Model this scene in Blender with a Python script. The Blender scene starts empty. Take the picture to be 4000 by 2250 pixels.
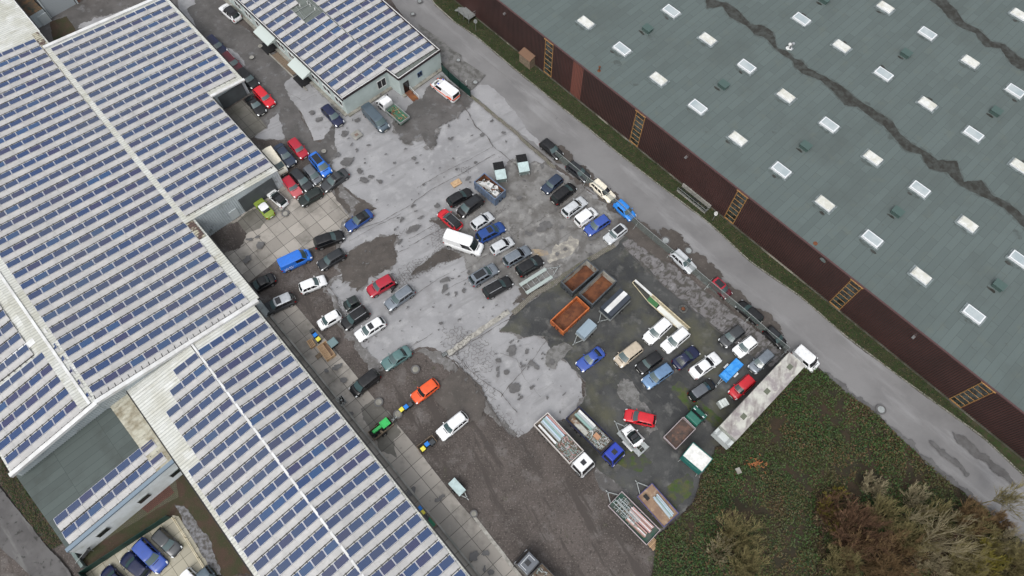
import bpy, bmesh, math, random
from mathutils import Vector, Matrix, noise
R = math.radians
random.seed(7)
S = bpy.context.scene
COL = S.collection
# ------------------------------------------------------------------ camera
H = 92.0; FPX = 2773.0; PITCH = R(24.867); ROLL = R(-0.275)
fw = Vector((0, math.sin(PITCH), -math.cos(PITCH)))
r0 = Vector((1, 0, 0)); u0 = r0.cross(fw)
rt = r0*math.cos(ROLL)+u0*math.sin(ROLL); up = -r0*math.sin(ROLL)+u0*math.cos(ROLL)
cam_d = bpy.data.cameras.new('camera'); cam = bpy.data.objects.new('camera', cam_d); COL.objects.link(cam)
cam_d.sensor_width = 36.0; cam_d.lens = 36.0*FPX/4000.0; cam_d.clip_start = 1; cam_d.clip_end = 2000
cam.matrix_world = Matrix(((rt.x, up.x, -fw.x, 0), (rt.y, up.y, -fw.y, 0), (rt.z, up.z, -fw.z, H), (0, 0, 0, 1)))
S.camera = cam
# ------------------------------------------------------------------ light
w = bpy.data.worlds.new('World'); S.world = w; w.use_nodes = True
nt = w.node_tree; bg = nt.nodes['Background']
sky = nt.nodes.new('ShaderNodeTexSky'); sky.sky_type = 'NISHITA'; sky.sun_disc = False
SUN_EL, SUN_AZ = R(55), R(205)
sky.sun_elevation = SUN_EL; sky.sun_rotation = SUN_AZ; sky.dust_density = 4.0; sky.air_density = 1.5
hs = nt.nodes.new('ShaderNodeHueSaturation'); hs.inputs['Saturation'].default_value = 0.22
nt.links.new(sky.outputs[0], hs.inputs['Color'])
tc = nt.nodes.new('ShaderNodeTexCoord'); sx_ = nt.nodes.new('ShaderNodeSeparateXYZ'); nt.links.new(tc.outputs['Generated'], sx_.inputs[0])   # overcast: cloud brighter overhead than at the horizon
mr_ = nt.nodes.new('ShaderNodeMapRange'); mr_.inputs[1].default_value = 0; mr_.inputs[2].default_value = 1; mr_.inputs[3].default_value = .30; mr_.inputs[4].default_value = 1.55; nt.links.new(sx_.outputs[2], mr_.inputs[0])
vm = nt.nodes.new('ShaderNodeVectorMath'); vm.operation = 'SCALE'; nt.links.new(hs.outputs[0], vm.inputs[0]); nt.links.new(mr_.outputs[0], vm.inputs['Scale']); nt.links.new(vm.outputs[0], bg.inputs[0]); bg.inputs[1].default_value = 0.15
sd = bpy.data.lights.new('sun', 'SUN'); sd.energy = 0.8; sd.angle = R(25); sd.color = (1, 0.97, 0.93)
so = bpy.data.objects.new('sun', sd); COL.objects.link(so)
sv = Vector((math.sin(SUN_AZ)*math.cos(SUN_EL), math.cos(SUN_AZ)*math.cos(SUN_EL), math.sin(SUN_EL)))
so.rotation_euler = sv.to_track_quat('Z', 'Y').to_euler(); so.location = (0, 0, 60)
S.view_settings.view_transform = 'Standard'; S.view_settings.look = 'None'; S.view_settings.gamma = 1
S.view_settings.exposure = 0.27
S.render.engine = 'CYCLES'
# ------------------------------------------------------------------ helpers
def at(x, y, z=0.0):                      # point at height z seen at photo position (4000 x 2250)
    d = rt*((x-2000)/FPX) - up*((y-1125)/FPX) + fw
    t = (z-H)/d.z
    return Vector((0, 0, H)) + d*t
K = 4000/2576
def q(x, y, z=0.0): return at(x*K, y*K, z)
ZO = dict(A=(700, 0, 2.415), B=(900, 400, 2.8975), C=(900, 850, 2.8975), D=(1600, 500, 2.8975), E=(1600, 950, 2.8975),
          F=(2050, 500, 2.8975), G=(2100, 950, 2.8975), H=(2500, 900, 2.8975), I=(2400, 1300, 2.8975), J=(2000, 1550, 2.07),
          K=(1250, 1350, 2.8975), L=(1500, 1750, 2.8975), M=(0, 1450, 1.811), N=(2600, 0, 1.8114), O=(2600, 700, 1.8114),
          P=(2600, 1400, 1.705), T=(1700, 0, 2.415), W=(1660, 280, 5.85), X=(280, 2000, 2.647), Y=(0, 0, 3.4125), V=(1300, 100, 2.73), U=(900, 0, 2.73))
def z(r, x, y, h=0.0):
    o = ZO[r]; return at(o[0]+x/o[2], o[1]+y/o[2], h)
def rot(a): return Matrix.Rotation(a, 4, 'Z')
class MB:
    def __init__(s): s.v = []; s.f = []; s.m = []
    def add(s, pts, faces, mi=0):
        n = len(s.v); s.v += [Vector(p) for p in pts]
        for f in faces: s.f.append([n+i for i in f]); s.m.append(mi)
        return s
    def quad(s, a, b, c, d, mi=0): return s.add([a, b, c, d], [(0, 1, 2, 3)], mi)
    def box(s, c, d, ang=0, mi=0, taper=1.0):
        hx, hy, hz = d[0]/2, d[1]/2, d[2]/2; M = rot(ang)
        p = []
        for k, t in ((-1, 1), (1, taper)):
            for sx, sy in ((-1, -1), (1, -1), (1, 1), (-1, 1)):
                p.append(M @ Vector((sx*hx*t, sy*hy*t, k*hz)) + Vector(c))
        return s.add(p, [(3, 2, 1, 0), (4, 5, 6, 7), (0, 1, 5, 4), (1, 2, 6, 5), (2, 3, 7, 6), (3, 0, 4, 7)], mi)
    def bar(s, a, b, w, h=None, mi=0):
        a = Vector(a); b = Vector(b); h = h or w; d = (b-a)
        if d.length < 1e-6: return s
        x = d.normalized(); up_ = Vector((0, 0, 1)) if abs(x.z) < .95 else Vector((0, 1, 0))
        y = up_.cross(x).normalized(); zz = x.cross(y)
        p = [e + y*(sy*w/2) + zz*(sz*h/2) for e in (a, b) for sy, sz in ((-1, -1), (1, -1), (1, 1), (-1, 1))]
        return s.add(p, [(3, 2, 1, 0), (4, 5, 6, 7), (0, 1, 5, 4), (1, 2, 6, 5), (2, 3, 7, 6), (3, 0, 4, 7)], mi)
    def cyl(s, a, b, ra, rb=None, n=12, mi=0, cap=True):
        a = Vector(a); b = Vector(b); rb = ra if rb is None else rb; x = (b-a).normalized()
        u_ = Vector((0, 0, 1)) if abs(x.z) < .9 else Vector((1, 0, 0)); y = u_.cross(x).normalized(); zz = x.cross(y)
        p = []
        for e, r in ((a, ra), (b, rb)):
            for i in range(n):
                t = 2*math.pi*i/n; p.append(e + y*(r*math.cos(t)) + zz*(r*math.sin(t)))
        f = [(i, (i+1) % n, n+(i+1) % n, n+i) for i in range(n)]
        if cap: f += [tuple(range(n-1, -1, -1)), tuple(range(n, 2*n))]
        return s.add(p, f, mi)
    def prism(s, pts, z0, z1, mi=0):
        n = len(pts); p = [Vector((a[0], a[1], z0)) for a in pts]+[Vector((a[0], a[1], z1)) for a in pts]
        return s.add(p, [tuple(range(n-1, -1, -1)), tuple(range(n, 2*n))]+[(i, (i+1) % n, n+(i+1) % n, n+i) for i in range(n)], mi)
    def build(s, name, mats, parent=None, smooth=False, world=False, bevel=0):
        me = bpy.data.meshes.new(name)
        vs = s.v
        if world and parent is not None:
            I = parent.matrix_basis.inverted(); vs = [I @ v for v in vs]
        me.from_pydata([tuple(v) for v in vs], [], s.f)
        if not isinstance(mats, (list, tuple)): mats = [mats]
        for m_ in mats: me.materials.append(m_)
        if len(mats) > 1: me.polygons.foreach_set('material_index', s.m)
        if smooth: me.polygons.foreach_set('use_smooth', [True]*len(me.polygons))
        me.update()
        o = bpy.data.objects.new(name, me); COL.objects.link(o)
        if parent is not None: o.parent = parent
        if bevel:
            b_ = o.modifiers.new('bevel', 'BEVEL'); b_.width = bevel; b_.segments = 2; b_.limit_method = 'ANGLE'
        return o
def tag(o, label=None, cat=None, group=None, kind=None):
    if label: o['label'] = label
    if cat: o['category'] = cat
    if group: o['group'] = group
    if kind: o['kind'] = kind
    return o
def thing(name, label, cat, loc, ang=0, group=None):
    o = bpy.data.objects.new(name, None); COL.objects.link(o); o.empty_display_size = .5
    o.matrix_basis = Matrix.Translation(Vector(loc)) @ rot(ang)
    return tag(o, label, cat, group)
# ------------------------------------------------------------------ materials
def mat(name, col, rough=.6, metal=0, col2=None, vs=1.0, vd=6, lo=.4, hi=.6, bump=0, bs=8.0, coat=0, spec=.3, stripes=None, layers=(), rvar=None, obj=False):
    m = bpy.data.materials.new(name); m.use_nodes = True; t = m.node_tree; n = t.nodes; l = t.links
    b = n['Principled BSDF']; b.inputs['Roughness'].default_value = rough; b.inputs['Metallic'].default_value = metal
    b.inputs['Specular IOR Level'].default_value = spec
    if coat: b.inputs['Coat Weight'].default_value = coat; b.inputs['Coat Roughness'].default_value = .06
    if obj:
        g = n.new('ShaderNodeTexCoord'); pos = g.outputs['Object']
    else:
        g = n.new('ShaderNodeNewGeometry'); pos = g.outputs['Position']
    def noi(scale, detail, a, c, stretch=None):
        nn = n.new('ShaderNodeTexNoise'); nn.inputs['Scale'].default_value = scale; nn.inputs['Detail'].default_value = detail; nn.inputs['Roughness'].default_value = .62
        src = pos
        if stretch:
            mp = n.new('ShaderNodeMapping'); mp.vector_type = 'TEXTURE'; mp.inputs['Rotation'].default_value = (0, 0, stretch[0]); mp.inputs['Scale'].default_value = (stretch[1], 1, 1)
            l.new(src, mp.inputs[0]); src = mp.outputs[0]
        l.new(src, nn.inputs['Vector'])
        mr = n.new('ShaderNodeMapRange'); mr.inputs[1].default_value = a; mr.inputs[2].default_value = c; l.new(nn.outputs[0], mr.inputs[0]); return mr.outputs[0]
    def mix(f, a, c, typ='MIX'):
        mx = n.new('ShaderNodeMix'); mx.data_type = 'RGBA'; mx.blend_type = typ
        if isinstance(f, (int, float)): mx.inputs[0].default_value = f
        else: l.new(f, mx.inputs[0])
        for k, s_ in ((6, a), (7, c)):
            if isinstance(s_, tuple): mx.inputs[k].default_value = (*s_[:3], 1)
            else: l.new(s_, mx.inputs[k])
        return mx.outputs[2]
    cur = tuple(col)
    if col2: cur = mix(noi(vs, vd, lo, hi), cur, tuple(col2))
    for L in layers:                     # (colour, scale, detail, lo, hi, [stretch])
        f = noi(L[1], L[2], L[3], L[4], L[5] if len(L) > 5 else None); cur = mix(f, cur, tuple(L[0]))
    if stripes:                          # (angle, period, darkness, duty)
        mp = n.new('ShaderNodeMapping'); mp.inputs['Rotation'].default_value = (0, 0, -stripes[0]); l.new(pos, mp.inputs[0])
        sp = n.new('ShaderNodeSeparateXYZ'); l.new(mp.outputs[0], sp.inputs[0])
        dv = n.new('ShaderNodeMath'); dv.operation = 'DIVIDE'; dv.inputs[1].default_value = stripes[1]; l.new(sp.outputs[0], dv.inputs[0])
        fr = n.new('ShaderNodeMath'); fr.operation = 'FRACT'; l.new(dv.outputs[0], fr.inputs[0])
        ls = n.new('ShaderNodeMath'); ls.operation = 'LESS_THAN'; ls.inputs[1].default_value = stripes[3]; l.new(fr.outputs[0], ls.inputs[0])
        ml = n.new('ShaderNodeMath'); ml.operation = 'MULTIPLY'; ml.inputs[1].default_value = stripes[2]; l.new(ls.outputs[0], ml.inputs[0])
        cur = mix(ml.outputs[0], cur, (0.02, 0.02, 0.02))
    if isinstance(cur, tuple): b.inputs['Base Color'].default_value = (*cur[:3], 1)
    else: l.new(cur, b.inputs['Base Color'])
    if rvar:
        f = noi(rvar[0], 4, .4, .6); mr = n.new('ShaderNodeMapRange'); mr.inputs[3].default_value = rvar[1]; mr.inputs[4].default_value = rvar[2]; l.new(f, mr.inputs[0]); l.new(mr.outputs[0], b.inputs['Roughness'])
    if bump:
        bn = n.new('ShaderNodeTexNoise'); bn.inputs['Scale'].default_value = bs; bn.inputs['Detail'].default_value = 5; l.new(pos, bn.inputs['Vector'])
        bp = n.new('ShaderNodeBump'); bp.inputs['Strength'].default_value = bump; bp.inputs['Distance'].default_value = .05; l.new(bn.outputs[0], bp.inputs['Height']); l.new(bp.outputs[0], b.inputs['Normal'])
    return m
def brick_mat(name, col, mortar, ang, bw, bh, ms, offset=0, rough=.6, layers=(), var=.12, bump=.3):
    m = mat(name, col, rough, layers=()); t = m.node_tree; n = t.nodes; l = t.links; b = n['Principled BSDF']
    g = n.new('ShaderNodeNewGeometry'); mp = n.new('ShaderNodeMapping'); mp.inputs['Rotation'].default_value = (0, 0, -ang); l.new(g.outputs['Position'], mp.inputs[0])
    # wobble
    br = n.new('ShaderNodeTexBrick'); br.inputs['Scale'].default_value = 1; br.inputs['Brick Width'].default_value = bw; br.inputs['Row Height'].default_value = bh
    br.inputs['Mortar Size'].default_value = ms; br.inputs['Mortar Smooth'].default_value = .2; br.offset = offset; br.offset_frequency = 2; br.squash = 1
    br.inputs['Color1'].default_value = (*[c*(1-var) for c in col], 1); br.inputs['Color2'].default_value = (*[c*(1+var) for c in col], 1); br.inputs['Mortar'].default_value = (*mortar, 1)
    br.inputs['Bias'].default_value = 0
    l.new(mp.outputs[0], br.inputs['Vector']); cur = br.outputs['Color']
    for L in layers:
        nn = n.new('ShaderNodeTexNoise'); nn.inputs['Scale'].default_value = L[1]; nn.inputs['Detail'].default_value = L[2]; nn.inputs['Roughness'].default_value = .62; l.new(g.outputs['Position'], nn.inputs['Vector'])
        mr = n.new('ShaderNodeMapRange'); mr.inputs[1].default_value = L[3]; mr.inputs[2].default_value = L[4]; mr.inputs[4].default_value = L[5]; l.new(nn.outputs[0], mr.inputs[0])
        mx = n.new('ShaderNodeMix'); mx.data_type = 'RGBA'; l.new(mr.outputs[0], mx.inputs[0]); l.new(cur, mx.inputs[6]); mx.inputs[7].default_value = (*L[0], 1); cur = mx.outputs[2]
    l.new(cur, b.inputs['Base Color'])
    return m
AU = R(-48.4); AV = R(41.6); AB = R(-46.84)          # yard axes, big hall axis
eu = Vector((math.cos(AU), math.sin(AU), 0)); ev = Vector((math.cos(AV), math.sin(AV), 0))
M = {}
M['asphalt'] = mat('pale_worn_asphalt', (.262, .262, .270), .5, col2=(.205, .205, .212), vs=.15, lo=.42, hi=.62, bump=.25, bs=14,
                   layers=[((.31, .31, .315), .5, 8, .52, .72), ((.15, .146, .146), .16, 9, .54, .74), ((.165, .16, .16), 1.3, 9, .60, .76), ((.20, .20, .205), .7, 9, .55, .66, (R(32), 5)), ((.19, .19, .195), 7, 6, .55, .8)], rvar=(.4, .35, .6))
M['road'] = mat('road_asphalt', (.180, .178, .180), .6, col2=(.138, .136, .138), vs=.12, lo=.4, hi=.65, bump=.3, bs=18,
                layers=[((.255, .255, .26), .35, 8, .52, .75, (AB, 5)), ((.115, .112, .112), .9, 8, .66, .76), ((.13, .13, .13), 8, 6, .56, .8)])
M['lane'] = mat('dark_lane_asphalt', (.095, .09, .088), .55, col2=(.065, .062, .06), vs=.3, bump=.4, bs=12,
                layers=[((.14, .14, .145), .7, 9, .55, .7), ((.05, .048, .045), 1.6, 8, .6, .7), ((.15, .14, .13), 10, 4, .55, .85)])
M['gravel'] = mat('brown_gravel', (.086, .073, .067), .85, col2=(.052, .044, .040), vs=.16, bump=.9, bs=9,
                  layers=[((.12, .11, .105), .35, 8, .53, .72), ((.05, .052, .03), .5, 7, .62, .74), ((.19, .17, .155), 5, 9, .55, .72), ((.030, .026, .023), 2.6, 9, .55, .70), ((.055, .047, .043), .5, 5, .55, .6, (R(-60), 6))])
M['mud'] = mat('wet_mud', (.075, .065, .058), .5, col2=(.055, .048, .043), vs=.5, bump=.6, bs=10, layers=[((.12, .11, .1), 2.2, 8, .58, .75), ((.13, .12, .11), 9, 5, .58, .8)])
M['wetdark'] = mat('dark_mossy_concrete', (.058, .059, .058), .5, col2=(.030, .031, .032), vs=.16, bump=.4, bs=10,
                   layers=[((.105, .105, .10), .55, 9, .54, .70), ((.072, .071, .046), .13, 9, .51, .68), ((.11, .108, .10), 1.1, 9, .64, .74), ((.12, .12, .12), 10, 4, .6, .85)], rvar=(.3, .3, .6))
M['moss'] = mat('green_moss', (.040, .070, .016), .9, col2=(.070, .072, .034), vs=.8, bump=.7, bs=12, layers=[((.050, .052, .046), .9, 10, .44, .56)])
M['slab'] = brick_mat('concrete_slabs', (.265, .245, .22), (.05, .046, .04), AU, 1.98, 1.98, .035, rough=.65,
                      layers=[((.10, .094, .082), .22, 8, .50, .68, .8), ((.30, .285, .26), .8, 7, .55, .75, .5), ((.07, .068, .055), 1.2, 8, .62, .74, .6)], var=.2)
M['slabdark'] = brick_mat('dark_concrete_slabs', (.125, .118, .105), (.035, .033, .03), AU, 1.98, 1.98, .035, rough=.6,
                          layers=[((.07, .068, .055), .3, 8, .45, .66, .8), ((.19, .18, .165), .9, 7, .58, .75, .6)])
M['slabyard'] = brick_mat('sandy_slabs', (.30, .28, .22), (.10, .09, .06), AU, 1.5, 1.5, .03, rough=.6,
                          layers=[((.17, .16, .10), .4, 8, .5, .68, .8), ((.45, .43, .38), .5, 6, .6, .75, .7)])
M['margin'] = mat('damp_margin', (.14, .135, .132), .5, col2=(.105, .10, .097), vs=1.0, layers=[((.20, .198, .2), 2.2, 9, .54, .66), ((.07, .064, .058), 3.1, 9, .58, .7)])
M['wet'] = mat('wet_stain', (.085, .082, .082), .35, col2=(.11, .108, .108), vs=1.2, bump=.2, bs=15)
M['crack'] = mat('crack_fill', (.085, .078, .074), .9)
M['cobble'] = brick_mat('cobble_gutter', (.17, .155, .135), (.05, .05, .035), AB, .32, .2, .03, .5, layers=[((.08, .085, .05), .8, 7, .5, .66, .7)])
M['kerbstone'] = mat('kerb_stone', (.26, .25, .225), .7, col2=(.17, .165, .14), vs=1.4, bump=.3)
M['palekerb'] = mat('pale_kerb', (.34, .33, .30), .7, col2=(.22, .21, .19), vs=2, bump=.3)
M['grass'] = mat('verge_soil', (.030, .034, .014), .95, col2=(.05, .045, .026), vs=.8, bump=1, bs=7, layers=[((.025, .045, .012), 2.5, 6, .5, .6)])
M['leaflitter'] = mat('leaf_litter', (.055, .036, .026), .95, col2=(.035, .038, .018), vs=.5, bump=1, bs=8, layers=[((.09, .06, .04), 6, 5, .6, .75)])
M['soil'] = mat('bramble_soil', (.022, .020, .012), .95, col2=(.035, .024, .015), vs=.5, bump=1, bs=3)
M['concrete'] = mat('grey_concrete', (.28, .27, .25), .75, col2=(.18, .18, .165), vs=.8, bump=.2)
M['gap'] = mat('black_gap', (.015, .015, .015), .8)
# metals, paint, glass
M['glass'] = mat('car_glass', (.010, .017, .018), .06, spec=.8)
M['glassteal'] = mat('tinted_windscreen', (.045, .075, .078), .06, spec=.9)
M['darkglass'] = mat('black_glass', (.008, .009, .011), .08, spec=.7)
M['tyre'] = mat('tyre_rubber', (.012, .012, .012), .85)
M['rim'] = mat('alloy_rim', (.42, .42, .43), .35, .8)
M['lamp'] = mat('headlamp', (.70, .72, .74), .12, spec=.8)
M['red'] = mat('tail_lamp', (.22, .008, .008), .2)
M['trim'] = mat('black_trim', (.014, .014, .015), .5)
M['plate'] = mat('number_plate', (.7, .7, .66), .5)
M['chrome'] = mat('bright_metal', (.62, .63, .64), .3, .9)
M['galv'] = mat('galvanised_steel', (.40, .42, .42), .45, .6, col2=(.3, .32, .31), vs=5)
M['rust'] = mat('rust', (.150, .058, .028), .85, col2=(.085, .033, .018), vs=.9, bump=.4, layers=[((.21, .09, .032), .5, 6, .56, .7), ((.06, .028, .018), 2.4, 8, .6, .72)])
M['wood'] = mat('raw_timber', (.46, .32, .19), .75, col2=(.36, .24, .14), vs=3, obj=True)
M['oldwood'] = mat('weathered_timber', (.20, .155, .11), .85, col2=(.13, .10, .075), vs=3, obj=True)
M['ply'] = mat('wet_plywood', (.25, .17, .11), .7, col2=(.18, .115, .08), vs=.9, layers=[((.33, .25, .18), 1.5, 6, .55, .7)])
def paint(name, c, metal=0.0, rough=.28, dirt=True):
    if name in M: return M[name]
    d = tuple(x*.72+.012 for x in c)
    M[name] = mat(name, c, rough, metal, col2=d, vs=2.5, lo=.45, hi=.8, coat=.4, obj=True); return M[name]
# ------------------------------------------------------------------ ground
_z = [0.0]
def outline(pts, step, amp, freq, seed):
    out = []
    n = len(pts)
    for i in range(n):
        a, b = pts[i], pts[(i+1) % n]; L = (b-a).length; k = max(1, int(L/step))
        for j in range(k):
            p = a.lerp(b, j/k)
            if amp:
                fz = noise.noise_vector(Vector((p.x*freq*11+seed, p.y*freq*11, seed)))*amp*.28
                d = noise.noise_vector(Vector((p.x*freq+seed, p.y*freq, seed)))*amp + noise.noise_vector(Vector((p.x*freq*4, p.y*freq*4+seed, seed)))*amp*.45
                p = p + Vector((d.x+fz.x, d.y+fz.y, 0))
            out.append(p)
    return out
def sheet_bm(polys, zz):
    from mathutils.geometry import delaunay_2d_cdt
    bm = bmesh.new(); pts = []; fcs = []
    for P in polys: fcs.append(list(range(len(pts), len(pts)+len(P)))); pts += [Vector((p.x, p.y)) for p in P]
    vs, es, fs, *_r = delaunay_2d_cdt(pts, [], fcs, 1, 1e-5)
    V_ = [bm.verts.new((v.x, v.y, zz)) for v in vs]
    for f in fs:
        if len(set(f)) > 2:
            try: bm.faces.new([V_[k] for k in f])
            except ValueError: pass
    for f in bm.faces: f.normal_update()
    for f in bm.faces:
        if f.normal.z < 0: f.normal_flip()
    return bm
def patch(name, pts, m, amp=.35, freq=.5, step=.22, r=None, kind='structure', polys=None):
    """irregular sheet on the ground, each 4 mm over the one before"""
    if name in ('mud_hollow', 'wet_yard_front', 'dark_concrete', 'worn_asphalt_patch', 'pale_scab', 'mottled_concrete') and m is not M['margin']:
        patch(name.split('_')[0]+'_damp_margin', pts, M['margin'], amp*1.7, freq*1.35, .2, r=r, kind=kind)
    _z[0] += .004
    allp = polys if polys is not None else [pts]
    res = []
    for k, P in enumerate(allp):
        P = [(z(r, *p) if r else q(*p)) if not isinstance(p, Vector) else p for p in P]
        res.append(outline(P, step, amp, freq, 3.1*len(name)+k*1.7))
    bm = sheet_bm(res, _z[0]); me = bpy.data.meshes.new(name); bm.to_mesh(me); bm.free(); me.materials.append(m)
    o = bpy.data.objects.new(name, me); COL.objects.link(o); o['kind'] = kind; return o
def blob(c, r_, ang, el, k=11):
    return [c+Vector((math.cos(t)*r_*el*math.cos(ang)-math.sin(t)*r_*math.sin(ang), math.cos(t)*r_*el*math.sin(ang)+math.sin(t)*r_*math.cos(ang), 0)) for t in [2*math.pi*i/k for i in range(k)]]
g = MB(); g.quad((-420, -260, 0), (420, -260, 0), (420, 480, 0), (-420, 480, 0)); tag(g.build('ground', M['gravel']), kind='structure')
# main pale asphalt of the yard, joined to the service road
main = [(800, 150), (770, 240), (835, 365), (844, 371), (837, 395), (828, 411), (857, 464), (899, 495), (948, 523), (895, 545), (864, 587), (850, 640), (846, 663), (862, 690),
        (840, 700), (815, 722), (835, 741), (848, 772), (858, 800), (880, 830), (900, 870), (925, 898), (949, 927), (975, 925), (1010, 890), (1038, 883), (1060, 873), (1089, 877), (1125, 893), (1150, 925),
        (1200, 1000), (1260, 1060), (1300, 1100), (1345, 1075), (1395, 1060), (1440, 1050), (1472, 1005), (1466, 960), (1425, 905), (1400, 892), (1372, 850), (1345, 842), (1318, 852), (1290, 838), (1255, 830),
        (1285, 795), (1305, 770), (1420, 690), (1500, 640), (1560, 606), (1600, 592), (1540, 520), (1400, 430), (1187, 240), (1090, 150)]
patch('yard_asphalt', main, M['asphalt'], .45, .4)
road = [q(940, -60), q(1060, -60), q(1094, 13), q(1143, 57), q(1196, 92), q(1289, 171), q(1409, 269), q(1476, 322), q(1553, 386), q(1660, 469), q(1762, 546), q(1801, 579), q(1883, 657), q(2010, 746), q(2125, 846),
        q(2263, 950), q(2467, 1098), q(2600, 1222), q(2750, 1350), q(2750, 1540), q(2576, 1375), q(2467, 1279), q(2346, 1188), q(2233, 1079), q(2203, 1045), q(2116, 981), q(2060, 925), q(1985, 885), q(1880, 800), q(1720, 672), q(1590, 575), q(1500, 492), q(1400, 415), q(1290, 325), q(1187, 240), q(1140, 190), q(1050, 90)]
patch('road', road, M['road'], .12, .4)
patch('road_margin', [(1180, 235), (1290, 318), (1400, 408), (1330, 330), (1300, 285), (1260, 240), (1225, 215), (1200, 215)], M['asphalt'], .4, .3)
patch('dark_lane', [(440, -30), (545, -30), (600, 60), (690, 130), (760, 190), (733, 200), (722, 221), (728, 242), (748, 270), (772, 318), (790, 350), (803, 357), (836, 320), (855, 300), (845, 340), (838, 368), (846, 380), (828, 411), (800, 400), (740, 345), (700, 340), (655, 330), (640, 290), (600, 200), (420, 20)], M['lane'], .5, .4)
# pale wet remains of an older surface, west lane
for k, P in enumerate([[(445, -5), (490, -5), (492, 10), (470, 22), (478, 38), (496, 70), (500, 82), (490, 86), (470, 60), (450, 30)],
        [(565, 118), (585, 125), (612, 150), (618, 165), (608, 175), (590, 150), (575, 145)],
        [(680, 300), (700, 285), (712, 330), (715, 350), (700, 352), (668, 350), (640, 346), (650, 330), (672, 322)],
        [(715, 215), (730, 196), (755, 190), (780, 215), (820, 252), (862, 290), (850, 303), (836, 318), (812, 352), (793, 354), (775, 318), (750, 272), (730, 245)]]):
    patch('worn_asphalt_patch', P, M['asphalt'], .25, .9, .15)
# cars stand on brown gravel west of the pale yard
patch('slab_apron', [(640, 500), (700, 468), (790, 440), (835, 484), (879, 544), (850, 585), (786, 623), (697, 655), (640, 700), (606, 727), (540, 650), (500, 590), (560, 570), (600, 548)], M['slab'], .05, .5)
patch('worn_asphalt_patch', [(835, 470), (857, 466), (899, 497), (940, 520), (900, 545), (880, 542), (862, 520), (848, 500)], M['mud'], .3, .6)
patch('slab_dirt', [(500, 600), (545, 570), (600, 556), (625, 585), (600, 625), (560, 640), (530, 650)], M['gravel'], .4, .5)
patch('slab_dirt', [(598, 556), (628, 530), (658, 520), (676, 545), (655, 575), (620, 588)], M['slabdark'], .15, .5)
patch('garage_slabs', [(560, 285), (610, 252), (645, 285), (672, 322), (628, 352), (600, 330)], M['slabdark'], .08, .5)
patch('slab_path', [(630, 790), (685, 775), (742, 765), (792, 825), (846, 884), (899, 949), (947, 1011), (976, 1042), (1009, 1078), (1056, 1136), (1096, 1191), (1158, 1267), (1184, 1298), (1237, 1362), (1310, 1449), (1400, 1560), (1200, 1560), (1060, 1380), (900, 1150), (760, 960), (660, 830)], M['slab'], .05, .5)
patch('slab_shade_stain', [(905, 1030), (950, 1000), (985, 1050), (1010, 1085), (985, 1110), (1000, 1150), (960, 1140), (930, 1080)], M['slabdark'], .4, .5)  # irregular patch of darker slabs on the path
patch('pale_kerb_edge', [(1189, 1302), (1196, 1298), (1240, 1355), (1330, 1470), (1322, 1474), (1232, 1360)], M['palekerb'], .05, .5)
patch('yard_damp_margin', [(835, 365), (850, 385), (832, 411), (862, 470), (905, 505), (880, 545), (862, 600), (850, 663), (865, 690), (825, 730), (845, 745), (862, 800), (900, 860), (955, 925), (1010, 895), (1060, 878), (1125, 896), (1155, 930), (1210, 1000), (1265, 1060), (1300, 1092), (1296, 1106), (1255, 1072), (1195, 1010), (1140, 935), (1050, 890), (1000, 920), (945, 940), (900, 885), (850, 810), (835, 745), (810, 720), (858, 690), (842, 660), (855, 590), (880, 530), (850, 480), (822, 411), (838, 385)], M['margin'], .7, .7)
# mud hollows in the pale asphalt
mud1 = [(1330, 390), (1500, 300), (1600, 280), (1680, 220), (1780, 200), (1900, 210), (1850, 300), (1890, 400), (1880, 480), (1780, 600), (1700, 650), (1640, 690), (1560, 700), (1450, 830), (1340, 790), (1380, 730), (1260, 720), (1270, 650), (1200, 560), (1220, 450)]
patch('mud_hollow', mud1, M['mud'], .6, .7, .15, r='C')
patch('mud_hollow', [(0, 360), (150, 250), (230, 160), (390, 60), (520, 100), (640, 140), (560, 170), (430, 210), (300, 240), (180, 310), (60, 350)], M['mud'], .35, .9, .15, r='E')
patch('mud_hollow', [(690, 190), (860, 150), (1010, 170), (1240, 160), (1400, 150), (1380, 240), (1240, 320), (1090, 330), (1000, 300), (880, 330), (740, 290)], M['mud'], .45, .8, .15, r='E')
patch('mud_hollow', [(1240, 520), (1420, 430), (1700, 300), (1960, 180), (1990, 200), (1700, 400), (1560, 520), (1420, 560), (1330, 640), (1170, 700), (1250, 580)], M['mud'], .35, .9, .15, r='E')
patch('mud_hollow', [(230, 1050), (330, 1000), (420, 960), (520, 990), (560, 960), (700, 1120), (700, 1200), (560, 1180), (500, 1100), (380, 1130)], M['mud'], .5, .8, .15, r='D')
patch('mottled_concrete', [(1390, 420), (1300, 400), (1230, 470), (1150, 560), (1180, 690), (1330, 720), (1440, 700), (1600, 592), (1560, 545), (1500, 500)], mat('mottled_concrete', (.175, .172, .168), .5, col2=(.10, .095, .09), vs=.35, lo=.42, hi=.6, bump=.3, layers=[((.27, .265, .255), .6, 9, .55, .72), ((.075, .07, .062), 1.5, 9, .6, .7)], rvar=(.4, .3, .6)), .8, .3)
patch('sandy_stain', [(1290, 1350), (1260, 1420), (1330, 1380), (1500, 1390), (1560, 1400), (1580, 1449), (1400, 1449)], mat('sandy_stain', (.30, .23, .14), .6, col2=(.19, .17, .15), vs=.9), .3, .8, .3, r='D')
patch('sandy_stain', [(1370, 640), (1400, 618), (1440, 600), (1462, 612), (1440, 640), (1410, 655), (1385, 660)], mat('pale_lime_stain', (.36, .34, .29), .6, col2=(.19, .18, .165), vs=1.1, lo=.36, hi=.54), .9, .9, .3)
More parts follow.
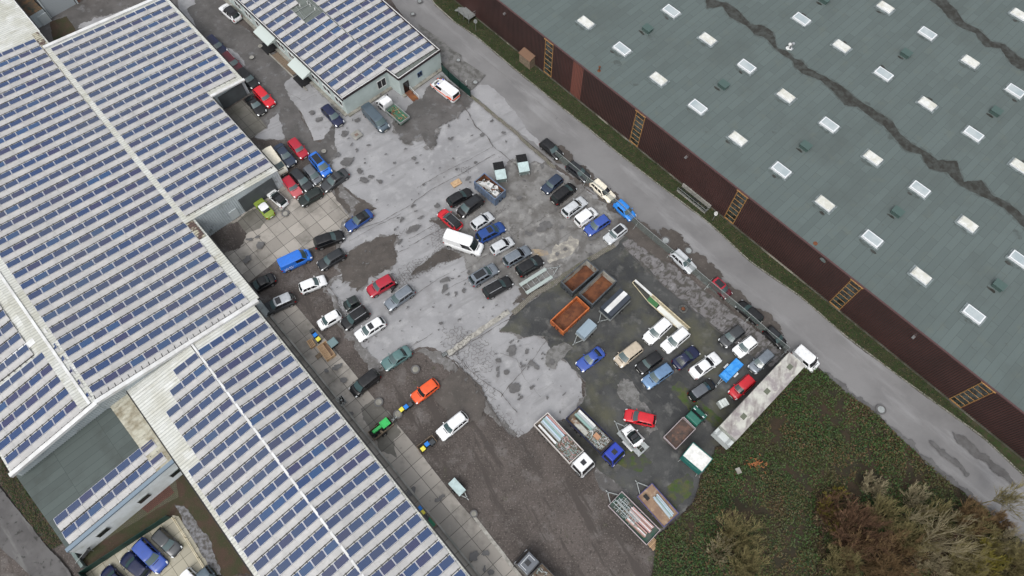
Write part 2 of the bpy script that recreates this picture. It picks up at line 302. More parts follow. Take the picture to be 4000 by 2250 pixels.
# dark mossy quarter in the south-east
patch('dark_concrete', [(1540, 622), (1585, 590), (1640, 640), (1760, 735), (1880, 830), (1985, 900), (1950, 1000), (1860, 1060), (1815, 1110), (1765, 1190), (1745, 1255), (1700, 1300), (1660, 1330), (1600, 1290), (1545, 1230), (1490, 1165), (1430, 1110), (1395, 1062), (1440, 1050), (1472, 1005), (1466, 960), (1425, 905), (1400, 892), (1372, 850), (1345, 842), (1318, 852), (1290, 838), (1255, 828), (1290, 795), (1320, 770), (1360, 740), (1450, 680)], M['wetdark'], .5, .4)
patch('mottled_strip', [(1562, 612), (1600, 594), (1640, 625), (1720, 690), (1800, 752), (1880, 815), (1940, 862), (1975, 890), (1940, 925), (1880, 890), (1830, 850), (1760, 790), (1700, 745), (1640, 690), (1590, 645)], mat('scabbed_asphalt', (.135, .128, .13), .6, col2=(.06, .056, .05), vs=1.1, lo=.47, hi=.56, bump=.4, layers=[((.19, .185, .19), .9, 6, .55, .7), ((.045, .043, .038), .9, 5, .56, .62, (AU, .25))]), .3, .6)
patch('moss_patch', [(1705, 960), (1740, 985), (1765, 1010), (1800, 1040), (1830, 1075), (1815, 1082), (1780, 1062), (1745, 1040), (1715, 1010), (1690, 985)], M['moss'], .5, .6)
patch('moss_patch', [(1520, 1150), (1550, 1120), (1620, 1140), (1640, 1165), (1600, 1180), (1560, 1175)], M['moss'], .7, .5)
patch('moss_patch', [(1690, 1215), (1730, 1190), (1745, 1215), (1728, 1262), (1700, 1285), (1665, 1265)], M['moss'], .6, .5)
M['scab'] = mat('worn_grey_scab', (.15, .148, .145), .5, col2=(.075, .073, .068), vs=1.3, lo=.42, hi=.6, layers=[((.20, .2, .2), 2.6, 9, .56, .7)])
patch('pale_scab', [(1563, 955), (1590, 960), (1612, 1010), (1640, 1050), (1655, 1085), (1640, 1090), (1606, 1060), (1580, 1020), (1555, 990)], M['scab'], .5, .7, .15)
patch('pale_scab', [(1490, 1190), (1530, 1200), (1575, 1235), (1590, 1262), (1560, 1255), (1510, 1230)], M['lane'], .35, .9, .15)
patch('pale_scab', [(1373, 890), (1395, 870), (1420, 862), (1440, 875), (1410, 905), (1392, 930), (1378, 925)], M['scab'], .25, .9, .15)
patch('wet_yard_front', [(985, 310), (1010, 290), (1060, 245), (1105, 190), (1150, 215), (1185, 250), (1175, 275), (1130, 300), (1100, 330), (1098, 370), (1075, 378), (1055, 350), (1020, 365), (1000, 345)], M['lane'], .7, .6, .15)
patch('wet_stain', [(1070, 980), (1160, 930), (1230, 1000), (1200, 1060), (1130, 1050)], M['mud'], .8, .4)
patch('road_repair_patch', [(1052, 60), (1085, 85), (1107, 98), (1128, 118), (1160, 140), (1162, 152), (1222, 190), (1188, 228), (1150, 195), (1100, 150), (1060, 105)], M['scab'], .05, .5)
for k, P in enumerate([[(2060, 930), (2085, 938), (2130, 975), (2190, 1020), (2215, 1050), (2205, 1060), (2160, 1040), (2110, 990)], [(2225, 1060), (2260, 1085), (2330, 1150), (2400, 1210), (2450, 1250), (2500, 1290), (2490, 1300), (2430, 1258), (2346, 1196), (2285, 1140), (2235, 1090)],
        [(2400, 1090), (2425, 1100), (2470, 1140), (2520, 1180), (2555, 1215), (2550, 1228), (2505, 1190), (2450, 1150), (2410, 1115)], [(2340, 1110), (2360, 1120), (2410, 1165), (2440, 1195), (2430, 1198), (2385, 1160), (2345, 1125)]]):
    patch('road_wet_stain', P, M['wet'], .5, .7, .15)
for (x, y, rr) in ((1410, 395, 1.4), (1470, 445, 1.5), (1540, 510, 1.3), (1600, 585, 1.6), (1640, 610, 1.8), (1700, 610, 1.3), (1770, 680, 1.6), (1850, 755, 1.5), (1925, 815, 1.4), (1660, 620, 1.4)):
    patch('road_dirt', blob(q(x, y), rr, R(-50), 2.2), M['mud'], .7, .8, .15)
# cobbled gutters and kerbs
def ribbon(name, pts, wd, m, jit=0.05, step=.4, zadd=0):
    _z[0] += .004
    P = [(q(*p) if not isinstance(p, Vector) else p) for p in pts]; Q = []
    for a, b in zip(P, P[1:]):
        k = max(1, int((b-a).length/step)); Q += [a.lerp(b, j/k) for j in range(k)]
    Q.append(P[-1]); mb = MB(); L = []
    for i, p in enumerate(Q):
        t = (Q[min(i+1, len(Q)-1)]-Q[max(i-1, 0)]).normalized(); nrm = Vector((-t.y, t.x, 0)); p = p+nrm*(noise.noise(p*.7)*jit*3)
        ww = wd/2*(1+noise.noise(p*1.7)*jit*6)
        L.append((p-nrm*ww, p+nrm*ww))
    for (a, b), (c, d) in zip(L, L[1:]):
        mb.quad(*[Vector((e.x, e.y, _z[0]+zadd)) for e in (a, b, d, c)])
    return mb, m
mb, m_ = ribbon('x', [(1183, 243), (1290, 330), (1330, 368), (1397, 425)], .55, M['cobble']); tag(mb.build('cobble_gutter', m_), kind='structure')
mb, m_ = ribbon('x', [(1290, 790), (1340, 745), (1400, 708), (1470, 662), (1545, 618)], .75, M['cobble']); tag(mb.build('cobble_strip', m_), kind='structure')
mb, m_ = ribbon('x', [(1127, 892), (1180, 853), (1230, 818), (1280, 785)], .75, M['palekerb']); tag(mb.build('pale_kerb_strip', m_), kind='structure')
# kerb along the road, a real step
kp = [q(*p) for p in [(1070, -20), (1094, 13), (1143, 57), (1196, 92), (1289, 171), (1409, 269), (1476, 322), (1553, 386), (1660, 469), (1762, 546), (1801, 579), (1883, 657), (2010, 746), (2125, 846), (2263, 950), (2467, 1098), (2600, 1222), (2700, 1310)]]
mb = MB()
for a, b in zip(kp, kp[1:]):
    d = (b-a).normalized(); n_ = Vector((-d.y, d.x, 0)); n_ = n_ if n_.x+n_.y > 0 else -n_
    k = max(1, int((b-a).length/1.0))
    for j in range(k):
        p0 = a.lerp(b, j/k)+d*.01; p1 = a.lerp(b, (j+1)/k)-d*.01
        mb.bar(p0+n_*.1+Vector((0, 0, .05)), p1+n_*.1+Vector((0, 0, .05)), .16, .16)
tag(mb.build('road_kerb', M['kerbstone']), kind='structure')
# big hall frame: wall line from two roof edge points
HB = 8.0
ra = at(2129, 146, HB); rb = at(3836, 1487, HB); eb = (rb-ra).normalized(); eb.z = 0; nb = Vector((-eb.y, eb.x, 0))   # nb points into the hall
if nb.x < 0: nb = -nb
def hb(s, n_, h=0.0):                      # metres along the wall from window A, metres into the hall
    p = ra+eb*s+nb*n_; return Vector((p.x, p.y, h))
# verge between kerb and hall
vg = [p+Vector((0, 0, 0)) for p in kp]
inner = [hb(150, -.02), hb(-60, -.02)]
mb = MB(); _z[0] += .004
bm = sheet_bm([kp+inner], .09)
me = bpy.data.meshes.new('grass_verge'); bm.to_mesh(me); bm.free(); me.materials.append(M['grass']); vo = bpy.data.objects.new('grass_verge', me); COL.objects.link(vo); vo['kind'] = 'structure'
# west end: public road, verges, paths
patch('verge_soil', [(-40, 1140), (60, 1180), (160, 1320), (190, 1400), (250, 1449), (1100, 1449), (820, 1100), (480, 1160), (330, 1180), (100, 1150)], M['leaflitter'], .5, .4)
patch('west_road', [(-60, 1150), (0, 1222), (43, 1275), (107, 1357), (170, 1431), (230, 1510), (120, 1510), (80, 1449), (0, 1372), (-60, 1320)], mat('old_dark_asphalt', (.095, .092, .092), .7, col2=(.065, .062, .062), vs=.35, layers=[((.14, .138, .135), .8, 9, .55, .72, (AU, 5)), ((.03, .03, .028), 1.4, 10, .6, .68)]), .15, .5)
patch('paver_path', [(330, 1225), (440, 1180), (452, 1250), (380, 1292), (250, 1370), (205, 1390), (190, 1370)], brick_mat('mossy_pavers', (.075, .068, .045), (.02, .02, .012), AV, .3, .2, .02, .5, layers=[((.05, .055, .02), .4, 7, .45, .65, .7)]), .1, .5)
patch('red_paver_path', [(345, 1270), (372, 1225), (420, 1205), (440, 1240), (375, 1290)], brick_mat('red_pavers', (.085, .035, .025), (.02, .015, .012), AV, .3, .2, .02, .5), .1, .5)
patch('parking_slabs', [(213, 1438), (437, 1297), (452, 1300), (545, 1449), (600, 1530), (200, 1530)], M['slabyard'], .03, .5)
patch('gravel_edge', [(440, 1270), (475, 1278), (500, 1320), (535, 1370), (560, 1449), (548, 1449), (500, 1375), (455, 1300)], mat('pale_gravel', (.17, .17, .18), .9, col2=(.07, .065, .06), vs=2.5), .3, .7)
patch('north_yard', [(60, -60), (420, -60), (380, 5), (140, 125), (90, 90)], M['lane'], .1, .5)
patch('worn_asphalt_patch', [(205, 65), (235, 50), (290, 40), (330, 20), (350, 30), (290, 62), (240, 82), (215, 84)], M['asphalt'], .6, .9, .15)
patch('soil_patch', [(128, 60), (170, 45), (205, 100), (140, 125)], M['leaflitter'], .2, .5)
# spots, stains, cracks
rs = random.Random(11)
def inside(p, P):
    c = False; n = len(P)
    for i in range(n):
        a, b = P[i], P[(i+1) % n]
        if (a[1] > p[1]) != (b[1] > p[1]) and p[0] < (b[0]-a[0])*(p[1]-a[1])/(b[1]-a[1])+a[0]: c = not c
    return c
polys = []
blobs = [('B', 1325, 680, 62, .6, 1.5), ('B', 1300, 370, 46, .3, 1.1), ('B', 1430, 215, 26, .9, 1.4), ('B', 925, 125, 40, 0, 1.2), ('B', 1010, 205, 36, .4, 1.3), ('B', 1510, 890, 40, -.4, 1.8), ('B', 1600, 855, 34, -.2, 1.4), ('B', 1685, 905, 33, 0, 1.1), ('B', 1460, 790, 30, -.8, 1.8),
    ('B', 2080, 650, 22, 0, 1), ('B', 2120, 700, 14, 0, 1), ('B', 1435, 540, 14, 0, 1.2), ('B', 2150, 615, 12, 0, 1), ('B', 1370, 490, 14, .7, 2), ('B', 1210, 610, 35, .3, 1.3), ('C', 2060, 150, 26, .5, 3.2), ('C', 1940, 40, 16, 1.0, 3), ('C', 1880, 140, 18, 1.0, 2.6), ('C', 1920, 280, 18, 1.0, 2.4), ('C', 2160, 0, 20, .4, 2),
    ('D', 470, 130, 30, .2, 1.3), ('D', 50, 360, 24, 0, 1), ('D', 710, 95, 12, .9, 2), ('D', 155, 480, 14, 0, 1.2), ('D', 310, 890, 30, .2, 1.4), ('D', 60, 1140, 30, .3, 3), ('D', 655, 590, 20, .4, 2), ('D', 1300, 605, 22, 0, 1.3), ('D', 1500, 440, 30, -.9, 1.6), ('D', 1240, 800, 30, -.7, 1.5), ('D', 1340, 1210, 40, .1, 1.3), ('D', 1540, 1110, 60, 0, 1.4), ('D', 1490, 1160, 40, .3, 1.5), ('D', 2090, 1240, 45, .4, 2), ('D', 1350, 530, 22, .9, 2),
    ('E', 400, 430, 34, .2, 2.2), ('E', 395, 520, 38, 1.2, 1.4), ('E', 430, 590, 22, .8, 1.5), ('E', 620, 545, 26, 1.2, 1.6), ('E', 570, 395, 12, 0, 1), ('E', 455, 730, 12, 1.4, 1.6), ('E', 1385, 1370, 40, 0, 1.1), ('E', 1330, 1235, 26, 0, 1), ('E', 1260, 1375, 15, 0, 1), ('E', 1600, 1350, 36, .3, 1.1), ('E', 1435, 1420, 26, -.8, 1.5), ('E', 1005, 1330, 28, 0, 1.1), ('E', 1150, 1210, 45, .6, 1.3), ('E', 1510, 1320, 12, 0, 1), ('E', 1340, 1420, 20, 0, 1), ('E', 270, 740, 13, 0, 1),
    ('K', 2100, 310, 30, 0, 1.2), ('K', 2020, 270, 20, 0, 1), ('K', 2200, 480, 60, .2, 1.3), ('K', 2180, 80, 30, 1, 1.8), ('K', 85, 290, 28, 0, 1.1), ('K', 270, 400, 26, .5, 1.3), ('K', 200, 250, 24, .6, 3), ('K', 340, 780, 22, .2, 1.3), ('L', 320, 500, 38, 1.1, 1.6), ('L', 1020, 1220, 42, .9, 1.7), ('L', 1150, 1200, 34, .2, 1.2), ('L', 640, 580, 20, .6, 3), ('L', 1140, 1360, 18, .9, 1.5), ('L', 1210, 1420, 22, 0, 1.5),
    ('C', 340, 320, 42, 0, 1.0), ('C', 220, 260, 34, .3, 1.5), ('C', 200, 480, 42, 1.1, 1.6), ('C', 310, 230, 26, .2, 1.4)]
for r, x, y, rr, a, el in blobs: polys.append(blob(z(r, x, y), rr/2.8975/29*.95, a, el))
mainw = [(p[0], p[1]) for p in main]
while len(polys) < 330:
    x, y = rs.uniform(830, 1600), rs.uniform(180, 1080)
    if inside((x, y), mainw): polys.append(blob(q(x, y), rs.choice([.06, .08, .1, .14, .2]), rs.uniform(.5, 1.2), rs.uniform(1, 2.2), 8))
patch('damp_spots', None, M['wet'], .34, 1.5, .12, polys=polys)
# cracks: joints and crazed edges
def crack(mb, pts, wd, zz, jit=.12):
    P = [q(*p) for p in pts]; Q = []
    for a, b in zip(P, P[1:]):
        k = max(1, int((b-a).length/.35)); Q += [a.lerp(b, j/k) for j in range(k)]
    Q.append(P[-1]); L = []
    for i, p in enumerate(Q):
        t = (Q[min(i+1, len(Q)-1)]-Q[max(i-1, 0)]).normalized(); nr = Vector((-t.y, t.x, 0))
        p = p+nr*(noise.noise(p*1.3)*jit+rs.uniform(-jit, jit)*.3); ww = wd*.28*rs.uniform(.3, 1.8); L.append((p-nr*ww, p+nr*ww))
    for (a, b), (c, d) in zip(L, L[1:]): mb.quad(*[Vector((e.x, e.y, zz)) for e in (a, b, d, c)])
_z[0] += .004; cz = _z[0]; mb = MB()
for pts, wd in [([(1030, 604), (1110, 560), (1180, 515), (1242, 462), (1262, 455)], .10), ([(1030, 622), (1120, 572), (1200, 520), (1245, 480)], .12), ([(950, 660), (1030, 625)], .1), ([(865, 590), (960, 560), (1030, 520), (1085, 480), (1160, 440), (1245, 390)], .1),
        ([(880, 610), (940, 575), (1010, 540)], .08), ([(1155, 250), (1180, 290), (1195, 320), (1225, 345), (1240, 372)], .18), ([(1240, 372), (1170, 410), (1110, 440), (1050, 475)], .08), ([(1242, 372), (1270, 395), (1295, 415), (1310, 440)], .14),
        ([(1130, 900), (1190, 860), (1250, 822), (1290, 800)], .12), ([(1030, 755), (1100, 705), (1130, 690)], .08), ([(1032, 875), (1090, 840)], .06), ([(1110, 735), (1185, 700)], .06), ([(1260, 1000), (1300, 950), (1345, 900), (1380, 850)], .1), ([(1258, 890), (1300, 905), (1320, 955), (1360, 1000)], .06),
        ([(1140, 905), (1190, 960), (1230, 1020), (1270, 1080), (1290, 1100)], .2), ([(1150, 900), (1200, 950), (1260, 990), (1300, 1040)], .1), ([(830, 725), (845, 745), (855, 770)], .16), ([(1350, 560), (1420, 520), (1470, 480)], .1), ([(1160, 690), (1340, 560)], .07), ([(1350, 640), (1480, 560)], .05),
        ([(1400, 770), (1500, 700), (1540, 660), (1580, 620)], .06), ([(1590, 648), (1700, 748), (1800, 830), (1880, 892)], .14), ([(1180, 1140), (1220, 1120), (1260, 1130)], .05), ([(1700, 800), (1790, 905), (1830, 950)], .06), ([(1650, 900), (1800, 1010)], .05), ([(1480, 850), (1590, 960), (1640, 1020)], .05),
        ([(720, 232), (765, 258), (795, 240)], .05), ([(640, 347), (700, 320), (745, 300)], .04), ([(1005, 175), (1030, 160)], .1), ([(1155, 100), (1290, 210), (1430, 320)], .03)]:
    crack(mb, pts, wd, cz)
mb_c = mb
# crazed (alligator) zones as small polygon loops
def craze(cx, cy, rx, ry, ang, cell, n):
    c = q(cx, cy); cell *= .95; P = {}; nx = int(rx/cell/1.5)+2; ny = int(max(rx, ry)/cell/.87)+2
    for i in range(-nx*2, nx*2+1):
        for j in range(-ny, ny+1):
            for k, off in ((0, -.5), (1, .5)):
                x = i*1.5*cell+off*cell*(1 if (k == 1) else 1); y = (j*.866*2+(.866 if i % 2 else 0))*cell
                P[(i, j, k)] = Vector((x+rs.uniform(-.3, .3)*cell, y+rs.uniform(-.3, .3)*cell, 0))
    def dr(a, b):
        m_ = (a+b)/2; e = (m_.x/rx)**2+(m_.y/ry)**2
        if e > 1 or rs.random() < .15+e*.5: return
        M_ = Matrix.Rotation(ang, 3, 'Z'); a = c+M_ @ a; b = c+M_ @ b; t_ = (b-a).normalized(); nr = Vector((-t_.y, t_.x, 0))*rs.uniform(.012, .03)
        mb_c.quad(*[Vector((e_.x, e_.y, cz)) for e_ in (a-nr, b-nr, b+nr, a+nr)])
    for (i, j, k), p in P.items():
        if k == 0:
            if (i, j, 1) in P: dr(p, P[(i, j, 1)])
        else:
            for dj in ((0, -1) if i % 2 == 0 else (0, 1)):
                o_ = P.get((i+1, j+dj, 0))
                if o_ is not None: dr(p, o_)
for a in [(1030, 690, 4.5, 1.6, .6, .3, 90), (1110, 600, 1.5, 4.5, .2, .28, 90), (1075, 665, 6, 1.2, .6, .3, 70), (1180, 880, 2.5, 5, .9, .35, 60), (1130, 650, 5, .8, .55, .25, 60), (1290, 1090, 1.2, 5, .7, .3, 40), (1250, 600, 3.5, 1.2, .6, .3, 50), (1170, 428, 1.2, .8, 0, .25, 25), (1190, 960, 1.5, 4, .9, .35, 40), (960, 620, 6, .5, .6, .25, 40), (860, 780, .8, 2.2, .4, .3, 25), (1215, 560, 5, .5, .6, .2, 40)]: craze(*a)
tag(mb.build('asphalt_cracks', M['crack']), kind='structure')
# ------------------------------------------------------------------ buildings with solar roofs
class Lat:
    def __init__(s, P0, U, V): s.P = Vector(P0); s.U = Vector(U); s.V = Vector(V); s.N = s.U.cross(s.V).normalized(); s.N = s.N if s.N.z > 0 else -s.N
    def __call__(s, r, c, h=0.0): return s.P+s.U*r+s.V*c+Vector((0, 0, h))
LA = Lat((-76.67, 84.80, 5.31), (1.393, -1.556, 0), (1.338, 1.144, -.173))
LE = Lat((-73.46, 82.59, 5.40), (1.378, -1.560, 0), (1.323, 1.181, -.190))
LW = Lat((-52.55, 25.66, 7.35), (1.404, -1.577, 0), (1.231, 1.156, .194))
LW3 = Lat((-66.18, 36.55, 7.1), (1.447, -1.578, 0), (1.241, 1.127, .192))
LB = Lat((-33.85, 36.86, 5.20), (1.329, -1.514, 0), (1.314, 1.155, -.181))
LBl = Lat((-40.54, 30.92, 6.10), (1.338, -1.510, 0), (1.300, 1.163, .121))
LC = Lat((-44.65, 20.27, 4.60), (1.392, -1.493, 0), (1.242, 1.188, .065))
LD = Lat((-44.98, 93.56, 3.60), (1.438, -1.545, 0), (1.310, 1.146, .088))
LDr = Lat((-44.01, 92.91, 4.30), (1.349, -1.490, 0), (1.309, 1.175, -.059))
M['wroof'] = mat('ribbed_white_roof', (.50, .51, .48), .55, col2=(.42, .42, .37), vs=.2, layers=[((.26, .24, .18), .9, 9, .58, .76, (AV, 9)), ((.56, .57, .55), .5, 5, .5, .7)], stripes=(AU, .42, .30, .22))
M['dirtyroof'] = mat('dirty_ribbed_roof', (.40, .39, .32), .6, col2=(.20, .175, .12), vs=.6, lo=.4, hi=.62, layers=[((.10, .075, .055), 1.6, 8, .6, .72, (AV, 3))])
M['rooflight'] = mat('yellowed_rooflight', (.42, .40, .31), .5, col2=(.10, .065, .055), vs=.65, lo=.47, hi=.53, layers=[((.05, .04, .035), 2.5, 6, .6, .68)], stripes=(AU, .42, .6, .4))
M['white'] = mat('white_flashing', (.62, .63, .63), .5, col2=(.5, .5, .49), vs=.6)
M['bluewall'] = mat('pale_blue_cladding', (.46, .51, .53), .55, col2=(.38, .42, .44), vs=.4, layers=[((.16, .18, .17), .8, 6, .6, .75)])
M['deflector'] = mat('grey_back_sheet', (.40, .395, .39), .5, col2=(.335, .332, .33), vs=.5, layers=[((.29, .28, .265), 2.2, 6, .58, .78)])
M['pframe'] = mat('silver_panel_frame', (.60, .60, .64), .4, .3)
M['rail'] = mat('dark_mounting_rail', (.05, .048, .045), .6)
M['bitumen'] = brick_mat('green_grey_bitumen', (.070, .086, .082), (.030, .036, .036), AU, 1.0, 6.0, .018, .37, .8, layers=[((.05, .058, .054), .25, 6, .5, .7, .7)], var=.08)
def pv_mat(name, c, rough, sp=.5):
    m = mat(name, c, rough, spec=sp, coat=0); t = m.node_tree; n = t.nodes; l = t.links; b = n['Principled BSDF']
    uv = n.new('ShaderNodeTexCoord'); br = n.new('ShaderNodeTexBrick'); br.offset = 0; br.inputs['Scale'].default_value = 1; br.inputs['Brick Width'].default_value = 1/10; br.inputs['Row Height'].default_value = 1/6
    br.inputs['Mortar Size'].default_value = .006; br.inputs['Color1'].default_value = (*c, 1); br.inputs['Color2'].default_value = (*[x*1.12 for x in c], 1); br.inputs['Mortar'].default_value = (*[x*1.5+.02 for x in c], 1)
    l.new(uv.outputs['UV'], br.inputs['Vector']); g = n.new('ShaderNodeNewGeometry'); nn = n.new('ShaderNodeTexNoise'); nn.inputs['Scale'].default_value = .09; nn.inputs['Detail'].default_value = 6; l.new(g.outputs['Position'], nn.inputs['Vector'])
    mr = n.new('ShaderNodeMapRange'); mr.inputs[1].default_value = .38; mr.inputs[2].default_value = .62; l.new(nn.outputs[0], mr.inputs[0]); mx = n.new('ShaderNodeMix'); mx.data_type = 'RGBA'; l.new(mr.outputs[0], mx.inputs[0]); l.new(br.outputs[0], mx.inputs[6]); mx.inputs[7].default_value = (.065, .080, .115, 1); mr.inputs[4].default_value = .55; l.new(mx.outputs[2], b.inputs['Base Color']); return m  # broad noise puts uneven sky reflection into the cell colour
PV = [pv_mat('solar_cell_blue', (.022, .046, .120), .2), pv_mat('solar_cell_mid_blue', (.028, .044, .105), .22), pv_mat('solar_cell_violet', (.034, .038, .092), .24), pv_mat('solar_cell_bright_blue', (.024, .062, .150), .18)]
rp = random.Random(5)
def put_uv(me):
    u = me.uv_layers.new(name='UVMap')
    for p in me.polygons:
        for k, li in enumerate(p.loop_indices): u.data[li].uv = ((0, 0), (1, 0), (1, 1), (0, 1))[k % 4]
def field(root, L, cells, r_rows, sep_budget, pa=.50, hr=.22, name='solar_panel', hl=.07):
    """cells: list of (row, col); panels as parts (nearest ones apart), one deflector strip and one rail per run"""
    cells = sorted(cells, key=lambda rc: -rc[0]); rest = {0: MB(), 1: MB(), 2: MB(), 3: MB()}; fr = MB(); nsep = 0; runs = {}
    for r, c in cells:
        runs.setdefault(r, []).append(c); k = rp.choices([0, 1, 2, 3], [6, 4, 3, 1.3])[0]
        a = L(r, c+.012, hl); b = L(r, c+.988, hl); c2 = L(r+pa, c+.988, hr); d = L(r+pa, c+.012, hr)
        e = .028; ins = [a.lerp(b, e/1.0).lerp(d.lerp(c2, e), .035), b.lerp(a, e).lerp(c2.lerp(d, e), .035), c2.lerp(d, e).lerp(b.lerp(a, e), .035), d.lerp(c2, e).lerp(a.lerp(b, e), .035)]
        up_ = Vector((0, 0, .012)); dn = Vector((0, 0, .035))
        if nsep < sep_budget:
            mb = MB(); mb.quad(*[p+up_ for p in ins], mi=0)
            mb.add([a, b, c2, d, a-dn, b-dn, c2-dn, d-dn], [(0, 1, 2, 3), (0, 4, 5, 1), (1, 5, 6, 2), (2, 6, 7, 3), (3, 7, 4, 0)], 1)
            o = mb.build(name, [PV[k], M['pframe']], root, world=True); put_uv(o.data); nsep += 1
        else:
            rest[k].quad(*[p+up_ for p in ins]); fr.add([a, b, c2, d, a-dn, b-dn, c2-dn, d-dn], [(0, 1, 2, 3), (0, 4, 5, 1), (1, 5, 6, 2), (2, 6, 7, 3), (3, 7, 4, 0)])
    if fr.f:
        mb = MB()
        for k in range(4): mb.add(rest[k].v, rest[k].f, k)
        mb.add(fr.v, fr.f, 4); o = mb.build('solar_panels', PV+[M['pframe']], root, world=True); o['kind'] = 'stuff'; put_uv(o.data)
    for r, cs in runs.items():
        cs.sort(); seg = []; s0 = cs[0]; pv = cs[0]
        for c in cs[1:]+[None]:
            if c is None or c != pv+1: seg.append((s0, pv+1)); s0 = c
            pv = c
        mb = MB(); mr = MB()
        for c0, c1 in seg:
            for c in range(int(round(c1-c0))):
                x0 = c0+c; A = L(r+pa+.025, x0+.006, hr); B_ = L(r+pa+.025, x0+.994, hr); C_ = L(r+.90, x0+.994, .08); D_ = L(r+.90, x0+.006, .08); m1 = A.lerp(D_, .55)-Vector((0, 0, .03)); m2 = B_.lerp(C_, .55)-Vector((0, 0, .03))
                mb.quad(A, B_, m2, m1); mb.quad(m1, m2, C_, D_); dn = Vector((0, 0, .07)); mb.quad(D_, C_, C_-dn, D_-dn)
                for t in (.25, .78): mr.bar(L(r+.87, x0+t, .07), L(r+1.06, x0+t, .09), .07, .07)
            mr.bar(L(r+.935, c0, .04), L(r+.935, c1, .04), .10, .05)
            for e_ in (c0+.006, c1-.006): mb.add([L(r+.02, e_, hl-.05), L(r+pa, e_, hr-.03), L(r+.885, e_, .05), L(r+.885, e_, .0), L(r+.02, e_, 0)], [(0, 1, 2, 3, 4)])
        mb.build('deflector_sheet', M['deflector'], root, world=True); mr.build('mounting_rail', M['rail'], root, world=True)
def corr(root, name, L, r0, r1, c0, c1, m, h=0, pitch=.14, amp=.045, z0=0):
    mb = MB(); n = int((r1-r0)/(pitch/2)); pv = None
    for i in range(n+1):
        r = r0+(r1-r0)*i/n; hh = h+(amp if i % 4 in (1, 2) else 0); a, b = L(r, c0, hh), L(r, c1, hh)
        if pv: mb.quad(pv[0], a, b, pv[1])
        pv = (a, b)
    return mb.build(name, m, root, world=True)
def wallpoly(mb, a, b, za, zb, base=0, th=.12):
    """upright sheet from point a to b (roof heights za, zb) down to base"""
    A = Vector((a.x, a.y, 0)); B_ = Vector((b.x, b.y, 0)); mb.quad(A+Vector((0, 0, base)), B_+Vector((0, 0, base)), B_+Vector((0, 0, zb)), A+Vector((0, 0, za)))
def ribwall(mb, a, b, za, zb, base=0, per=.32, amp=.05):
    A = Vector((a.x, a.y, 0)); B_ = Vector((b.x, b.y, 0)); d = B_-A; L_ = d.length; n = max(2, int(L_/per)); nr = Vector((d.y, -d.x, 0)).normalized(); prof = [(0, 0), (.5, 0), (.58, 1), (.92, 1)]
    P = []
    for i in range(n):
        for t, o in prof: P.append(((i+t)/n, o))
    P.append((1, 0))
    for (t0, o0), (t1, o1) in zip(P, P[1:]):
        p = A+d*t0+nr*(o0*amp); s = A+d*t1+nr*(o1*amp); mb.quad(p+Vector((0, 0, base)), s+Vector((0, 0, base)), s+Vector((0, 0, za+(zb-za)*t1)), p+Vector((0, 0, za+(zb-za)*t0)))
# ---- hall A: long hall with gable roof
root = thing('solar_hall', 'long hall at the left with a dirty rooflight strip between its rows of solar panels', 'hall', LA(15, -6, 0)*1.0-Vector((0, 0, LA(15, -6).z)), AU)
corr(root, 'roof', LA, -9, 30.0, -13.2, .75, M['wroof'])
corr(root, 'roof', LW, -38, 1.0, -7.15, .15, M['wroof'])
corr(root, 'roof', LE, -.45, 20.45, -.42, 8.05, M['wroof'], .02)
corr(root, 'roof', LE, -.45, 11.45, 8.05, 11.3, M['wroof'], .02)
mb = MB()
for i in range(60):
    r = -.55+24.4*i/60; r2 = r+24.4/60; mb.quad(LA(r, .04, .10+.03*(i % 2)), LA(r2, .04, .10+.03*(i % 2)), LA(r2, .60, .12+.03*(i % 2)), LA(r, .60, .12+.03*(i % 2)))
mb.build('rooflight_strip', M['rooflight'], root, world=True)
mb = MB()   # ridge cap, parapets
mb.bar(LA(-9, -13.1, .1), LA(30, -12.5, .12), .35, .05)
mb.bar(LE(-.33, -.4, .15), LE(-.33, 11.35, .15), .6, .3); mb.bar(LE(11.55, 8.0, .12), LE(11.55, 11.35, .12), .45, .25)
mb.bar(LA(30.15, .55, .1), LA(30.15, -12.2, .12), .55, .5); mb.bar(LW(1.15, .1, .1), LW(1.15, -7.2, .1), .55, .5); mb.bar(LA(-9, .75, .05), LA(-.5, .75, .05), .12, .12)
mb.build('parapet', M['white'], root, world=True)
mb = MB()
mb.bar(LE(-.9, 11.38, -.05), LE(11.5, 11.38, -.05), .14, .14); mb.bar(LE(11.7, 8.12, -.05), LE(20.4, 8.12, -.05), .14, .14); mb.bar(LA(23.9, .82, -.05), LA(30.3, .82, -.05), .14, .14); mb.bar(LA(-9, .86, -.05), LA(-.7, .86, -.05), .12, .12)
mb.build('gutter', M['trim'], root, world=True)
mb = MB(); mb.bar(LW(-5.0, 0, .12), LW(-5.0, -7.1, .12), .9, .06); mb.build('roof_walkway', M['white'], root, world=True)
mb = MB()
ribwall(mb, LE(20.42, -.3), LE(20.42, 8.0), LE(20.4, -.3).z, LE(20.4, 8).z); ribwall(mb, LE(11.42, 8.05), LE(11.42, 11.28), LE(11.4, 8).z, LE(11.4, 11.28).z)
wallpoly(mb, LE(-.45, 11.25), LE(11.4, 11.25), LE(0, 11.2).z, LE(0, 11.2).z); wallpoly(mb, LE(11.4, 8.02), LE(20.4, 8.02), LE(0, 8).z, LE(0, 8).z); wallpoly(mb, LA(23.8, .7), LA(30.2, .7), LA(0, .7).z, LA(0, .7).z)
ribwall(mb, LA(30.1, -12.1), LA(30.1, .7), LA(0, -12.1).z, LA(0, .7).z, per=.3); ribwall(mb, LW(1.0, -7.1), LW(1.0, .1), LW(0, -7.1).z, LW(0, .1).z, per=.3)
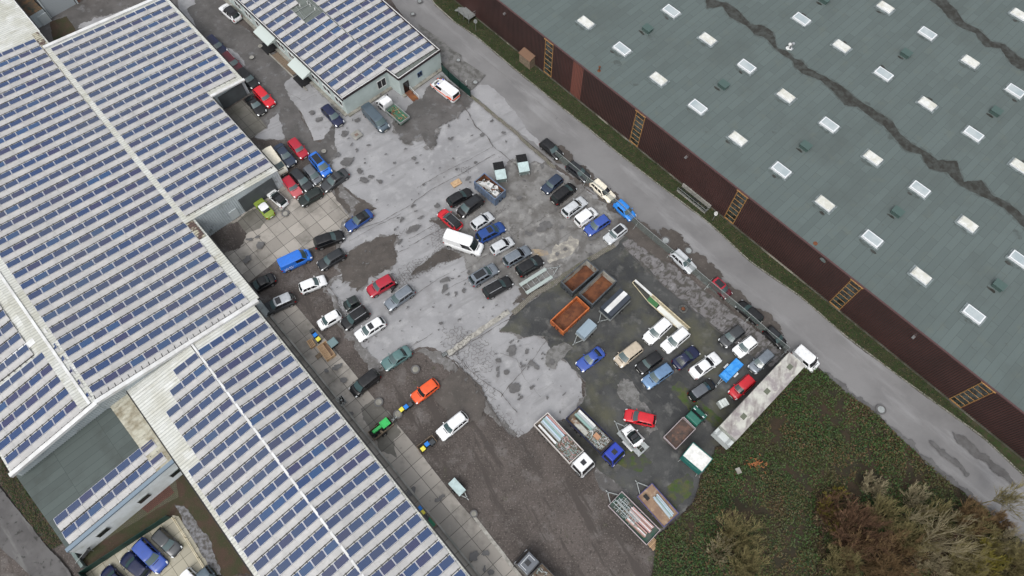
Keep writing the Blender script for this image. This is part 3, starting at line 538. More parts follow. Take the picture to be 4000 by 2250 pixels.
wallpoly(mb, LW(-38, -7.1), LW(1, -7.1), LW(0, -7).z, LW(0, -7).z); wallpoly(mb, LE(-.45, -.3), LE(-.45, 11.2), LE(0, -.3).z, LE(0, 11.2).z); wallpoly(mb, LA(-9, .7), LA(-.5, .7), LA(0, .7).z, LA(0, .7).z)
mb.build('wall', M['bluewall'], root, world=True)
def wallbox(root, name, L, r, c0, c1, z0, z1, m, off=.09, child=None):
    a = L(r, c0); b = L(r, c1); d = (b-a); d.z = 0; nr = Vector((d.y, -d.x, 0)).normalized(); mb = MB()
    A = Vector((a.x, a.y, 0))+nr*off; B_ = Vector((b.x, b.y, 0))+nr*off
    mb.bar(A+Vector((0, 0, (z0+z1)/2)), B_+Vector((0, 0, (z0+z1)/2)), .1, z1-z0); return mb.build(name, m, root, world=True)
M['shutter'] = mat('grey_roller_door', (.075, .085, .09), .5, col2=(.06, .066, .07), vs=.6, bump=.1)
M['paledoor'] = mat('pale_door', (.44, .48, .49), .5)
wallbox(root, 'roller_door', LE, 20.42, 4.0, 7.3, 0, 3.4, M['shutter']); wallbox(root, 'roller_door', LE, 11.42, 8.5, 11.0, .02, 2.9, M['shutter']); d_ = wallbox(root, 'door', LE, 20.42, 2.75, 3.5, .2, 2.2, M['paledoor'])
cells = [(r, c) for r in range(0, 30) for c in range(-12, 0)]; cells += [(-1-0, c) for c in ()]
cells = [(r, c) for r, c in cells]
field(root, LA, cells, None, 60)
cells = [(r, c) for r in range(0, 11) for c in range(0, 11)]+[(r, c) for r in range(11, 20) for c in range(0, 8) if not (r == 11 and c > 7)]
field(root, LE, cells, None, 25)
field(root, LW, [(r, c) for r in range(-4, 1) for c in range(-7, 0)], None, 15); field(root, LW3, [(r, c) for r in range(-6, 4) for c in range(-5, 0)], None, 0)
mb = MB()
for c in range(-12, 0): mb.bar(LA(29.5, c+.05, .12), LA(29.95, c-.05, .05), .09, .09); mb.bar(LA(29.5, c+.5, .12), LA(29.95, c+.45, .05), .09, .09)
mb.build('panel_bracket', M['trim'], root, world=True)
# ---- hall B
root = thing('solar_hall', 'hall beside the slab path at the bottom edge, blue solar panels on its gable roof', 'hall', Vector((LB(8, -5).x, LB(8, -5).y, 0)), AU)
corr(root, 'roof', LB, -1.6, 24, -5.0, .12, M['wroof']); corr(root, 'roof', LBl, -1.9, 24, -5.3, -.03, M['wroof']); corr(root, 'roof', LB, -1.62, -.55, -5.0, .1, M['dirtyroof'], .03); corr(root, 'roof', LBl, -2.1, -.9, -4.6, -.1, M['dirtyroof'], .03)
mb = MB(); pv = [LB(-1.5, -5.0, .14), LB(24, -5.0, .14)]; mb.bar(pv[0], pv[1], .28, .05)
mb.build('ridge_cap', M['white'], root, world=True)
mb = MB(); mb.bar(LB(-1.7, .2, -.05), LB(24, .2, -.05), .16, .14); mb.bar(LBl(-1.7, -5.35, -.02), LBl(24, -5.35, -.02), .12, .12); mb.build('gutter', M['trim'], root, world=True)
mb = MB(); wallpoly(mb, LB(-1.7, .05), LB(24, .05), 5.1, 5.1); wallpoly(mb, LBl(24, -5.2), LBl(-1.7, -5.2), 5.4, 5.4); wallpoly(mb, LB(24, -5), LB(24, .05), 6, 5.1); mb.build('wall', M['bluewall'], root, world=True)
mb = MB(); mb.bar(Vector((LB(-1.7, 0).x, LB(-1.7, 0).y, .2))+ev*1.05, Vector((LB(24, 0).x, LB(24, 0).y, .2))+ev*1.05, .25, .35); mb.build('plinth', M['concrete'], root, world=True)
field(root, LB, [(r, c) for r in range(0, 23) for c in range(-5, 0)], None, 75)
lft = {0: -2, 1: -3, 2: -4, 3: -4, 4: -4, 5: -4}
field(root, LBl, [(r, c) for r in range(0, 22) for c in range(lft.get(r, -5), 0)], None, 25)
# ---- block C: flat roofed annex with white rendered wall
root = thing('flat_roof_annex', 'annex with flat grey roof, two rows of solar panels and a white rendered wall', 'building', Vector((LC(0, -4).x, LC(0, -4).y, 0)), AU)
mb = MB(); mb.quad(LC(-4.6, -8.55, -.1), LC(2.2, -8.3, -.1), LC(2.2, -.5, -.1), LC(-4.6, -.9, -.1)); mb.build('roof', M['bitumen'], root, world=True)
corr(root, 'roof_sheet', LC, -4.4, 2.1, -1.0, .75, M['dirtyroof'], .1)
mb = MB(); mb.bar(LC(2.1, -8.35, .05), LC(2.1, .75, .05), .5, .3); mb.build('parapet', mat('blue_grey_flashing', (.16, .21, .26), .5), root, world=True)
mb = MB(); mb.bar(LC(-4.3, .8, .32), LC(2.3, .8, .32), .5, .25); mb.build('gutter', M['white'], root, world=True)
mb = MB(); zc = 4.35
wallpoly(mb, LC(2.2, -8.3), LC(2.2, .75), 4.0, zc+.2); wallpoly(mb, LC(-4.6, -8.55), LC(2.2, -8.3), 3.95, 3.95); wallpoly(mb, LC(2.2, .8), LC(-4.6, .8), zc+.2, zc+.2)
mb.build('wall', mat('white_render', (.70, .74, .76), .7, col2=(.58, .61, .61), vs=.5, layers=[((.30, .32, .28), .5, 7, .62, .78)]), root, world=True)
for c in (-6.3, -3.0, -.35):
    f = wallbox(root, 'window', LC, 2.2, c-.45, c+.45, 1.6, 2.7, M['galv'], .03); a = LC(2.2, c-.4); b = LC(2.2, c+.4); dd = (b-a); nr = Vector((dd.y, -dd.x, 0)).normalized(); mb = MB()
    A = Vector((a.x, a.y, 2.15))+nr*.09; B_ = Vector((b.x, b.y, 2.15))+nr*.09; mb.bar(A, B_, .04, .9)
    o = mb.build('pane', M['glass'], None); o.parent = f
    for v in o.data.vertices: v.co = root.matrix_basis.inverted() @ v.co
field(root, LC, [(r, c) for r in (0, 1) for c in range(-8, 0)], None, 16)
# ---- block D: office with parapet
root = thing('office_building', 'low pale green office block with dark fascia, stepped corner and two entrance canopies', 'building', Vector((LD(6, 5).x, LD(6, 5).y, 0)), AU)
M['droof'] = brick_mat('grey_roof_felt', (.115, .13, .12), (.05, .06, .055), AU, 1.0, 5.0, .02, .4, .75)
mb = MB(); mb.quad(LD(-8, 0, -.02), LD(12.95, 0, -.02), LD(12.95, 4.95, -.02), LD(-8, 4.95, -.02)); mb.quad(LD(-8, 4.95, -.02), LD(12.95, 4.95, -.02), LDr(12.8, 10, .02), LDr(-8, 10, .02)); mb.quad(LDr(12.8, 5.15, .0), LDr(14.5, 5.15, .0), LDr(14.4, 10, 0), LDr(12.8, 10, 0))
mb.build('roof', M['droof'], root, world=True)
M['green'] = mat('pale_green_wall', (.44, .51, .50), .65, col2=(.37, .43, .42), vs=.35, layers=[((.24, .27, .25), .9, 6, .62, .8)])
A0 = LD(-8, 0); A1 = LD(13, 0); A2 = LD(13, 4.95); A3 = LDr(14.5, 5.1); A4 = LDr(14.4, 10); A5 = LDr(-8, 10)
mb = MB()
for a, b in ((A1, A0), (A2, A1), (A3, A2), (A4, A3), (A5, A4)): wallpoly(mb, b, a, min(a.z, b.z)+.05, min(a.z, b.z)+.05)
mb.build('wall', M['green'], root, world=True)
mb = MB(); mw = MB()
for a, b, zz in ((A1, A2, 4.0), (A2, A3, 4.0), (A3, A4, 4.0), (A0, A1, 3.65), (A4, A5, 3.85)):
    a = Vector((a.x, a.y, zz)); b = Vector((b.x, b.y, zz)); mb.bar(a, b, .32, .42); mw.bar(a+Vector((0, 0, .23)), b+Vector((0, 0, .23)), .12, .04)
mb.build('fascia', mat('dark_brown_fascia', (.028, .020, .022), .5), root, world=True); mw.build('fascia_trim', M['white'], root, world=True)
mb = MB()
for a, b in ((A1, A2), (A3, A4), (A0, A1)):
    a = Vector((a.x, a.y, .12)); b = Vector((b.x, b.y, .12)); d = (b-a).normalized(); nr = Vector((d.y, -d.x, 0)); mb.bar(a+nr*.25, b+nr*.25, .6, .25)
mb.build('foundation', M['kerbstone'], root, world=True)
def win(a, b, t0, t1, z0, z1, name='window', m=None, pane=None, mull=1):
    a = Vector((a.x, a.y, 0)); b = Vector((b.x, b.y, 0)); d = b-a; nr = Vector((d.y, -d.x, 0)).normalized(); A = a+d*t0; B_ = a+d*t1; mb = MB(); zz = Vector((0, 0, 1)); w_ = .07
    for p, s in ((A+zz*z0, B_+zz*z0), (A+zz*z1, B_+zz*z1), (A+zz*z0, A+zz*z1), (B_+zz*z0, B_+zz*z1)): mb.bar(p+nr*.04, s+nr*.04, .1, w_) if abs((p-s).z) < .1 else mb.bar(p+nr*.04, s+nr*.04, w_, .1)
    for i in range(1, mull+1): p = A.lerp(B_, i/(mull+1)); mb.bar(p+zz*z0+nr*.04, p+zz*z1+nr*.04, w_, .1)
    f = mb.build(name, m or M['white'], root, world=True); mp = MB(); mp.quad(A+zz*z0+nr*.03, B_+zz*z0+nr*.03, B_+zz*z1+nr*.03, A+zz*z1+nr*.03); o = mp.build('pane', pane or M['darkglass'], None)
    for v in o.data.vertices: v.co = root.matrix_basis.inverted() @ v.co
    o.parent = f; return f
win(A1, A2, .74, .93, 1.2, 2.9); win(A3, A4, .42, .52, 1.6, 2.5, m=mat('blue_window_frame', (.04, .08, .16), .4)); win(A3, A4, .07, .19, .25, 2.5, name='door', m=M['trim'], mull=0)
for t in [i/14 for i in range(14)]: win(A0, A1, t+.012, t+.055, 1.3, 2.6)
for c0, rr in ((2.3, 0), (6.9, 0)):                                         # canopies over the west doors
    a = LD(c0, -.05); b = LD(c0+2.0, -.05); nr = -ev; za = 3.1
    mb = MB(); a = Vector((a.x, a.y, za)); b = Vector((b.x, b.y, za)); o1 = a+nr*1.7+Vector((0, 0, -.55)); o2 = b+nr*1.7+Vector((0, 0, -.55)); lo = Vector((0, 0, -.12))
    mb.add([a, b, o2, o1, a+lo, b+lo, o2+lo, o1+lo], [(0, 1, 2, 3), (7, 6, 5, 4), (0, 4, 5, 1), (1, 5, 6, 2), (2, 6, 7, 3), (3, 7, 4, 0)]); mb.add([b, b+Vector((0, 0, -.65)), o2], [(0, 1, 2)]); mb.add([a, a+Vector((0, 0, -.65)), o1], [(0, 1, 2)])
    mb.build('canopy', mat('pale_canopy', (.42, .47, .45), .5), root, world=True)
mb = MB(); mt_ = MB()
for c0 in (2.3, 6.9):
    mt_ = MB(); p = LD(c0+1, 0); mt_.box(Vector((p.x, p.y, .15))-ev*1.1, (2.6, 2.0, .3), AU); mt_.build('doorstep', M['trim'], root, world=True)
p0 = LD(3.9, -1.05); p1 = LD(9, -1.05); mb.bar(Vector((p0.x, p0.y, .1)), Vector((p1.x, p1.y, .1)), .2, .22)
mb.build('bed_kerb', M['kerbstone'], root, world=True)
HOLE = [(900+x/2.73, y/2.73) for x, y in ((640, 90), (725, 180), (795, 255), (840, 240), (1000, 125), (960, 115), (900, 60), (840, 0), (780, -60), (690, -60), (725, 40))]
def hole(L, r, c):
    v = L(r+.45, c+.5)-Vector((0, 0, H)); d = v.dot(fw); return inside((2000+FPX*v.dot(rt)/d, 1125-FPX*v.dot(up)/d), HOLE)
cl = []
for r in range(-4, 13):
    for c in range(0, 5):
        if hole(LD, r, c): continue
        cl.append((r, c))
field(root, LD, cl, None, 45)
field(root, LDr, [(r, c) for r in range(-4, 14) for c in range(5, 10) if not hole(LDr, r, c)], None, 45)
mb = MB()
for (x, y) in ((745, 70), (825, 42), (855, 70), (905, 112)): p = z('U', x, y, 3.95); mb.cyl(p, p+Vector((0, 0, .5)), .09, .09, 8)
mb.build('roof_vent', M['white'], root, world=True)
mb = MB(); mb.bar(z('U', 690, 130, 4.05), z('U', 850, 40, 4.05), .08); mb.bar(z('U', 770, 215, 4.05), z('U', 920, 95, 4.05), .1); mb.bar(z('U', 820, 0, 4.05), z('U', 960, 120, 4.05), .08); mb.bar(z('U', 700, 70, 4.05), z('U', 790, 200, 4.05), .06)
mb.build('roof_pipe', M['galv'], root, world=True)
o = MB()
p0 = LD(4.2, -.2); p1 = LD(7.0, -.2); p2 = LD(7.0, -1.0); p3 = LD(4.2, -1.0); o.add([Vector((p.x, p.y, .13)) for p in (p0, p1, p2, p3)], [(3, 2, 1, 0)])
o.build('gravel_bed', mat('brown_pebbles', (.19, .14, .10), .9, col2=(.10, .08, .06), vs=7, bump=1, bs=9), root, world=True)
# ramp at office door
a = A3.lerp(A4, .13); a = Vector((a.x, a.y, 0)); t = thing('access_ramp', 'rusty brown steel ramp with a white handrail at the office door', 'ramp', a+eu*1.2, AU)
mb = MB(); mb.add([(-1.1, -.55, .35), (1.2, -.55, .05), (1.2, .55, .05), (-1.1, .55, .35), (-1.1, -.55, .27), (1.2, -.55, .0), (1.2, .55, .0), (-1.1, .55, .27)], [(0, 1, 2, 3), (0, 4, 5, 1), (1, 5, 6, 2), (2, 6, 7, 3), (3, 7, 4, 0)]); mb.build('ramp_deck', M['rust'], t)
mb = MB(); mb.bar((-1.1, .5, 1.2), (1.2, .5, .95), .05); mb.bar((-1.1, .5, .3), (-1.1, .5, 1.2), .05); mb.bar((1.2, .5, .05), (1.2, .5, .95), .05); mb.bar((0, .5, .2), (0, .5, 1.07), .05); mb.build('handrail', M['white'], t)
# ---- far north-west garage
def yb(p, du, dv, h=0): return Vector((p.x, p.y, 0))+eu*du+ev*dv+Vector((0, 0, h))
g0 = z('Y', 430, 455); g1 = z('Y', 700, 290)
root = thing('garage', 'low pale ribbed garage with a dark mossy roof and a white door, top left corner', 'garage', g0, AU)
L1 = (g1-g0).length; mb = MB(); ribwall(mb, g0, g1, 2.9, 2.9); wallpoly(mb, g1, yb(g1, -8, 0), 2.9, 2.9); mb.build('wall', M['bluewall'], root, world=True)
dn_ = (g1-g0).normalized(); nn_ = Vector((-dn_.y, dn_.x, 0))
mb = MB(); mb.quad(g0+Vector((0, 0, 2.9))-dn_*3, g1+Vector((0, 0, 2.9)), g1+nn_*10+Vector((0, 0, 2.95)), g0+nn_*10-dn_*3+Vector((0, 0, 2.95)))
mb.build('roof', mat('mossy_brown_roof', (.05, .042, .034), .9, col2=(.11, .065, .035), vs=.5, layers=[((.035, .04, .03), 1.5, 6, .5, .6)]), root, world=True)
mb = MB(); p = g0+dn_*(L1*.6)-nn_*.12; mb.bar(p+Vector((0, 0, 1.15)), p+dn_*1.6+Vector((0, 0, 1.15)), .1, 2.1); mb.build('door', M['paledoor'], root, world=True)
h0 = z('Y', 710, 250); h1 = z('Y', 1030, 70); h2 = z('Y', 1070, 90)
root = thing('workshop_front', 'workshop front with wide pale ribbed gate and brick wall, top edge left', 'workshop', h0, AU)
d1 = (h1-h0).normalized(); n1 = Vector((-d1.y, d1.x, 0)); mb = MB(); mb.quad(h0, h1, h1+Vector((0, 0, 4.6)), h0+Vector((0, 0, 4.6))); mb.build('gate', mat('pale_ribbed_gate', (.36, .39, .41), .5, stripes=(AV, .18, .25, .3)), root, world=True)
mb = MB(); mb.bar(h1+d1*.15+Vector((0, 0, 2.3)), h1+d1*.4+Vector((0, 0, 2.3)), .3, 4.6); mb.bar(h0-d1*.3+Vector((0, 0, 2.3)), h0-d1*.05+Vector((0, 0, 2.3)), .25, 4.6); mb.build('gate_frame', M['paledoor'], root, world=True)
mb = MB(); mb.quad(h1+d1*.4, h1+d1*9, h1+d1*9+Vector((0, 0, 4.6)), h1+d1*.4+Vector((0, 0, 4.6))); mb.build('wall', brick_mat('red_brick', (.16, .07, .045), (.12, .10, .09), AV, .25, .08, .012, .5), root, world=True)
mb = MB(); mb.quad(h0+Vector((0, 0, 4.6))-d1*.3, h1+d1*9+Vector((0, 0, 4.6)), h1+d1*9+n1*12+Vector((0, 0, 4.7)), h0+n1*12-d1*.3+Vector((0, 0, 4.7))); mb.build('roof', M['droof'], root, world=True)
# ------------------------------------------------------------------ the big brown hall
root = thing('brown_hall', 'very large hall with dark red ribbed walls and a grey felt roof full of skylights', 'hall', hb(40, 30), AB)
M['brown'] = mat('dark_red_cladding', (.066, .029, .026), .55, col2=(.050, .023, .021), vs=.25, stripes=(AB, .30, .75, .42))  # dark stripes put the shade between the ribs into the colour
M['brown2'] = mat('faded_red_cladding', (.17, .065, .05), .55, stripes=(AB, .30, .6, .42))  # rib shade striped into the colour here as well
M['felt'] = brick_mat('roof_felt', (.088, .110, .108), (.045, .055, .054), AB+math.pi/2, 5.0, 1.0, .016, .43, .8, layers=[((.070, .084, .081), .12, 6, .48, .68, .6), ((.10, .115, .10), .5, 6, .56, .75, .6), ((.06, .058, .045), 1.8, 5, .66, .76, .6)], var=.07)
wins = [(-15.9, -13.9, 1.6), (0.0, None, .4)]
def sx(reg, x, y, h):                       # distance along wall of a photo point at height h
    p = z(reg, x, y, h); return (p-ra).dot(eb)
WX = [(sx('T', 1037, 365, 7.9), sx('T', 1113, 435, 7.9)), (sx('T', 1885, 1050, 7.9), sx('T', 1972, 1110, 7.9)), (sx('O', 500, 85, 7.9), sx('O', 577, 135, 7.9)), (sx('O', 1310, 712, 7.9), sx('O', 1393, 775, 7.9)), (sx('P', 2107, 157, 7.9), sx('P', 2198, 215, 7.9))]
pw = WX[1][0]-WX[0][0]; wd0 = sum(b-a for a, b in WX)/5
x_prev = WX[0][0]-pw*1.32; WX = [(x_prev, x_prev+wd0)]+[(a, a+wd0) for a, b in WX]
fx0, fx1 = sx('T', 1290, 580, 7.9), sx('T', 1390, 655, 7.9)
mb = MB(); mf = MB(); edges = [(-60, WX[0][0])]+[(WX[i][1], WX[i+1][0]) for i in range(5)]+[(WX[5][1], 95)]
for a, b in edges:
    if a < fx0 < b:
        ribwall(mb, hb(a, 0), hb(fx0, 0), HB, HB, .55, .30, .06); ribwall(mf, hb(fx0, 0), hb(fx1, 0), HB, HB, .55, .30, .06); ribwall(mb, hb(fx1, 0), hb(b, 0), HB, HB, .55, .30, .06)
    else: ribwall(mb, hb(a, 0), hb(b, 0), HB, HB, .55, .30, .06)
mb.build('wall', M['brown'], root, world=True); mf.build('wall_panel', M['brown2'], root, world=True)
mb = MB(); mb.bar(hb(-60, .12, .28), hb(95, .12, .28), .22, .56); mb.build('plinth', mat('mossy_plinth', (.12, .115, .095), .8, col2=(.06, .058, .04), vs=.5, layers=[((.28, .26, .22), .12, 5, .56, .62)]), root, world=True)
M['yellowwood'] = mat('ochre_timber', (.36, .20, .075), .6, col2=(.25, .14, .06), vs=3)
M['hallpane'] = mat('hall_window_glass', (.045, .058, .056), .12, spec=.7, col2=(.015, .015, .012), vs=1.2, lo=.45, hi=.55)
for k, (a, b) in enumerate(WX):
    mb = MB(); z0, z1 = .6, 7.85
    for s in (a+.07, b-.07): mb.bar(hb(s, -.04, z0), hb(s, -.04, z1), .09, .09)
    n = 7
    for i in range(n+1): zz = z0+(z1-z0)*i/n; mb.bar(hb(a, -.02, zz), hb(b, -.02, zz), .06, .05 if i not in (0, n) else .2)
    mb.bar(hb(a-.1, -.08, z1+.1), hb(b+.1, -.08, z1+.1), .3, .12)
    f = mb.build('window', M['yellowwood'], root, world=True); mp = MB(); mp.quad(hb(a, .02, z0), hb(b, .02, z0), hb(b, .02, z1), hb(a, .02, z1)); o = mp.build('pane', M['hallpane'], None); I_ = root.matrix_basis.inverted()
    for v in o.data.vertices: v.co = I_ @ v.co
    o.parent = f
mb = MB(); mb.quad(hb(-60, 0, HB), hb(95, 0, HB), hb(95, 110, HB), hb(-60, 110, HB)); 
for a, b, c, d in ((hb(95, 0), hb(95, 110), 0, 0), (hb(95, 110), hb(-60, 110), 0, 0), (hb(-60, 110), hb(-60, 0), 0, 0)): wallpoly(mb, a, b, HB-.01, HB-.01)
mb.build('roof', M['felt'], root, world=True)
mb = MB(); mb.bar(hb(-60, -.02, HB+.04), hb(95, -.02, HB+.04), .22, .18); mb.build('roof_edge', mat('reddish_edge_trim', (.075, .04, .04), .5), root, world=True)
# skylights
def roofpt(p): return Vector((p.x, p.y, HB))
q4 = lambda x, y: q(x, y, HB+.35)
rows = [(q4(1474, 55), [q4(*p) for p in ((1474, 55), (1565, 122), (1657, 197), (1756, 268), (1857, 348), (1966, 427), (2076, 511), (2195, 600), (2318, 693), (2451, 790))], 10, 0),
        (None, [q4(*p) for p in ((1689, 27), (1781, 97), (1879, 166), (1978, 240), (2087, 313), (2197, 396), (2315, 475), (2436, 563), (2566, 652))], 9, 1),
        (None, [q4(*p) for p in ((2017, 47), (2118, 115), (2224, 185), (2334, 260), (2450, 336), (2567, 417))], 6, 0), (None, [q4(*p) for p in ((2228, 17), (2334, 83), (2442, 154), (2555, 228))], 4, 1), (None, [q4(*p) for p in ((2565, 35),)], 1, 1)]
M['curb'] = mat('skylight_curb', (.62, .64, .66), .4); M['dome'] = mat('white_dome', (.60, .61, .59), .3, col2=(.48, .48, .43), vs=.9); M['sglass'] = mat('skylight_glass', (.30, .35, .37), .25, col2=(.38, .42, .43), vs=.4)
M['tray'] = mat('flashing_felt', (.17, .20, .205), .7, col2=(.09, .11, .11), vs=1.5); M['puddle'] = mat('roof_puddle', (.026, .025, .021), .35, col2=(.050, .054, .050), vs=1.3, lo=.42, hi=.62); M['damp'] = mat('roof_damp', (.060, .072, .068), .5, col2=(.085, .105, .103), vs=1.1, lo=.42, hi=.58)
pud = []; pud2 = []
for k, (_, pts, n, par) in enumerate(rows):
    step = (pts[-1]-pts[0])/(max(1, n-1)) if n > 1 else None
    pp = list(pts)
    if step is not None and k in (1, 2, 3): pass
    for i, p in enumerate(pp):
        c = Vector((p.x, p.y, HB)); flat = (i+par) % 2 == 0 if k == 0 else (i+par) % 2 == 1
        if k == 0: flat = i % 2 == 1
        if k == 1: flat = i % 2 == 0
        if k == 2: flat = i % 2 == 0
        if k == 3: flat = i % 2 == 1
        if k == 4: flat = False
        mb = MB(); mb.box(c+Vector((0, 0, .06)), (3.0, 1.95, .12), AB); mb.build('skylight_base', M['tray'], root, world=True)
        mb = MB(); mb.box(c+Vector((0, 0, .26)), (2.55, 1.52, .30) if flat else (2.45, 1.38, .24), AB, taper=.97)
        s_ = mb.build('skylight', M['curb'], root, world=True); mb = MB()
        if flat: mb.box(c+Vector((0, 0, .425)), (2.15, 1.14, .04), AB)
        else: mb.box(c+Vector((0, 0, .44)), (2.38, 1.32, .13), AB, taper=.86)
        o = mb.build('skylight_glazing', M['sglass'] if flat else M['dome'], None); o.parent = s_
        for v in o.data.vertices: v.co = I_ @ v.co
        side = -1 if (k in (0, 2, 4) or (k == 1 and i > 3)) else 1
        if k == 1: side = -1 if i < 0 else -1
        if k == 2: side = 1
        if k == 3: side = -1
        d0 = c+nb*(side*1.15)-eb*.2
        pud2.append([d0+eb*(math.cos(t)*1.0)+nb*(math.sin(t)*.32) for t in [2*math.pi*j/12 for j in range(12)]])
        if rs.random() < .55: d1 = c+nb*(side*1.35)+eb*rs.uniform(-1.2, 1.4); pud.append([d1+eb*(math.cos(t)*.4)+nb*(math.sin(t)*.22) for t in [2*math.pi*j/9 for j in range(9)]])
for x, y in ((1629.6, 70.7), (1821, 211.6), (2028, 366), (2259, 532), (2515, 717), (2281, 133), (2508, 279), (2076, -3)):
    c = q(x, y, HB+.5); c.z = HB; mb = MB(); mb.box(c+Vector((0, 0, .3)), (1.35, 1.05, .6), AB); mb.box(c+Vector((0, 0, .63)), (1.5, 1.2, .07), AB); mb.build('roof_vent_box', mat('green_vent', (.060, .095, .088), .5) if 'green_vent' not in bpy.data.materials else bpy.data.materials['green_vent'], root, world=True)
    pud.append([c-nb*.95+eb*(math.cos(t)*.6)+nb*(math.sin(t)*.2)-eb*.3 for t in [2*math.pi*j/9 for j in range(9)]])
def chim(x, y, h, r_, m, cap): 
    c = q(x, y, HB); mb = MB(); mb.cyl(c, c+Vector((0, 0, h)), r_*.5, None, 10); mb.cyl(c+Vector((0, 0, h)), c+Vector((0, 0, h+.12)), r_, r_*.8, 12); mb.cyl(c, c+Vector((0, 0, .06)), r_*1.4, r_*1.2, 12); mb.build('flue', m, root, world=True)
chim(1990, 122, 1.0, .25, M['chrome'], 0); chim(1983, 121, .8, .28, M['white'], 0); chim(1507, 178, .8, .2, M['rust'], 0)
c = q(2051, 612.6, HB); mb = MB(); mb.cyl(c, c+Vector((0, 0, .05)), .3, .3, 14); mb.build('roof_drain', M['rust'], root, world=True)
bands = [[(1775, -15), (1800, 5), (1822, 12), (1850, 28), (1885, 62), (1905, 80), (1930, 92), (1955, 125), (1975, 132), (1995, 150), (2008, 158), (2030, 172), (2070, 195), (2110, 222), (2140, 250), (2165, 262), (2200, 290), (2230, 315), (2258, 345), (2290, 362), (2320, 385), (2350, 412), (2385, 428), (2420, 462), (2450, 475), (2490, 500), (2530, 520), (2600, 570)],
         [(2325, -12), (2360, 10), (2395, 35), (2420, 60), (2455, 80), (2490, 105), (2520, 118), (2560, 150), (2600, 180)]]
for b_ in bands:
    P = [q(x, y, HB) for x, y in b_]; up1 = []; dn1 = []
    for i, p in enumerate(P):
        w1 = abs(noise.noise(Vector((i*.61, 3.3, len(b_)))))*3.4+.12; w2 = abs(noise.noise(Vector((i*.53, 9.3, len(b_)))))*3.0+.12; up1.append(p+nb*w1); dn1.append(p-nb*w2)
    pud.append(up1+dn1[::-1]); pud2.append([p+nb*.3 for p in up1]+[p-nb*.3 for p in dn1[::-1]])
for x, y in ((1700, 25), (1950, 330), (2145, 245), (2180, 262), (2240, 345), (2280, 375), (2100, 215), (2330, 400), (2410, 450), (1640, 95), (2070, 655), (2560, 590), (1980, 118), (1600, 212), (1555, 160)): pud2.append(blob(q(x, y, HB), rs.uniform(.25, .6), rs.uniform(0, 3), 1.5))
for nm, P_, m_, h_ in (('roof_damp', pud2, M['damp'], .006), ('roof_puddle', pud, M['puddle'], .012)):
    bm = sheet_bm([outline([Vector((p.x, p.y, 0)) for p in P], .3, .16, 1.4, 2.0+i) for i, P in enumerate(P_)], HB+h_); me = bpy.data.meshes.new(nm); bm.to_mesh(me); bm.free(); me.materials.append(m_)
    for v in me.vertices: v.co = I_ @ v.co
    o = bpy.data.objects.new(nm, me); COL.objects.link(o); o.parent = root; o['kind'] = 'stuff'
for x, y in ((1270, 34), (1722, 399), (2297, 849)):
    s = (q(x, y, 6.6)-ra).dot(eb); mb = MB(); mb.box(hb(s, -.22, 6.6), (.35, .4, .22), AB); mb.build('wall_lamp', M['chrome'], root, world=True)
# ------------------------------------------------------------------ cars
C = dict(white=(.70, .71, .72), silver=(.42, .44, .46), black=(.006, .006, .007), charcoal=(.018, .020, .023), grey=(.115, .125, .14), navy=(.008, .012, .045), blue=(.012, .048, .20), royal=(.030, .070, .30), brightblue=(.02, .20, .62),
         vivid=(.02, .14, .55), red=(.50, .012, .022), dred=(.09, .010, .018), crimson=(.33, .012, .028), cream=(.72, .67, .55), beige=(.42, .36, .28), lime=(.20, .27, .045), teal=(.075, .145, .145), slate=(.085, .115, .14), steel=(.17, .195, .225), orange=(.66, .085, .018), dblue=(.020, .032, .06),
         lightblue=(.13, .22, .36), green=(.02, .115, .085), lorryblue=(.015, .04, .34), dgrey=(.05, .053, .057), faded=(.42, .09, .10), pearl=(.47, .49, .51), olive=(.012, .018, .016))
def P_(c): return paint('paint_'+c, C[c], .35 if c in ('silver', 'grey', 'steel', 'slate', 'lightblue', 'dgrey') else 0)
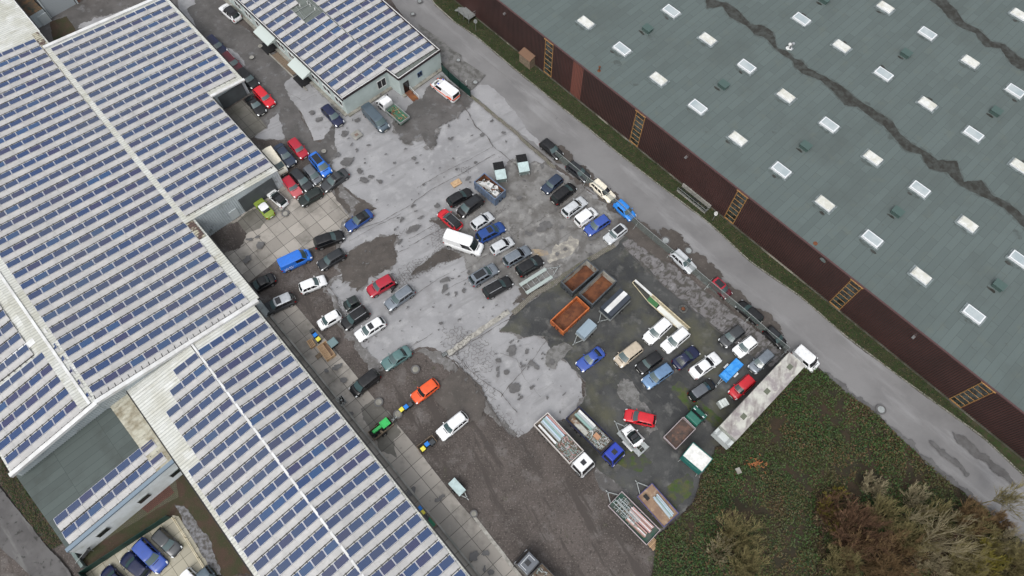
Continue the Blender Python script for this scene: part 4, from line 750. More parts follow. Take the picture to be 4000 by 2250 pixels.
# type: W, H, lower-top profile [(t,z)], greenhouse fractions (cowl, roof front, roof rear, rear base), roof half width ratio, belt z
TY = dict(
 hatch=(1.74, 1.47, [(0, .55), (.015, .80), (.06, .92), (.70, .93), (.76, .90), (.94, .74), (.985, .62), (1, .42)], (.755, .575, .11, .025), .74, .92),
 small=(1.62, 1.48, [(0, .55), (.015, .80), (.06, .92), (.70, .93), (.79, .89), (.94, .76), (.985, .62), (1, .42)], (.79, .60, .10, .025), .76, .92),
 sedan=(1.80, 1.43, [(0, .55), (.015, .86), (.05, .96), (.16, .98), (.70, .92), (.75, .89), (.94, .72), (.985, .60), (1, .42)], (.73, .555, .29, .155), .73, .92),
 estate=(1.80, 1.48, [(0, .55), (.012, .80), (.05, .92), (.70, .93), (.76, .90), (.94, .74), (.985, .62), (1, .42)], (.75, .585, .09, .02), .75, .92),
 suv=(1.88, 1.68, [(0, .60), (.015, .90), (.06, 1.04), (.70, 1.06), (.77, 1.03), (.94, .90), (.985, .74), (1, .48)], (.765, .60, .10, .025), .75, 1.04),
 mpv=(1.82, 1.66, [(0, .60), (.012, .90), (.05, .99), (.76, 1.00), (.84, .95), (.95, .80), (.985, .66), (1, .45)], (.85, .645, .08, .02), .76, .99),
 coupe=(1.76, 1.34, [(0, .50), (.015, .78), (.06, .88), (.16, .90), (.66, .86), (.72, .83), (.94, .66), (.985, .55), (1, .38)], (.70, .51, .30, .12), .70, .86),
 box=(1.68, 1.40, [(0, .50), (.01, .84), (.03, .90), (.70, .91), (.74, .89), (.97, .80), (.99, .68), (1, .42)], (.73, .60, .10, .035), .80, .90),
 oldsedan=(1.62, 1.40, [(0, .50), (.01, .80), (.03, .88), (.20, .89), (.70, .90), (.74, .88), (.97, .80), (.99, .66), (1, .42)], (.72, .61, .30, .22), .78, .89),
 van=(1.92, 1.94, [(0, .60), (.008, 1.0), (.02, 1.10), (.80, 1.12), (.87, 1.06), (.96, .90), (.99, .72), (1, .48)], (.88, .735, .03, .008), .84, 1.10),
 smallvan=(1.72, 1.80, [(0, .60), (.008, .95), (.02, 1.04), (.74, 1.04), (.80, 1.0), (.95, .82), (.99, .66), (1, .46)], (.80, .645, .03, .008), .86, 1.03),
 bigvan=(2.02, 2.45, [(0, .65), (.006, 1.15), (.015, 1.25), (.82, 1.26), (.87, 1.16), (.96, .98), (.99, .78), (1, .5)], (.885, .73, .02, .006), .86, 1.25))
def lerp1(P, t):
    for (a, x), (b, y) in zip(P, P[1:]):
        if t <= b: return x+(y-x)*((t-a)/(b-a) if b > a else 0)
    return P[-1][1]
def car(r, f, b, typ, col, label, group='cars standing in the yard', cat='car', roof=None, sun=None, rails=False, lights=True, glass='glassteal', hood=None, sidewin=True, Lmul=1.0, wid=None, hgt=None, name='parked_car', rearglass=None, base_z=0.0, extra=None, bumper=None):
    F_ = z(r, f[0], f[1], .5); B_ = z(r, b[0], b[1], .5); d = F_-B_; L = d.length*Lmul; ang = math.atan2(d.y, d.x); c = (F_+B_)/2
    W, HT, prof, gh, rw, belt = TY[typ]; W = wid or W; HT = hgt or HT
    t = thing(name, label, cat, (c.x, c.y, base_z), ang, group)
    body = P_(col); NX = 26; zb = .19
    def sec(x):                                      # x in 0..1 -> list of section points (y,z), half
        e = abs(2*x-1); w = W/2*(1-.16*max(0, (e-.72)/.28)**2.2-.10*max(0, (e-.93)/.07)**2); zt = lerp1(prof, x); zbb = zb+.10*max(0, (e-.9)/.1)
        zt = max(zt, zbb+.1)
        return [(w*.90, zbb), (w*.985, zbb+.08), (w, zbb+(zt-zbb)*.45), (w*.985, zt-(zt-zbb)*.16), (w*.93, zt-.035), (w*.80, zt+.0), (w*.45, zt+.022), (0, zt+.03)]
    def S(x, v, off=0.0):                            # point on lower body, v 0..7
        s = sec(x); i = min(6, int(v)); k = v-i; y = s[i][0]+(s[i+1][0]-s[i][0])*k; zz = s[i][1]+(s[i+1][1]-s[i][1])*k; return Vector(((x-.5)*L, y, zz))
    xs = [0, .012, .035, .07, .12]+[.16+i*.045 for i in range(17)]+[.93, .96, .985, 1]
    mb = MB(); idx = []
    for x in xs:
        s = sec(x); ring = [(x, y, zz) for y, zz in s]+[(x, -y, zz) for y, zz in s[-2::-1]]; n0 = len(mb.v)
        for (xx, y, zz) in ring:
            bow = -.045*(abs(y)/(W/2))**2*(1 if xx > .5 else -1) if (xx > .93 or xx < .04) else 0
            mb.v.append(Vector(((xx-.5)*L+bow*2, y, zz)))
        idx.append((n0, len(ring)))
    for (a, n), (c_, _) in zip(idx, idx[1:]):
        for i in range(n-1): mb.f.append([a+i, c_+i, c_+i+1, a+i+1]); mb.m.append(0)
        mb.f.append([a+n-1, c_+n-1, c_, a]); mb.m.append(1)
    mb.f.append([idx[0][0]+i for i in range(idx[0][1])]); mb.m.append(0); mb.f.append([idx[-1][0]+i for i in range(idx[-1][1]-1, -1, -1)]); mb.m.append(0)
    # greenhouse rings
    cw, rf, rr, rb_ = [(g_-.5)*L for g_ in gh]; hwb = W/2*.93; hwt = W/2*rw
    van = typ in ('van', 'smallvan', 'bigvan')
    def ring(k):                                     # k 0 belt .. 1 roof edge
        k2 = k**.92; xf = cw+(rf-cw)*k2; xr = rb_+(rr-rb_)*(k**1.25); hw = hwb+(hwt-hwb)*(k**1.15); zz = belt-.03+(HT-.06-belt+.03)*k; p = []
        cf = .10*W*(1-.35*k); cr = .05*W
        ys = [-.90, -.5, 0, .5, .90]
        for y in ys: p.append(Vector((xf-cf*abs(y)**2*1.0, y*hw, zz)))          # front 0..4
        p.append(Vector((xf-cf*1.9, hw*.99, zz)))                                  # 5 A pillar rear
        x0 = xf-cf*1.9; x1 = xr+.12*L*.45
        for u in (.36, .40, .68, .71, .98): p.append(Vector((x0+(x1-x0)*u, hw*(1-.02*u), zz)))   # 6..10
        p.append(Vector((xr+.02, hw*.93, zz)))                                      # 11
        for y in (.82, .4, 0, -.4, -.82): p.append(Vector((xr+cr*abs(y)**2, y*hw, zz)))   # 12..16
        p.append(Vector((xr+.02, -hw*.93, zz)))                                     # 17
        for u in (.98, .71, .68, .40, .36): p.append(Vector((x0+(x1-x0)*u, -hw*(1-.02*u), zz)))  # 18..22
        p.append(Vector((x0, -hw*.99, zz)))                                         # 23
        return p
    ks = [0, .10, .5, .90, 1.0]; RG = [ring(k) for k in ks]; n = len(RG[0]); wf = MB(); wr = MB(); ws = MB(); ng = len(mb.v)
    top = [Vector((p.x*.97+ (rf+rr)/2*.03, p.y*.90, HT-.012)) for p in RG[-1]]; cen = Vector(((rf+rr)/2, 0, HT+.015))
    for R_ in RG: mb.v += R_
    side = {6: 'o', 5: 'g', 7: 'g', 9: 'g'}
    gl = set([5, 7, 9, 22, 20, 18]) if not van else set([5, 22])
    if typ in ('coupe', 'small', 'oldsedan') and not van: gl = set([5, 6, 7, 22, 21, 20])
    if not sidewin: gl = set()
    for k in range(4):
        for i in range(n):
            j = (i+1) % n; quadp = (RG[k][i], RG[k][j], RG[k+1][j], RG[k+1][i]); mid = k in (1, 2)
            if mid and i in (0, 1, 2, 3): wf.quad(*quadp)
            elif mid and i in (12, 13, 14, 15): wr.quad(*quadp)
            elif mid and i in gl: ws.quad(*quadp)
            else: mb.f.append([ng+k*n+i, ng+k*n+j, ng+(k+1)*n+j, ng+(k+1)*n+i]); mb.m.append(2 if (k == 3 or (typ == 'coupe' and roof)) else 0)
    bo = mb.build('body', [body, M['trim'], P_(roof) if roof in C else body], t, smooth=True)
    G = M[glass]
    if len(wf.f): wf.build('windscreen', G, t, smooth=True)
    if not (typ in ('bigvan',)): wr.build('rear_window', M['glass' if rearglass is None else rearglass], t, smooth=True)
    else: wr.build('rear_door', body, t)
    if ws.f:
        for sg in (1, -1):
            w1 = MB()
            for f_ in ws.f:
                P4 = [ws.v[i_] for i_ in f_]
                if P4[0].y*sg > 0: w1.quad(*P4)
            w1.build('side_window', M['darkglass'], t)
    rm = MB(); cx_ = (rf+rr)/2; rm.v = list(RG[-1])
    for sc_ in (.93, .80, .55, .28): rm.v += [Vector((cx_+(p.x-cx_)*sc_, p.y*sc_, HT-.045+.06*(1-sc_**3))) for p in RG[-1]]
    rm.v.append(Vector((cx_, 0, HT+.015)))
    for k in range(4):
        for i in range(n): j = (i+1) % n; rm.f.append([k*n+i, k*n+j, (k+1)*n+j, (k+1)*n+i]); rm.m.append(0)
    for i in range(n): rm.f.append([4*n+i, 4*n+(i+1) % n, 5*n]); rm.m.append(0)
    rm.build('roof', P_(roof) if roof and roof in C else (M['darkglass'] if roof == 'glass' else body), t, smooth=True)
    if sun:
        sl = rf-rr; sm = MB(); a, bb = (.58, .90) if sun == 'small' else (.18, .90); sm.box(((rr+sl*(a+bb)/2), 0, HT+.02), (sl*(bb-a), hwt*1.45, .03)); sm.build('sunroof', M['darkglass'], t, bevel=.02)
    if rails:
        sm = MB()
        for s_ in (-1, 1): sm.bar((rf-.15, s_*hwt*.93, HT+.02), (rr+.1, s_*hwt*.93, HT+.02), .045, .06)
        sm.build('roof_rails', M['chrome'] if rails == 'chrome' else M['trim'], t)
    if van:
        sm = MB(); k = int((rf-rr)/.45)
        for i in range(1, k): x = rr+(rf-rr)*i/k; sm.box((x, 0, HT+.004), (.05, hwt*1.6, .02))
        sm.build('roof_ribs', body, t)
    if extra is None or extra != 'nowiper':
        sm = MB(); sm.bar((cw+.02, -.5*W/2, belt+.01), (cw+.03, .5*W/2, belt+.01), .09, .03); sm.build('cowl', M['trim'], t)
    # lamps
    for s_ in (-1, 1):
        for nm, x0, x1, v0, v1, mm in (('headlight', .925, .985, 3.1, 4.9, M['lamp'] if lights else M['darkglass']), ('tail_light', .008, .055, 2.5, 4.3, M['red'])):
            mm_ = MB(); g_ = []
            for i in range(4):
                for j in range(4):
                    p = S(x0+(x1-x0)*i/3, v0+(v1-v0)*j/3)*1.0; p = Vector((p.x*1.004, p.y*1.012, p.z+.012)); p.y *= s_; g_.append(p)
            mm_.add(g_, [(i*4+j, i*4+j+1, (i+1)*4+j+1, (i+1)*4+j) for i in range(3) for j in range(3)]); mm_.build(nm, mm, t, smooth=True)
    mm_ = MB(); mm_.box((L/2+.0, 0, .42), (.03, .52, .11)); mm_.box((-L/2-.0, 0, .55), (.03, .52, .11)); mm_.build('number_plate', M['plate'], t)
    mm_ = MB(); mm_.box((L/2-.03, 0, .56), (.08, W*.5, .12)); mm_.build('grille', M['trim'], t)
    # mirrors
    for s_ in (-1, 1):
        mm_ = MB(); mm_.box((cw-.42, s_*(W/2+.06), belt+.10), (.13, .17, .13)); mm_.build('mirror', body if col not in ('cream',) else M['trim'], t, bevel=.03)
    # wheels
    rw_ = .36 if typ in ('suv', 'bigvan') else (.33 if typ not in ('small', 'box', 'oldsedan') else .29)
    for x in (.815, .185):
        for s_ in (-1, 1):
            X = (x-.5)*L; wm = MB(); wm.cyl((X, s_*(W/2-.20), rw_), (X, s_*(W/2+.012), rw_), rw_, rw_*.97, 18)
            wo = wm.build('wheel', M['tyre'], t); rm = MB(); rm.cyl((X, s_*(W/2+.008), rw_), (X, s_*(W/2+.022), rw_), rw_*.66, rw_*.60, 14); rm.build('rim', M['rim'], wo)
            ac = MB(); pts = [(X+math.cos(a_)*(rw_+.055), s_*(W/2*.9+.0), rw_+math.sin(a_)*(rw_+.055)) for a_ in [math.pi*i/8 for i in range(9)]]; pts2 = [(p[0], s_*(W/2+.004), p[2]) for p in pts]
            ac.add(pts+pts2, [(i, i+1, i+10, i+9) for i in range(8)]+[tuple(range(9, 18))]); ac.build('wheel_arch', M['trim'], t)
    if hood:
        pass
    return t, (L, W, HT, cw, rf, rr)
yard = 'cars standing in the yard'; road_g = 'cars parked along the road fence'; lane_g = 'cars parked in the west lane'; pk = 'cars in the fenced parking bay'
car('A', (407, 60), (562, 192), 'suv', 'white', 'white crossover with black glass roof driving up the west lane', lane_g, roof='black', sun='big')
car('A', (425, 505), (282, 362), 'estate', 'navy', 'dark navy estate car, uppermost of the row along the solar hall in the west lane', lane_g)
car('A', (575, 675), (430, 515), 'estate', 'dred', 'dark maroon estate car with roof rails in the west lane', lane_g, rails='chrome')
car('A', (728, 820), (572, 670), 'estate', 'black', 'black estate car nose to tail between the maroon estate and the bright red hatchback', lane_g)
car('A', (880, 1000), (728, 838), 'box', 'red', 'bright red boxy hatchback at the end of the row in the west lane', lane_g)
car('A', (790, 1075), (652, 915), 'coupe', 'black', 'black coupe with open sunroof beside the garage slabs', lane_g, sun='small')
car('A', (1525, 1180), (1368, 1008), 'hatch', 'navy', 'dark navy hatchback at the corner of the office building', 'cars in front of the office')
car('A', (1950, 1230), (1757, 1020), 'van', 'slate', 'slate blue minivan parked before the office building', 'cars in front of the office', cat='minivan', hgt=1.8, name='minivan')
amb, am = car('W', (205, 245), (735, 640), 'van', 'white', 'white emergency minivan with orange stripes and a blue light bar by the green fence', 'cars in front of the office', cat='ambulance', name='emergency_van', glass='glass', hgt=1.95)
L, W, HT, cw, rf, rr = am
mb = MB()
for s_ in (-1, 1): mb.bar((L*.40, s_*(W/2+.012), .93), (-L*.42, s_*(W/2+.012), .93), .02, .20); mb.bar((-L*.25, s_*(W/2+.005), 1.12), (-L*.44, s_*(W/2-.01), 1.12), .02, .28); mb.bar((L*.44, s_*(W/2-.08), .75), (L*.49, s_*(W/2-.18), .72), .06, .30)
mb.bar((-L/2-.005, -W*.36, .95), (-L/2-.005, W*.36, .95), .03, .30)
mb.build('orange_stripe', mat('signal_orange', (.80, .10, .02), .4), amb)
mb = MB(); mb.box((rf-.35, 0, HT+.09), (.28, 1.05, .12)); lb = mb.build('light_bar', M['white'], amb, bevel=.03); mb = MB(); mb.box((rf-.35, .55, HT+.09), (.24, .2, .13)); mb.box((rf-.35, -.55, HT+.09), (.24, .2, .13)); mb.build('blue_lamp', paint('lamp_blue', (.03, .06, .45)), lb)
# cluster beside the gutter hall
car('B', (850, 622), (690, 432), 'box', 'crimson', 'red old hatchback at the top of the packed group by the hall corner')
car('B', (708, 712), (528, 492), 'sedan', 'dblue', 'dark petrol blue saloon between the cream camper and the red old hatchback')
car('B', (605, 815), (432, 570), 'van', 'cream', 'cream camper van half tucked against the hall eave', cat='camper van', name='camper_van', hgt=2.05)
car('B', (1112, 822), (932, 602), 'mpv', 'vivid', 'bright blue people carrier with a long glass roof', sun='big', rails='blue')
car('B', (1012, 912), (862, 738), 'small', 'grey', 'small dusty grey hatchback with faded bonnet, nose behind the dark grey saloon')
car('B', (908, 988), (708, 778), 'hatch', 'charcoal', 'charcoal hatchback with scratched bonnet beside the faded red hatchback')
car('B', (782, 1062), (622, 858), 'box', 'faded', 'faded red hatchback with pink bonnet by the roller door wall', roof='crimson')
car('B', (1040, 990), (1325, 785), 'sedan', 'dgrey', 'dark grey old saloon with small sunroof, boot towards the open yard', sun='small')
car('B', (785, 1150), (1040, 1005), 'box', 'olive', 'black boxy hatchback standing across the front of the packed group')
car('B', (300, 1105), (468, 1300), 'oldsedan', 'lime', 'lime green vintage saloon with white roof near the roller door', roof='white', cat='vintage car')
car('B', (448, 1012), (628, 1172), 'small', 'white', 'small white hatchback with black roof beside the lime vintage saloon', roof='black', sun='big')
car('C', (1312, 128), (1600, -60), 'coupe', 'blue', 'blue convertible with closed black soft top at the edge of the slabs', roof='black')
car('C', (1285, 195), (950, 315), 'suv', 'black', 'black off-roader below the blue convertible', hgt=1.62)
car('C', (1000, 565), (1295, 392), 'hatch', 'charcoal', 'charcoal hatchback with its rear to the mud hollow')
bv, am = car('C', (915, 410), (562, 575), 'van', 'vivid', 'bright blue panel van with white lettering on its side', cat='van', name='panel_van', hgt=1.92)
car('C', (1085, 700), (785, 822), 'hatch', 'white', 'white sporty hatchback on the brown gravel, below the blue panel van')
car('C', (185, 845), (505, 675), 'sedan', 'black', 'black saloon at the solar hall eave, above the grey crossover')
car('C', (378, 1062), (732, 905), 'suv', 'dgrey', 'grey crossover with silver roof and dark sunroof beside the solar hall', roof='silver', sun='small')
car('C', (1560, 862), (1852, 695), 'suv', 'crimson', 'red crossover beside a black motor scooter', hgt=1.58)
car('C', (1765, 1018), (2068, 805), 'estate', 'steel', 'blue grey estate car with silver rails right of the motor scooter', rails='chrome')
car('C', (1290, 1020), (1460, 935), 'small', 'olive', 'tiny black city car with a yellow sticker in its windscreen', hgt=1.54, wid=1.56, sun='small')
car('C', (998, 1235), (1250, 1090), 'small', 'white', 'white small hatchback beside the blue and yellow bins')
car('C', (1272, 1240), (1560, 1045), 'suv', 'black', 'black off-roader with roof rails between two white cars', rails='chrome', hgt=1.64)
car('C', (1425, 1370), (1745, 1165), 'hatch', 'white', 'white five-door hatchback with wide dark sunroof', sun='small')
car('K', (712, 245), (1025, 45), 'sedan', 'teal', 'teal green old saloon near the round manhole cover')
car('K', (362, 548), (662, 308), 'mpv', 'black', 'black people carrier half on the slab path')
car('K', (1052, 622), (1330, 412), 'box', 'orange', 'orange classic hatchback behind the blue and yellow bins', cat='vintage car', glass='glass')
car('K', (1345, 1035), (1655, 785), 'estate', 'white', 'white estate car alone on the brown gravel', rails='chrome')
# middle group
car('D', (1710, 335), (1495, 155), 'hatch', 'black', 'black hatchback with round white headlights, first along the road fence', road_g)
car('D', (2022, 590), (1790, 410), 'hatch', 'charcoal', 'charcoal hatchback, second along the road fence', road_g)
car('D', (2300, 820), (2065, 605), 'hatch', 'cream', 'cream white hatchback taxi with black side windows on the road', road_g, glass='darkglass')
car('F', (1228, 1030), (1025, 842), 'small', 'brightblue', 'sky blue small hatchback on the road behind the fence', road_g)
car('D', (1515, 725), (1712, 560), 'box', 'dblue', 'dark grey blue boxy hatchback, first of the row inside the fence')
car('D', (1860, 655), (1622, 845), 'mpv', 'black', 'black people carrier with rear plate facing the yard, second inside the fence', rails='trim')
car('D', (1985, 810), (1742, 990), 'estate', 'pearl', 'silver white estate car with black rails beside the white small van', rails='trim', glass='darkglass')
car('D', (2105, 935), (1888, 1092), 'smallvan', 'white', 'white small delivery van with windowless sides', cat='van', name='small_van', glass='darkglass')
car('D', (1995, 1190), (2250, 1022), 'hatch', 'royal', 'cornflower blue hatchback beside the white small van')
car('F', (915, 1290), (1135, 1120), 'box', 'pearl', 'silver old hatchback with dark glass roof at the kerb corner', sun='big')
car('D', (700, 715), (435, 865), 'hatch', 'black', 'black hatchback next to the blue scrap container, rear to the yard')
car('D', (560, 985), (815, 800), 'mpv', 'black', 'black people carrier with dark roof panels next to the scrap container', sun='big')
car('D', (345, 945), (572, 1145), 'hatch', 'red', 'bright red coupe hatchback with black roof beside the scrap container row', roof='black', sun='big', rails='chrome')
car('D', (935, 985), (708, 1135), 'hatch', 'pearl', 'silver hatchback with black windscreen above the dark blue off-roader', glass='darkglass')
car('D', (1070, 1110), (765, 1272), 'suv', 'blue', 'dark blue off-roader with sunroof', sun='small', roof='blue')
car('D', (1170, 1270), (925, 1405), 'small', 'pearl', 'pale silver small hatchback right of the white panel van', glass='darkglass')
wv, am = car('D', (825, 1395), (400, 1255), 'bigvan', 'white', 'large white panel van with raised roof', cat='van', name='panel_van', glass='glass')
car('E', (1360, 65), (1070, 235), 'estate', 'steel', 'silver grey estate car with dark windscreen, above the black off-roader', glass='darkglass', rails='chrome')
car('E', (1495, 180), (1220, 345), 'suv', 'black', 'black estate off-roader beside the empty car transport trailer', hgt=1.6)
car('E', (990, 275), (685, 455), 'suv', 'steel', 'blue silver crossover with black panorama roof', sun='big', hgt=1.6)
car('E', (1150, 420), (845, 590), 'suv', 'black', 'black off-roader with chrome rails, nearest to the open pale asphalt', rails='chrome')
# road side, farther
car('H', (605, 465), (365, 240), 'hatch', 'pearl', 'silver hatchback on the road beside two manhole covers', road_g)
car('H', (1010, 755), (808, 562), 'small', 'dred', 'dark red small car with black folding roof on the road', road_g, roof='crimson', sun='big')
car('H', (1105, 822), (1370, 1045), 'hatch', 'black', 'black hatchback on the road facing the other way, white headlights', road_g)
car('H', (1630, 1315), (1415, 1110), 'small', 'black', 'black small hatchback with flat roof on the road beside the fence end', road_g, sun='big')
car('I', (2282, 412), (2030, 195), 'van', 'white', 'white van on the road partly behind the long trailer', road_g, cat='van', name='small_van', glass='darkglass', hgt=1.75)
# lower right group
car('H', (922, 1292), (1155, 1110), 'hatch', 'dgrey', 'dark grey hatchback at the fence, left neighbour of a white hatchback')
car('H', (1080, 1405), (1295, 1235), 'hatch', 'white', 'white hatchback between the dark grey and the blue grey car')
car('I', (1545, 432), (1775, 220), 'small', 'steel', 'blue grey small car with pale bumper above the long trailer', Lmul=1.0)
car('I', (1322, 722), (1560, 510), 'small', 'red', 'red small hatchback with blue cloth in its open windscreen', glass='glass')
car('I', (1120, 560), (855, 742), 'small', 'black', 'black small off-roader hitched near the blue covered trailer', hgt=1.62, roof='grey')
car('I', (335, 595), (640, 385), 'estate', 'lightblue', 'light blue estate car with its rear side damaged')
car('G', (1222, 1118), (1485, 880), 'estate', 'white', 'white estate car with black tailgate below the cream conveyor', lights=False)
car('G', (1425, 1210), (1690, 990), 'estate', 'white', 'white estate car with green side touching the cream conveyor', rails='chrome')
car('G', (462, 1415), (735, 1212), 'coupe', 'royal', 'blue saloon car near the small grey tarpaulin trailer', roof='royal', wid=1.78)
car('G', (895, 1368), (1160, 1160), 'mpv', 'beige', 'beige off-roader with open brown roof rack panel', hgt=1.62)
car('I', (265, 430), (515, 250), 'box', 'black', 'black boxy hatchback with an orange cloth behind its windscreen')
car('G', (1805, 1200), (1550, 1395), 'coupe', 'navy', 'dark navy saloon below the two white estate cars', sun=None, hgt=1.4)
car('I', (1180, 262), (872, 485), 'sedan', 'white', 'long white car with dark front and rear glass beside the blue trailer', glass='darkglass', rearglass='darkglass', hgt=1.5)
car('I', (108, 925), (468, 1010), 'hatch', 'red', 'bright red hatchback standing crossways above the car trailer')
# fenced bay bottom left
car('X', (1105, 425), (870, 205), 'hatch', 'dgrey', 'dark grey hatchback, rightmost in the fenced bay', pk)
car('X', (955, 590), (680, 310), 'suv', 'royal', 'blue off-roader with silver bull bar in the fenced bay', pk, hgt=1.7)
car('X', (540, 450), (790, 660), 'hatch', 'navy', 'navy hatchback left of the blue off-roader in the fenced bay', pk)
car('X', (340, 590), (560, 800), 'hatch', 'navy', 'navy car cut by the bottom edge in the fenced bay', pk)
car('X', (1380, 850), (1160, 620), 'mpv', 'white', 'white car at the bottom edge of the fenced bay', pk)
car('X', (1470, 770), (1345, 590), 'hatch', 'slate', 'grey car under the fence rail at the bottom edge of the bay', pk)
# lettering on the blue van: illegible white strokes as in the photo
L, W, HT, cw, rf, rr = am if False else (5.0, 1.92, 1.92, 0, 0, 0)
mb = MB(); rl = random.Random(3)
for i in range(9):
    x = -1.9+.16*i
    for j in range(3):
        a = (x+rl.uniform(0, .1), -W/2-.012, 1.0+.26*rl.random()); mb.bar(a, (a[0]+rl.uniform(-.03, .13), -W/2-.012, a[2]+rl.uniform(-.12, .14)), .02, .045)
mb.bar((-2.0, -W/2-.012, .78), (-.6, -W/2-.012, .78), .02, .04)
mb.build('lettering', M['white'], bv)
# ------------------------------------------------------------------ other vehicles, trailers, containers
def frame4(r, cs, h):
    """centre, angle, length, width of a rectangle seen at height h; cs in order, first edge c0-c1 is the width (front end)"""
    P = [z(r, x, y, h) for x, y in cs]; f = (P[0]+P[1])/2; b = (P[2]+P[3])/2; d = f-b; L = d.length; W = ((P[0]-P[1]).length+(P[2]-P[3]).length)/2
    c = (f+b)/2; c.z = 0; return c, math.atan2(d.y, d.x), L, W
def wheels(t, xs, y, r_, w_=.22, rim=True):
    for x in xs:
        for s_ in (-1, 1):
            mb = MB(); mb.cyl((x, s_*(y-w_), r_), (x, s_*y, r_), r_, r_*.97, 18); wo = mb.build('wheel', M['tyre'], t)
            if rim: mb = MB(); mb.cyl((x, s_*(y-.01), r_), (x, s_*(y+.012), r_), r_*.6, r_*.5, 12); mb.build('rim', M['rim'], wo)
def container(r, cs, h, wallm, rimm, floorm, label, inner=None, fh=.22, ribs=6, hooks=True):
    c, a, L, W = frame4(r, cs, h); t = thing('open_container', label, 'container', c, a, 'open steel containers'); th = .09
    mb = MB(); mb.box((0, 0, fh), (L-.05, W-.05, .1)); mb.build('floor', floorm, t)
    for nm, cc, dd in (('side_wall', (0, W/2-th/2, (h+.12)/2), (L, th, h-.12)), ('side_wall', (0, -W/2+th/2, (h+.12)/2), (L, th, h-.12)), ('end_wall', (L/2-th/2, 0, (h+.12)/2), (th, W-2*th-.004, h-.12)), ('end_wall', (-L/2+th/2, 0, (h+.12)/2), (th, W-2*th-.004, h-.12))):
        mb = MB(); mb.box(cc, dd)
        if inner:                                                   # inner faces carry the other colour
            s = Vector((cc[0], cc[1], 0)).normalized(); k = Vector(cc)-s*(th/2+.004)
            mb.box((k.x, k.y, cc[2]), (dd[0] if dd[0] > .2 else .006, dd[1] if dd[1] > .2 else .006, dd[2]-.02), mi=1)
        mb.build(nm, [wallm, inner or wallm], t)
    mb = MB()
    for s_ in (-1, 1): mb.bar((-L/2-.04, s_*(W/2-.02), h), (L/2+.04, s_*(W/2-.02), h), .16, .11); mb.bar((s_*(L/2-.02), -W/2+.06, h+.003), (s_*(L/2-.02), W/2-.06, h+.003), .15, .11)
    mb.build('rim_beam', rimm, t)
    mb = MB()
    for i in range(ribs+1):
        x = -L/2+.05+(L-.1)*i/ribs
        for s_ in (-1, 1): mb.box((x, s_*(W/2+.03), h/2+.02), (.10, .08, h-.14))
    for i in (-1, 0, 1):
        for s_ in (-1, 1): mb.box((s_*(L/2+.03), i*W*.36, h/2+.02), (.08, .10, h-.14))
    mb.build('stiffener_ribs', wallm, t)
    mb = MB(); mb.bar((-L/2, -.35, .12), (L/2, -.35, .12), .12, .2); mb.bar((-L/2, .35, .12), (L/2, .35, .12), .12, .2); mb.box((-L/2-.1, -.3, .7), (.14, .12, .3)); mb.box((-L/2-.1, .3, .7), (.14, .12, .3)); mb.build('skid', M['trim'], t)
    return t, L, W
M['contgrey'] = mat('dark_grey_container', (.07, .08, .09), .55, col2=(.045, .05, .055), vs=1.5)
M['continner'] = mat('rust_stained_grey', (.33, .33, .30), .6, col2=(.14, .085, .05), vs=.9, lo=.5, hi=.62)
M['contorange'] = mat('orange_container', (.46, .13, .035), .55, col2=(.25, .075, .03), vs=1.2)
M['contblue'] = mat('chalky_blue_container', (.085, .13, .22), .7, col2=(.12, .145, .18), vs=3.0, layers=[((.05, .05, .06), 2, 6, .58, .7)])
container('G', [(555, 183), (690, 305), (398, 555), (262, 442)], 1.75, M['contgrey'], M['contgrey'], M['rust'], 'dark grey open container with rusty floor and wire scrap, nearest the car transport trailer', M['continner'])
container('G', [(747, 299), (892, 432), (624, 692), (466, 572)], 1.75, M['contgrey'], M['contgrey'], M['rust'], 'dark grey open container with clean rusty floor, next to the black striped trailer', M['continner'])
container('G', [(440, 602), (588, 735), (290, 1003), (150, 880)], 1.3, M['contorange'], M['contorange'], M['rust'], 'orange open container with rusty stained floor', None)
sc, SL, SW = container('D', [(848, 508), (730, 612), (965, 800), (1090, 712)], 2.0, M['contblue'], M['contblue'], M['rust'], 'chalky blue container heaped with white household appliances and scrap', M['rust'])
def item(mb, name, label, cat, m, t0=None, group=None, kind=None):
    o = mb.build(name, m); return tag(o, label, cat, group, kind)
def loc(t, p): return t.matrix_basis @ Vector(p)
a0 = math.atan2(t_.y, t_.x) if False else 0
rr_ = random.Random(21)
_m = sc.matrix_basis; ca = _m.to_euler().z
for i, (x, y, dx, dy, dz, a, mm) in enumerate([(1.55, .35, 1.7, .55, .5, .5, 'white'), (.35, -.25, 1.0, .85, .7, .2, 'white'), (-1.35, .1, .85, .75, .6, .1, 'white'), (-.6, -.75, .5, .5, .5, .9, 'white')]):
    mb = MB(); mb.box((0, 0, 0), (dx, dy, dz)); mb.box((dx*.2, 0, dz/2+.02), (dx*.35, dy*.5, .03), mi=1)
    o = mb.build('scrap_appliance', [M['white'], M['galv']], bevel=.03); o.matrix_basis = sc.matrix_basis @ Matrix.Translation((x, y, 1.35)) @ Matrix.Rotation(a, 4, 'Z') @ Matrix.Rotation(.25-.12*i, 4, 'X')
    tag(o, ['long white appliance cabinet at the upper end of the blue container', 'white washing machine shell in the middle of the blue container', 'white square appliance at the lower end of the blue container', 'smaller white box with dark openings in the blue container'][i], 'appliance', 'appliances in the blue container')
mb = MB(); mm_list = [M['galv'], M['trim'], M['oldwood'], M['white'], M['rust']]
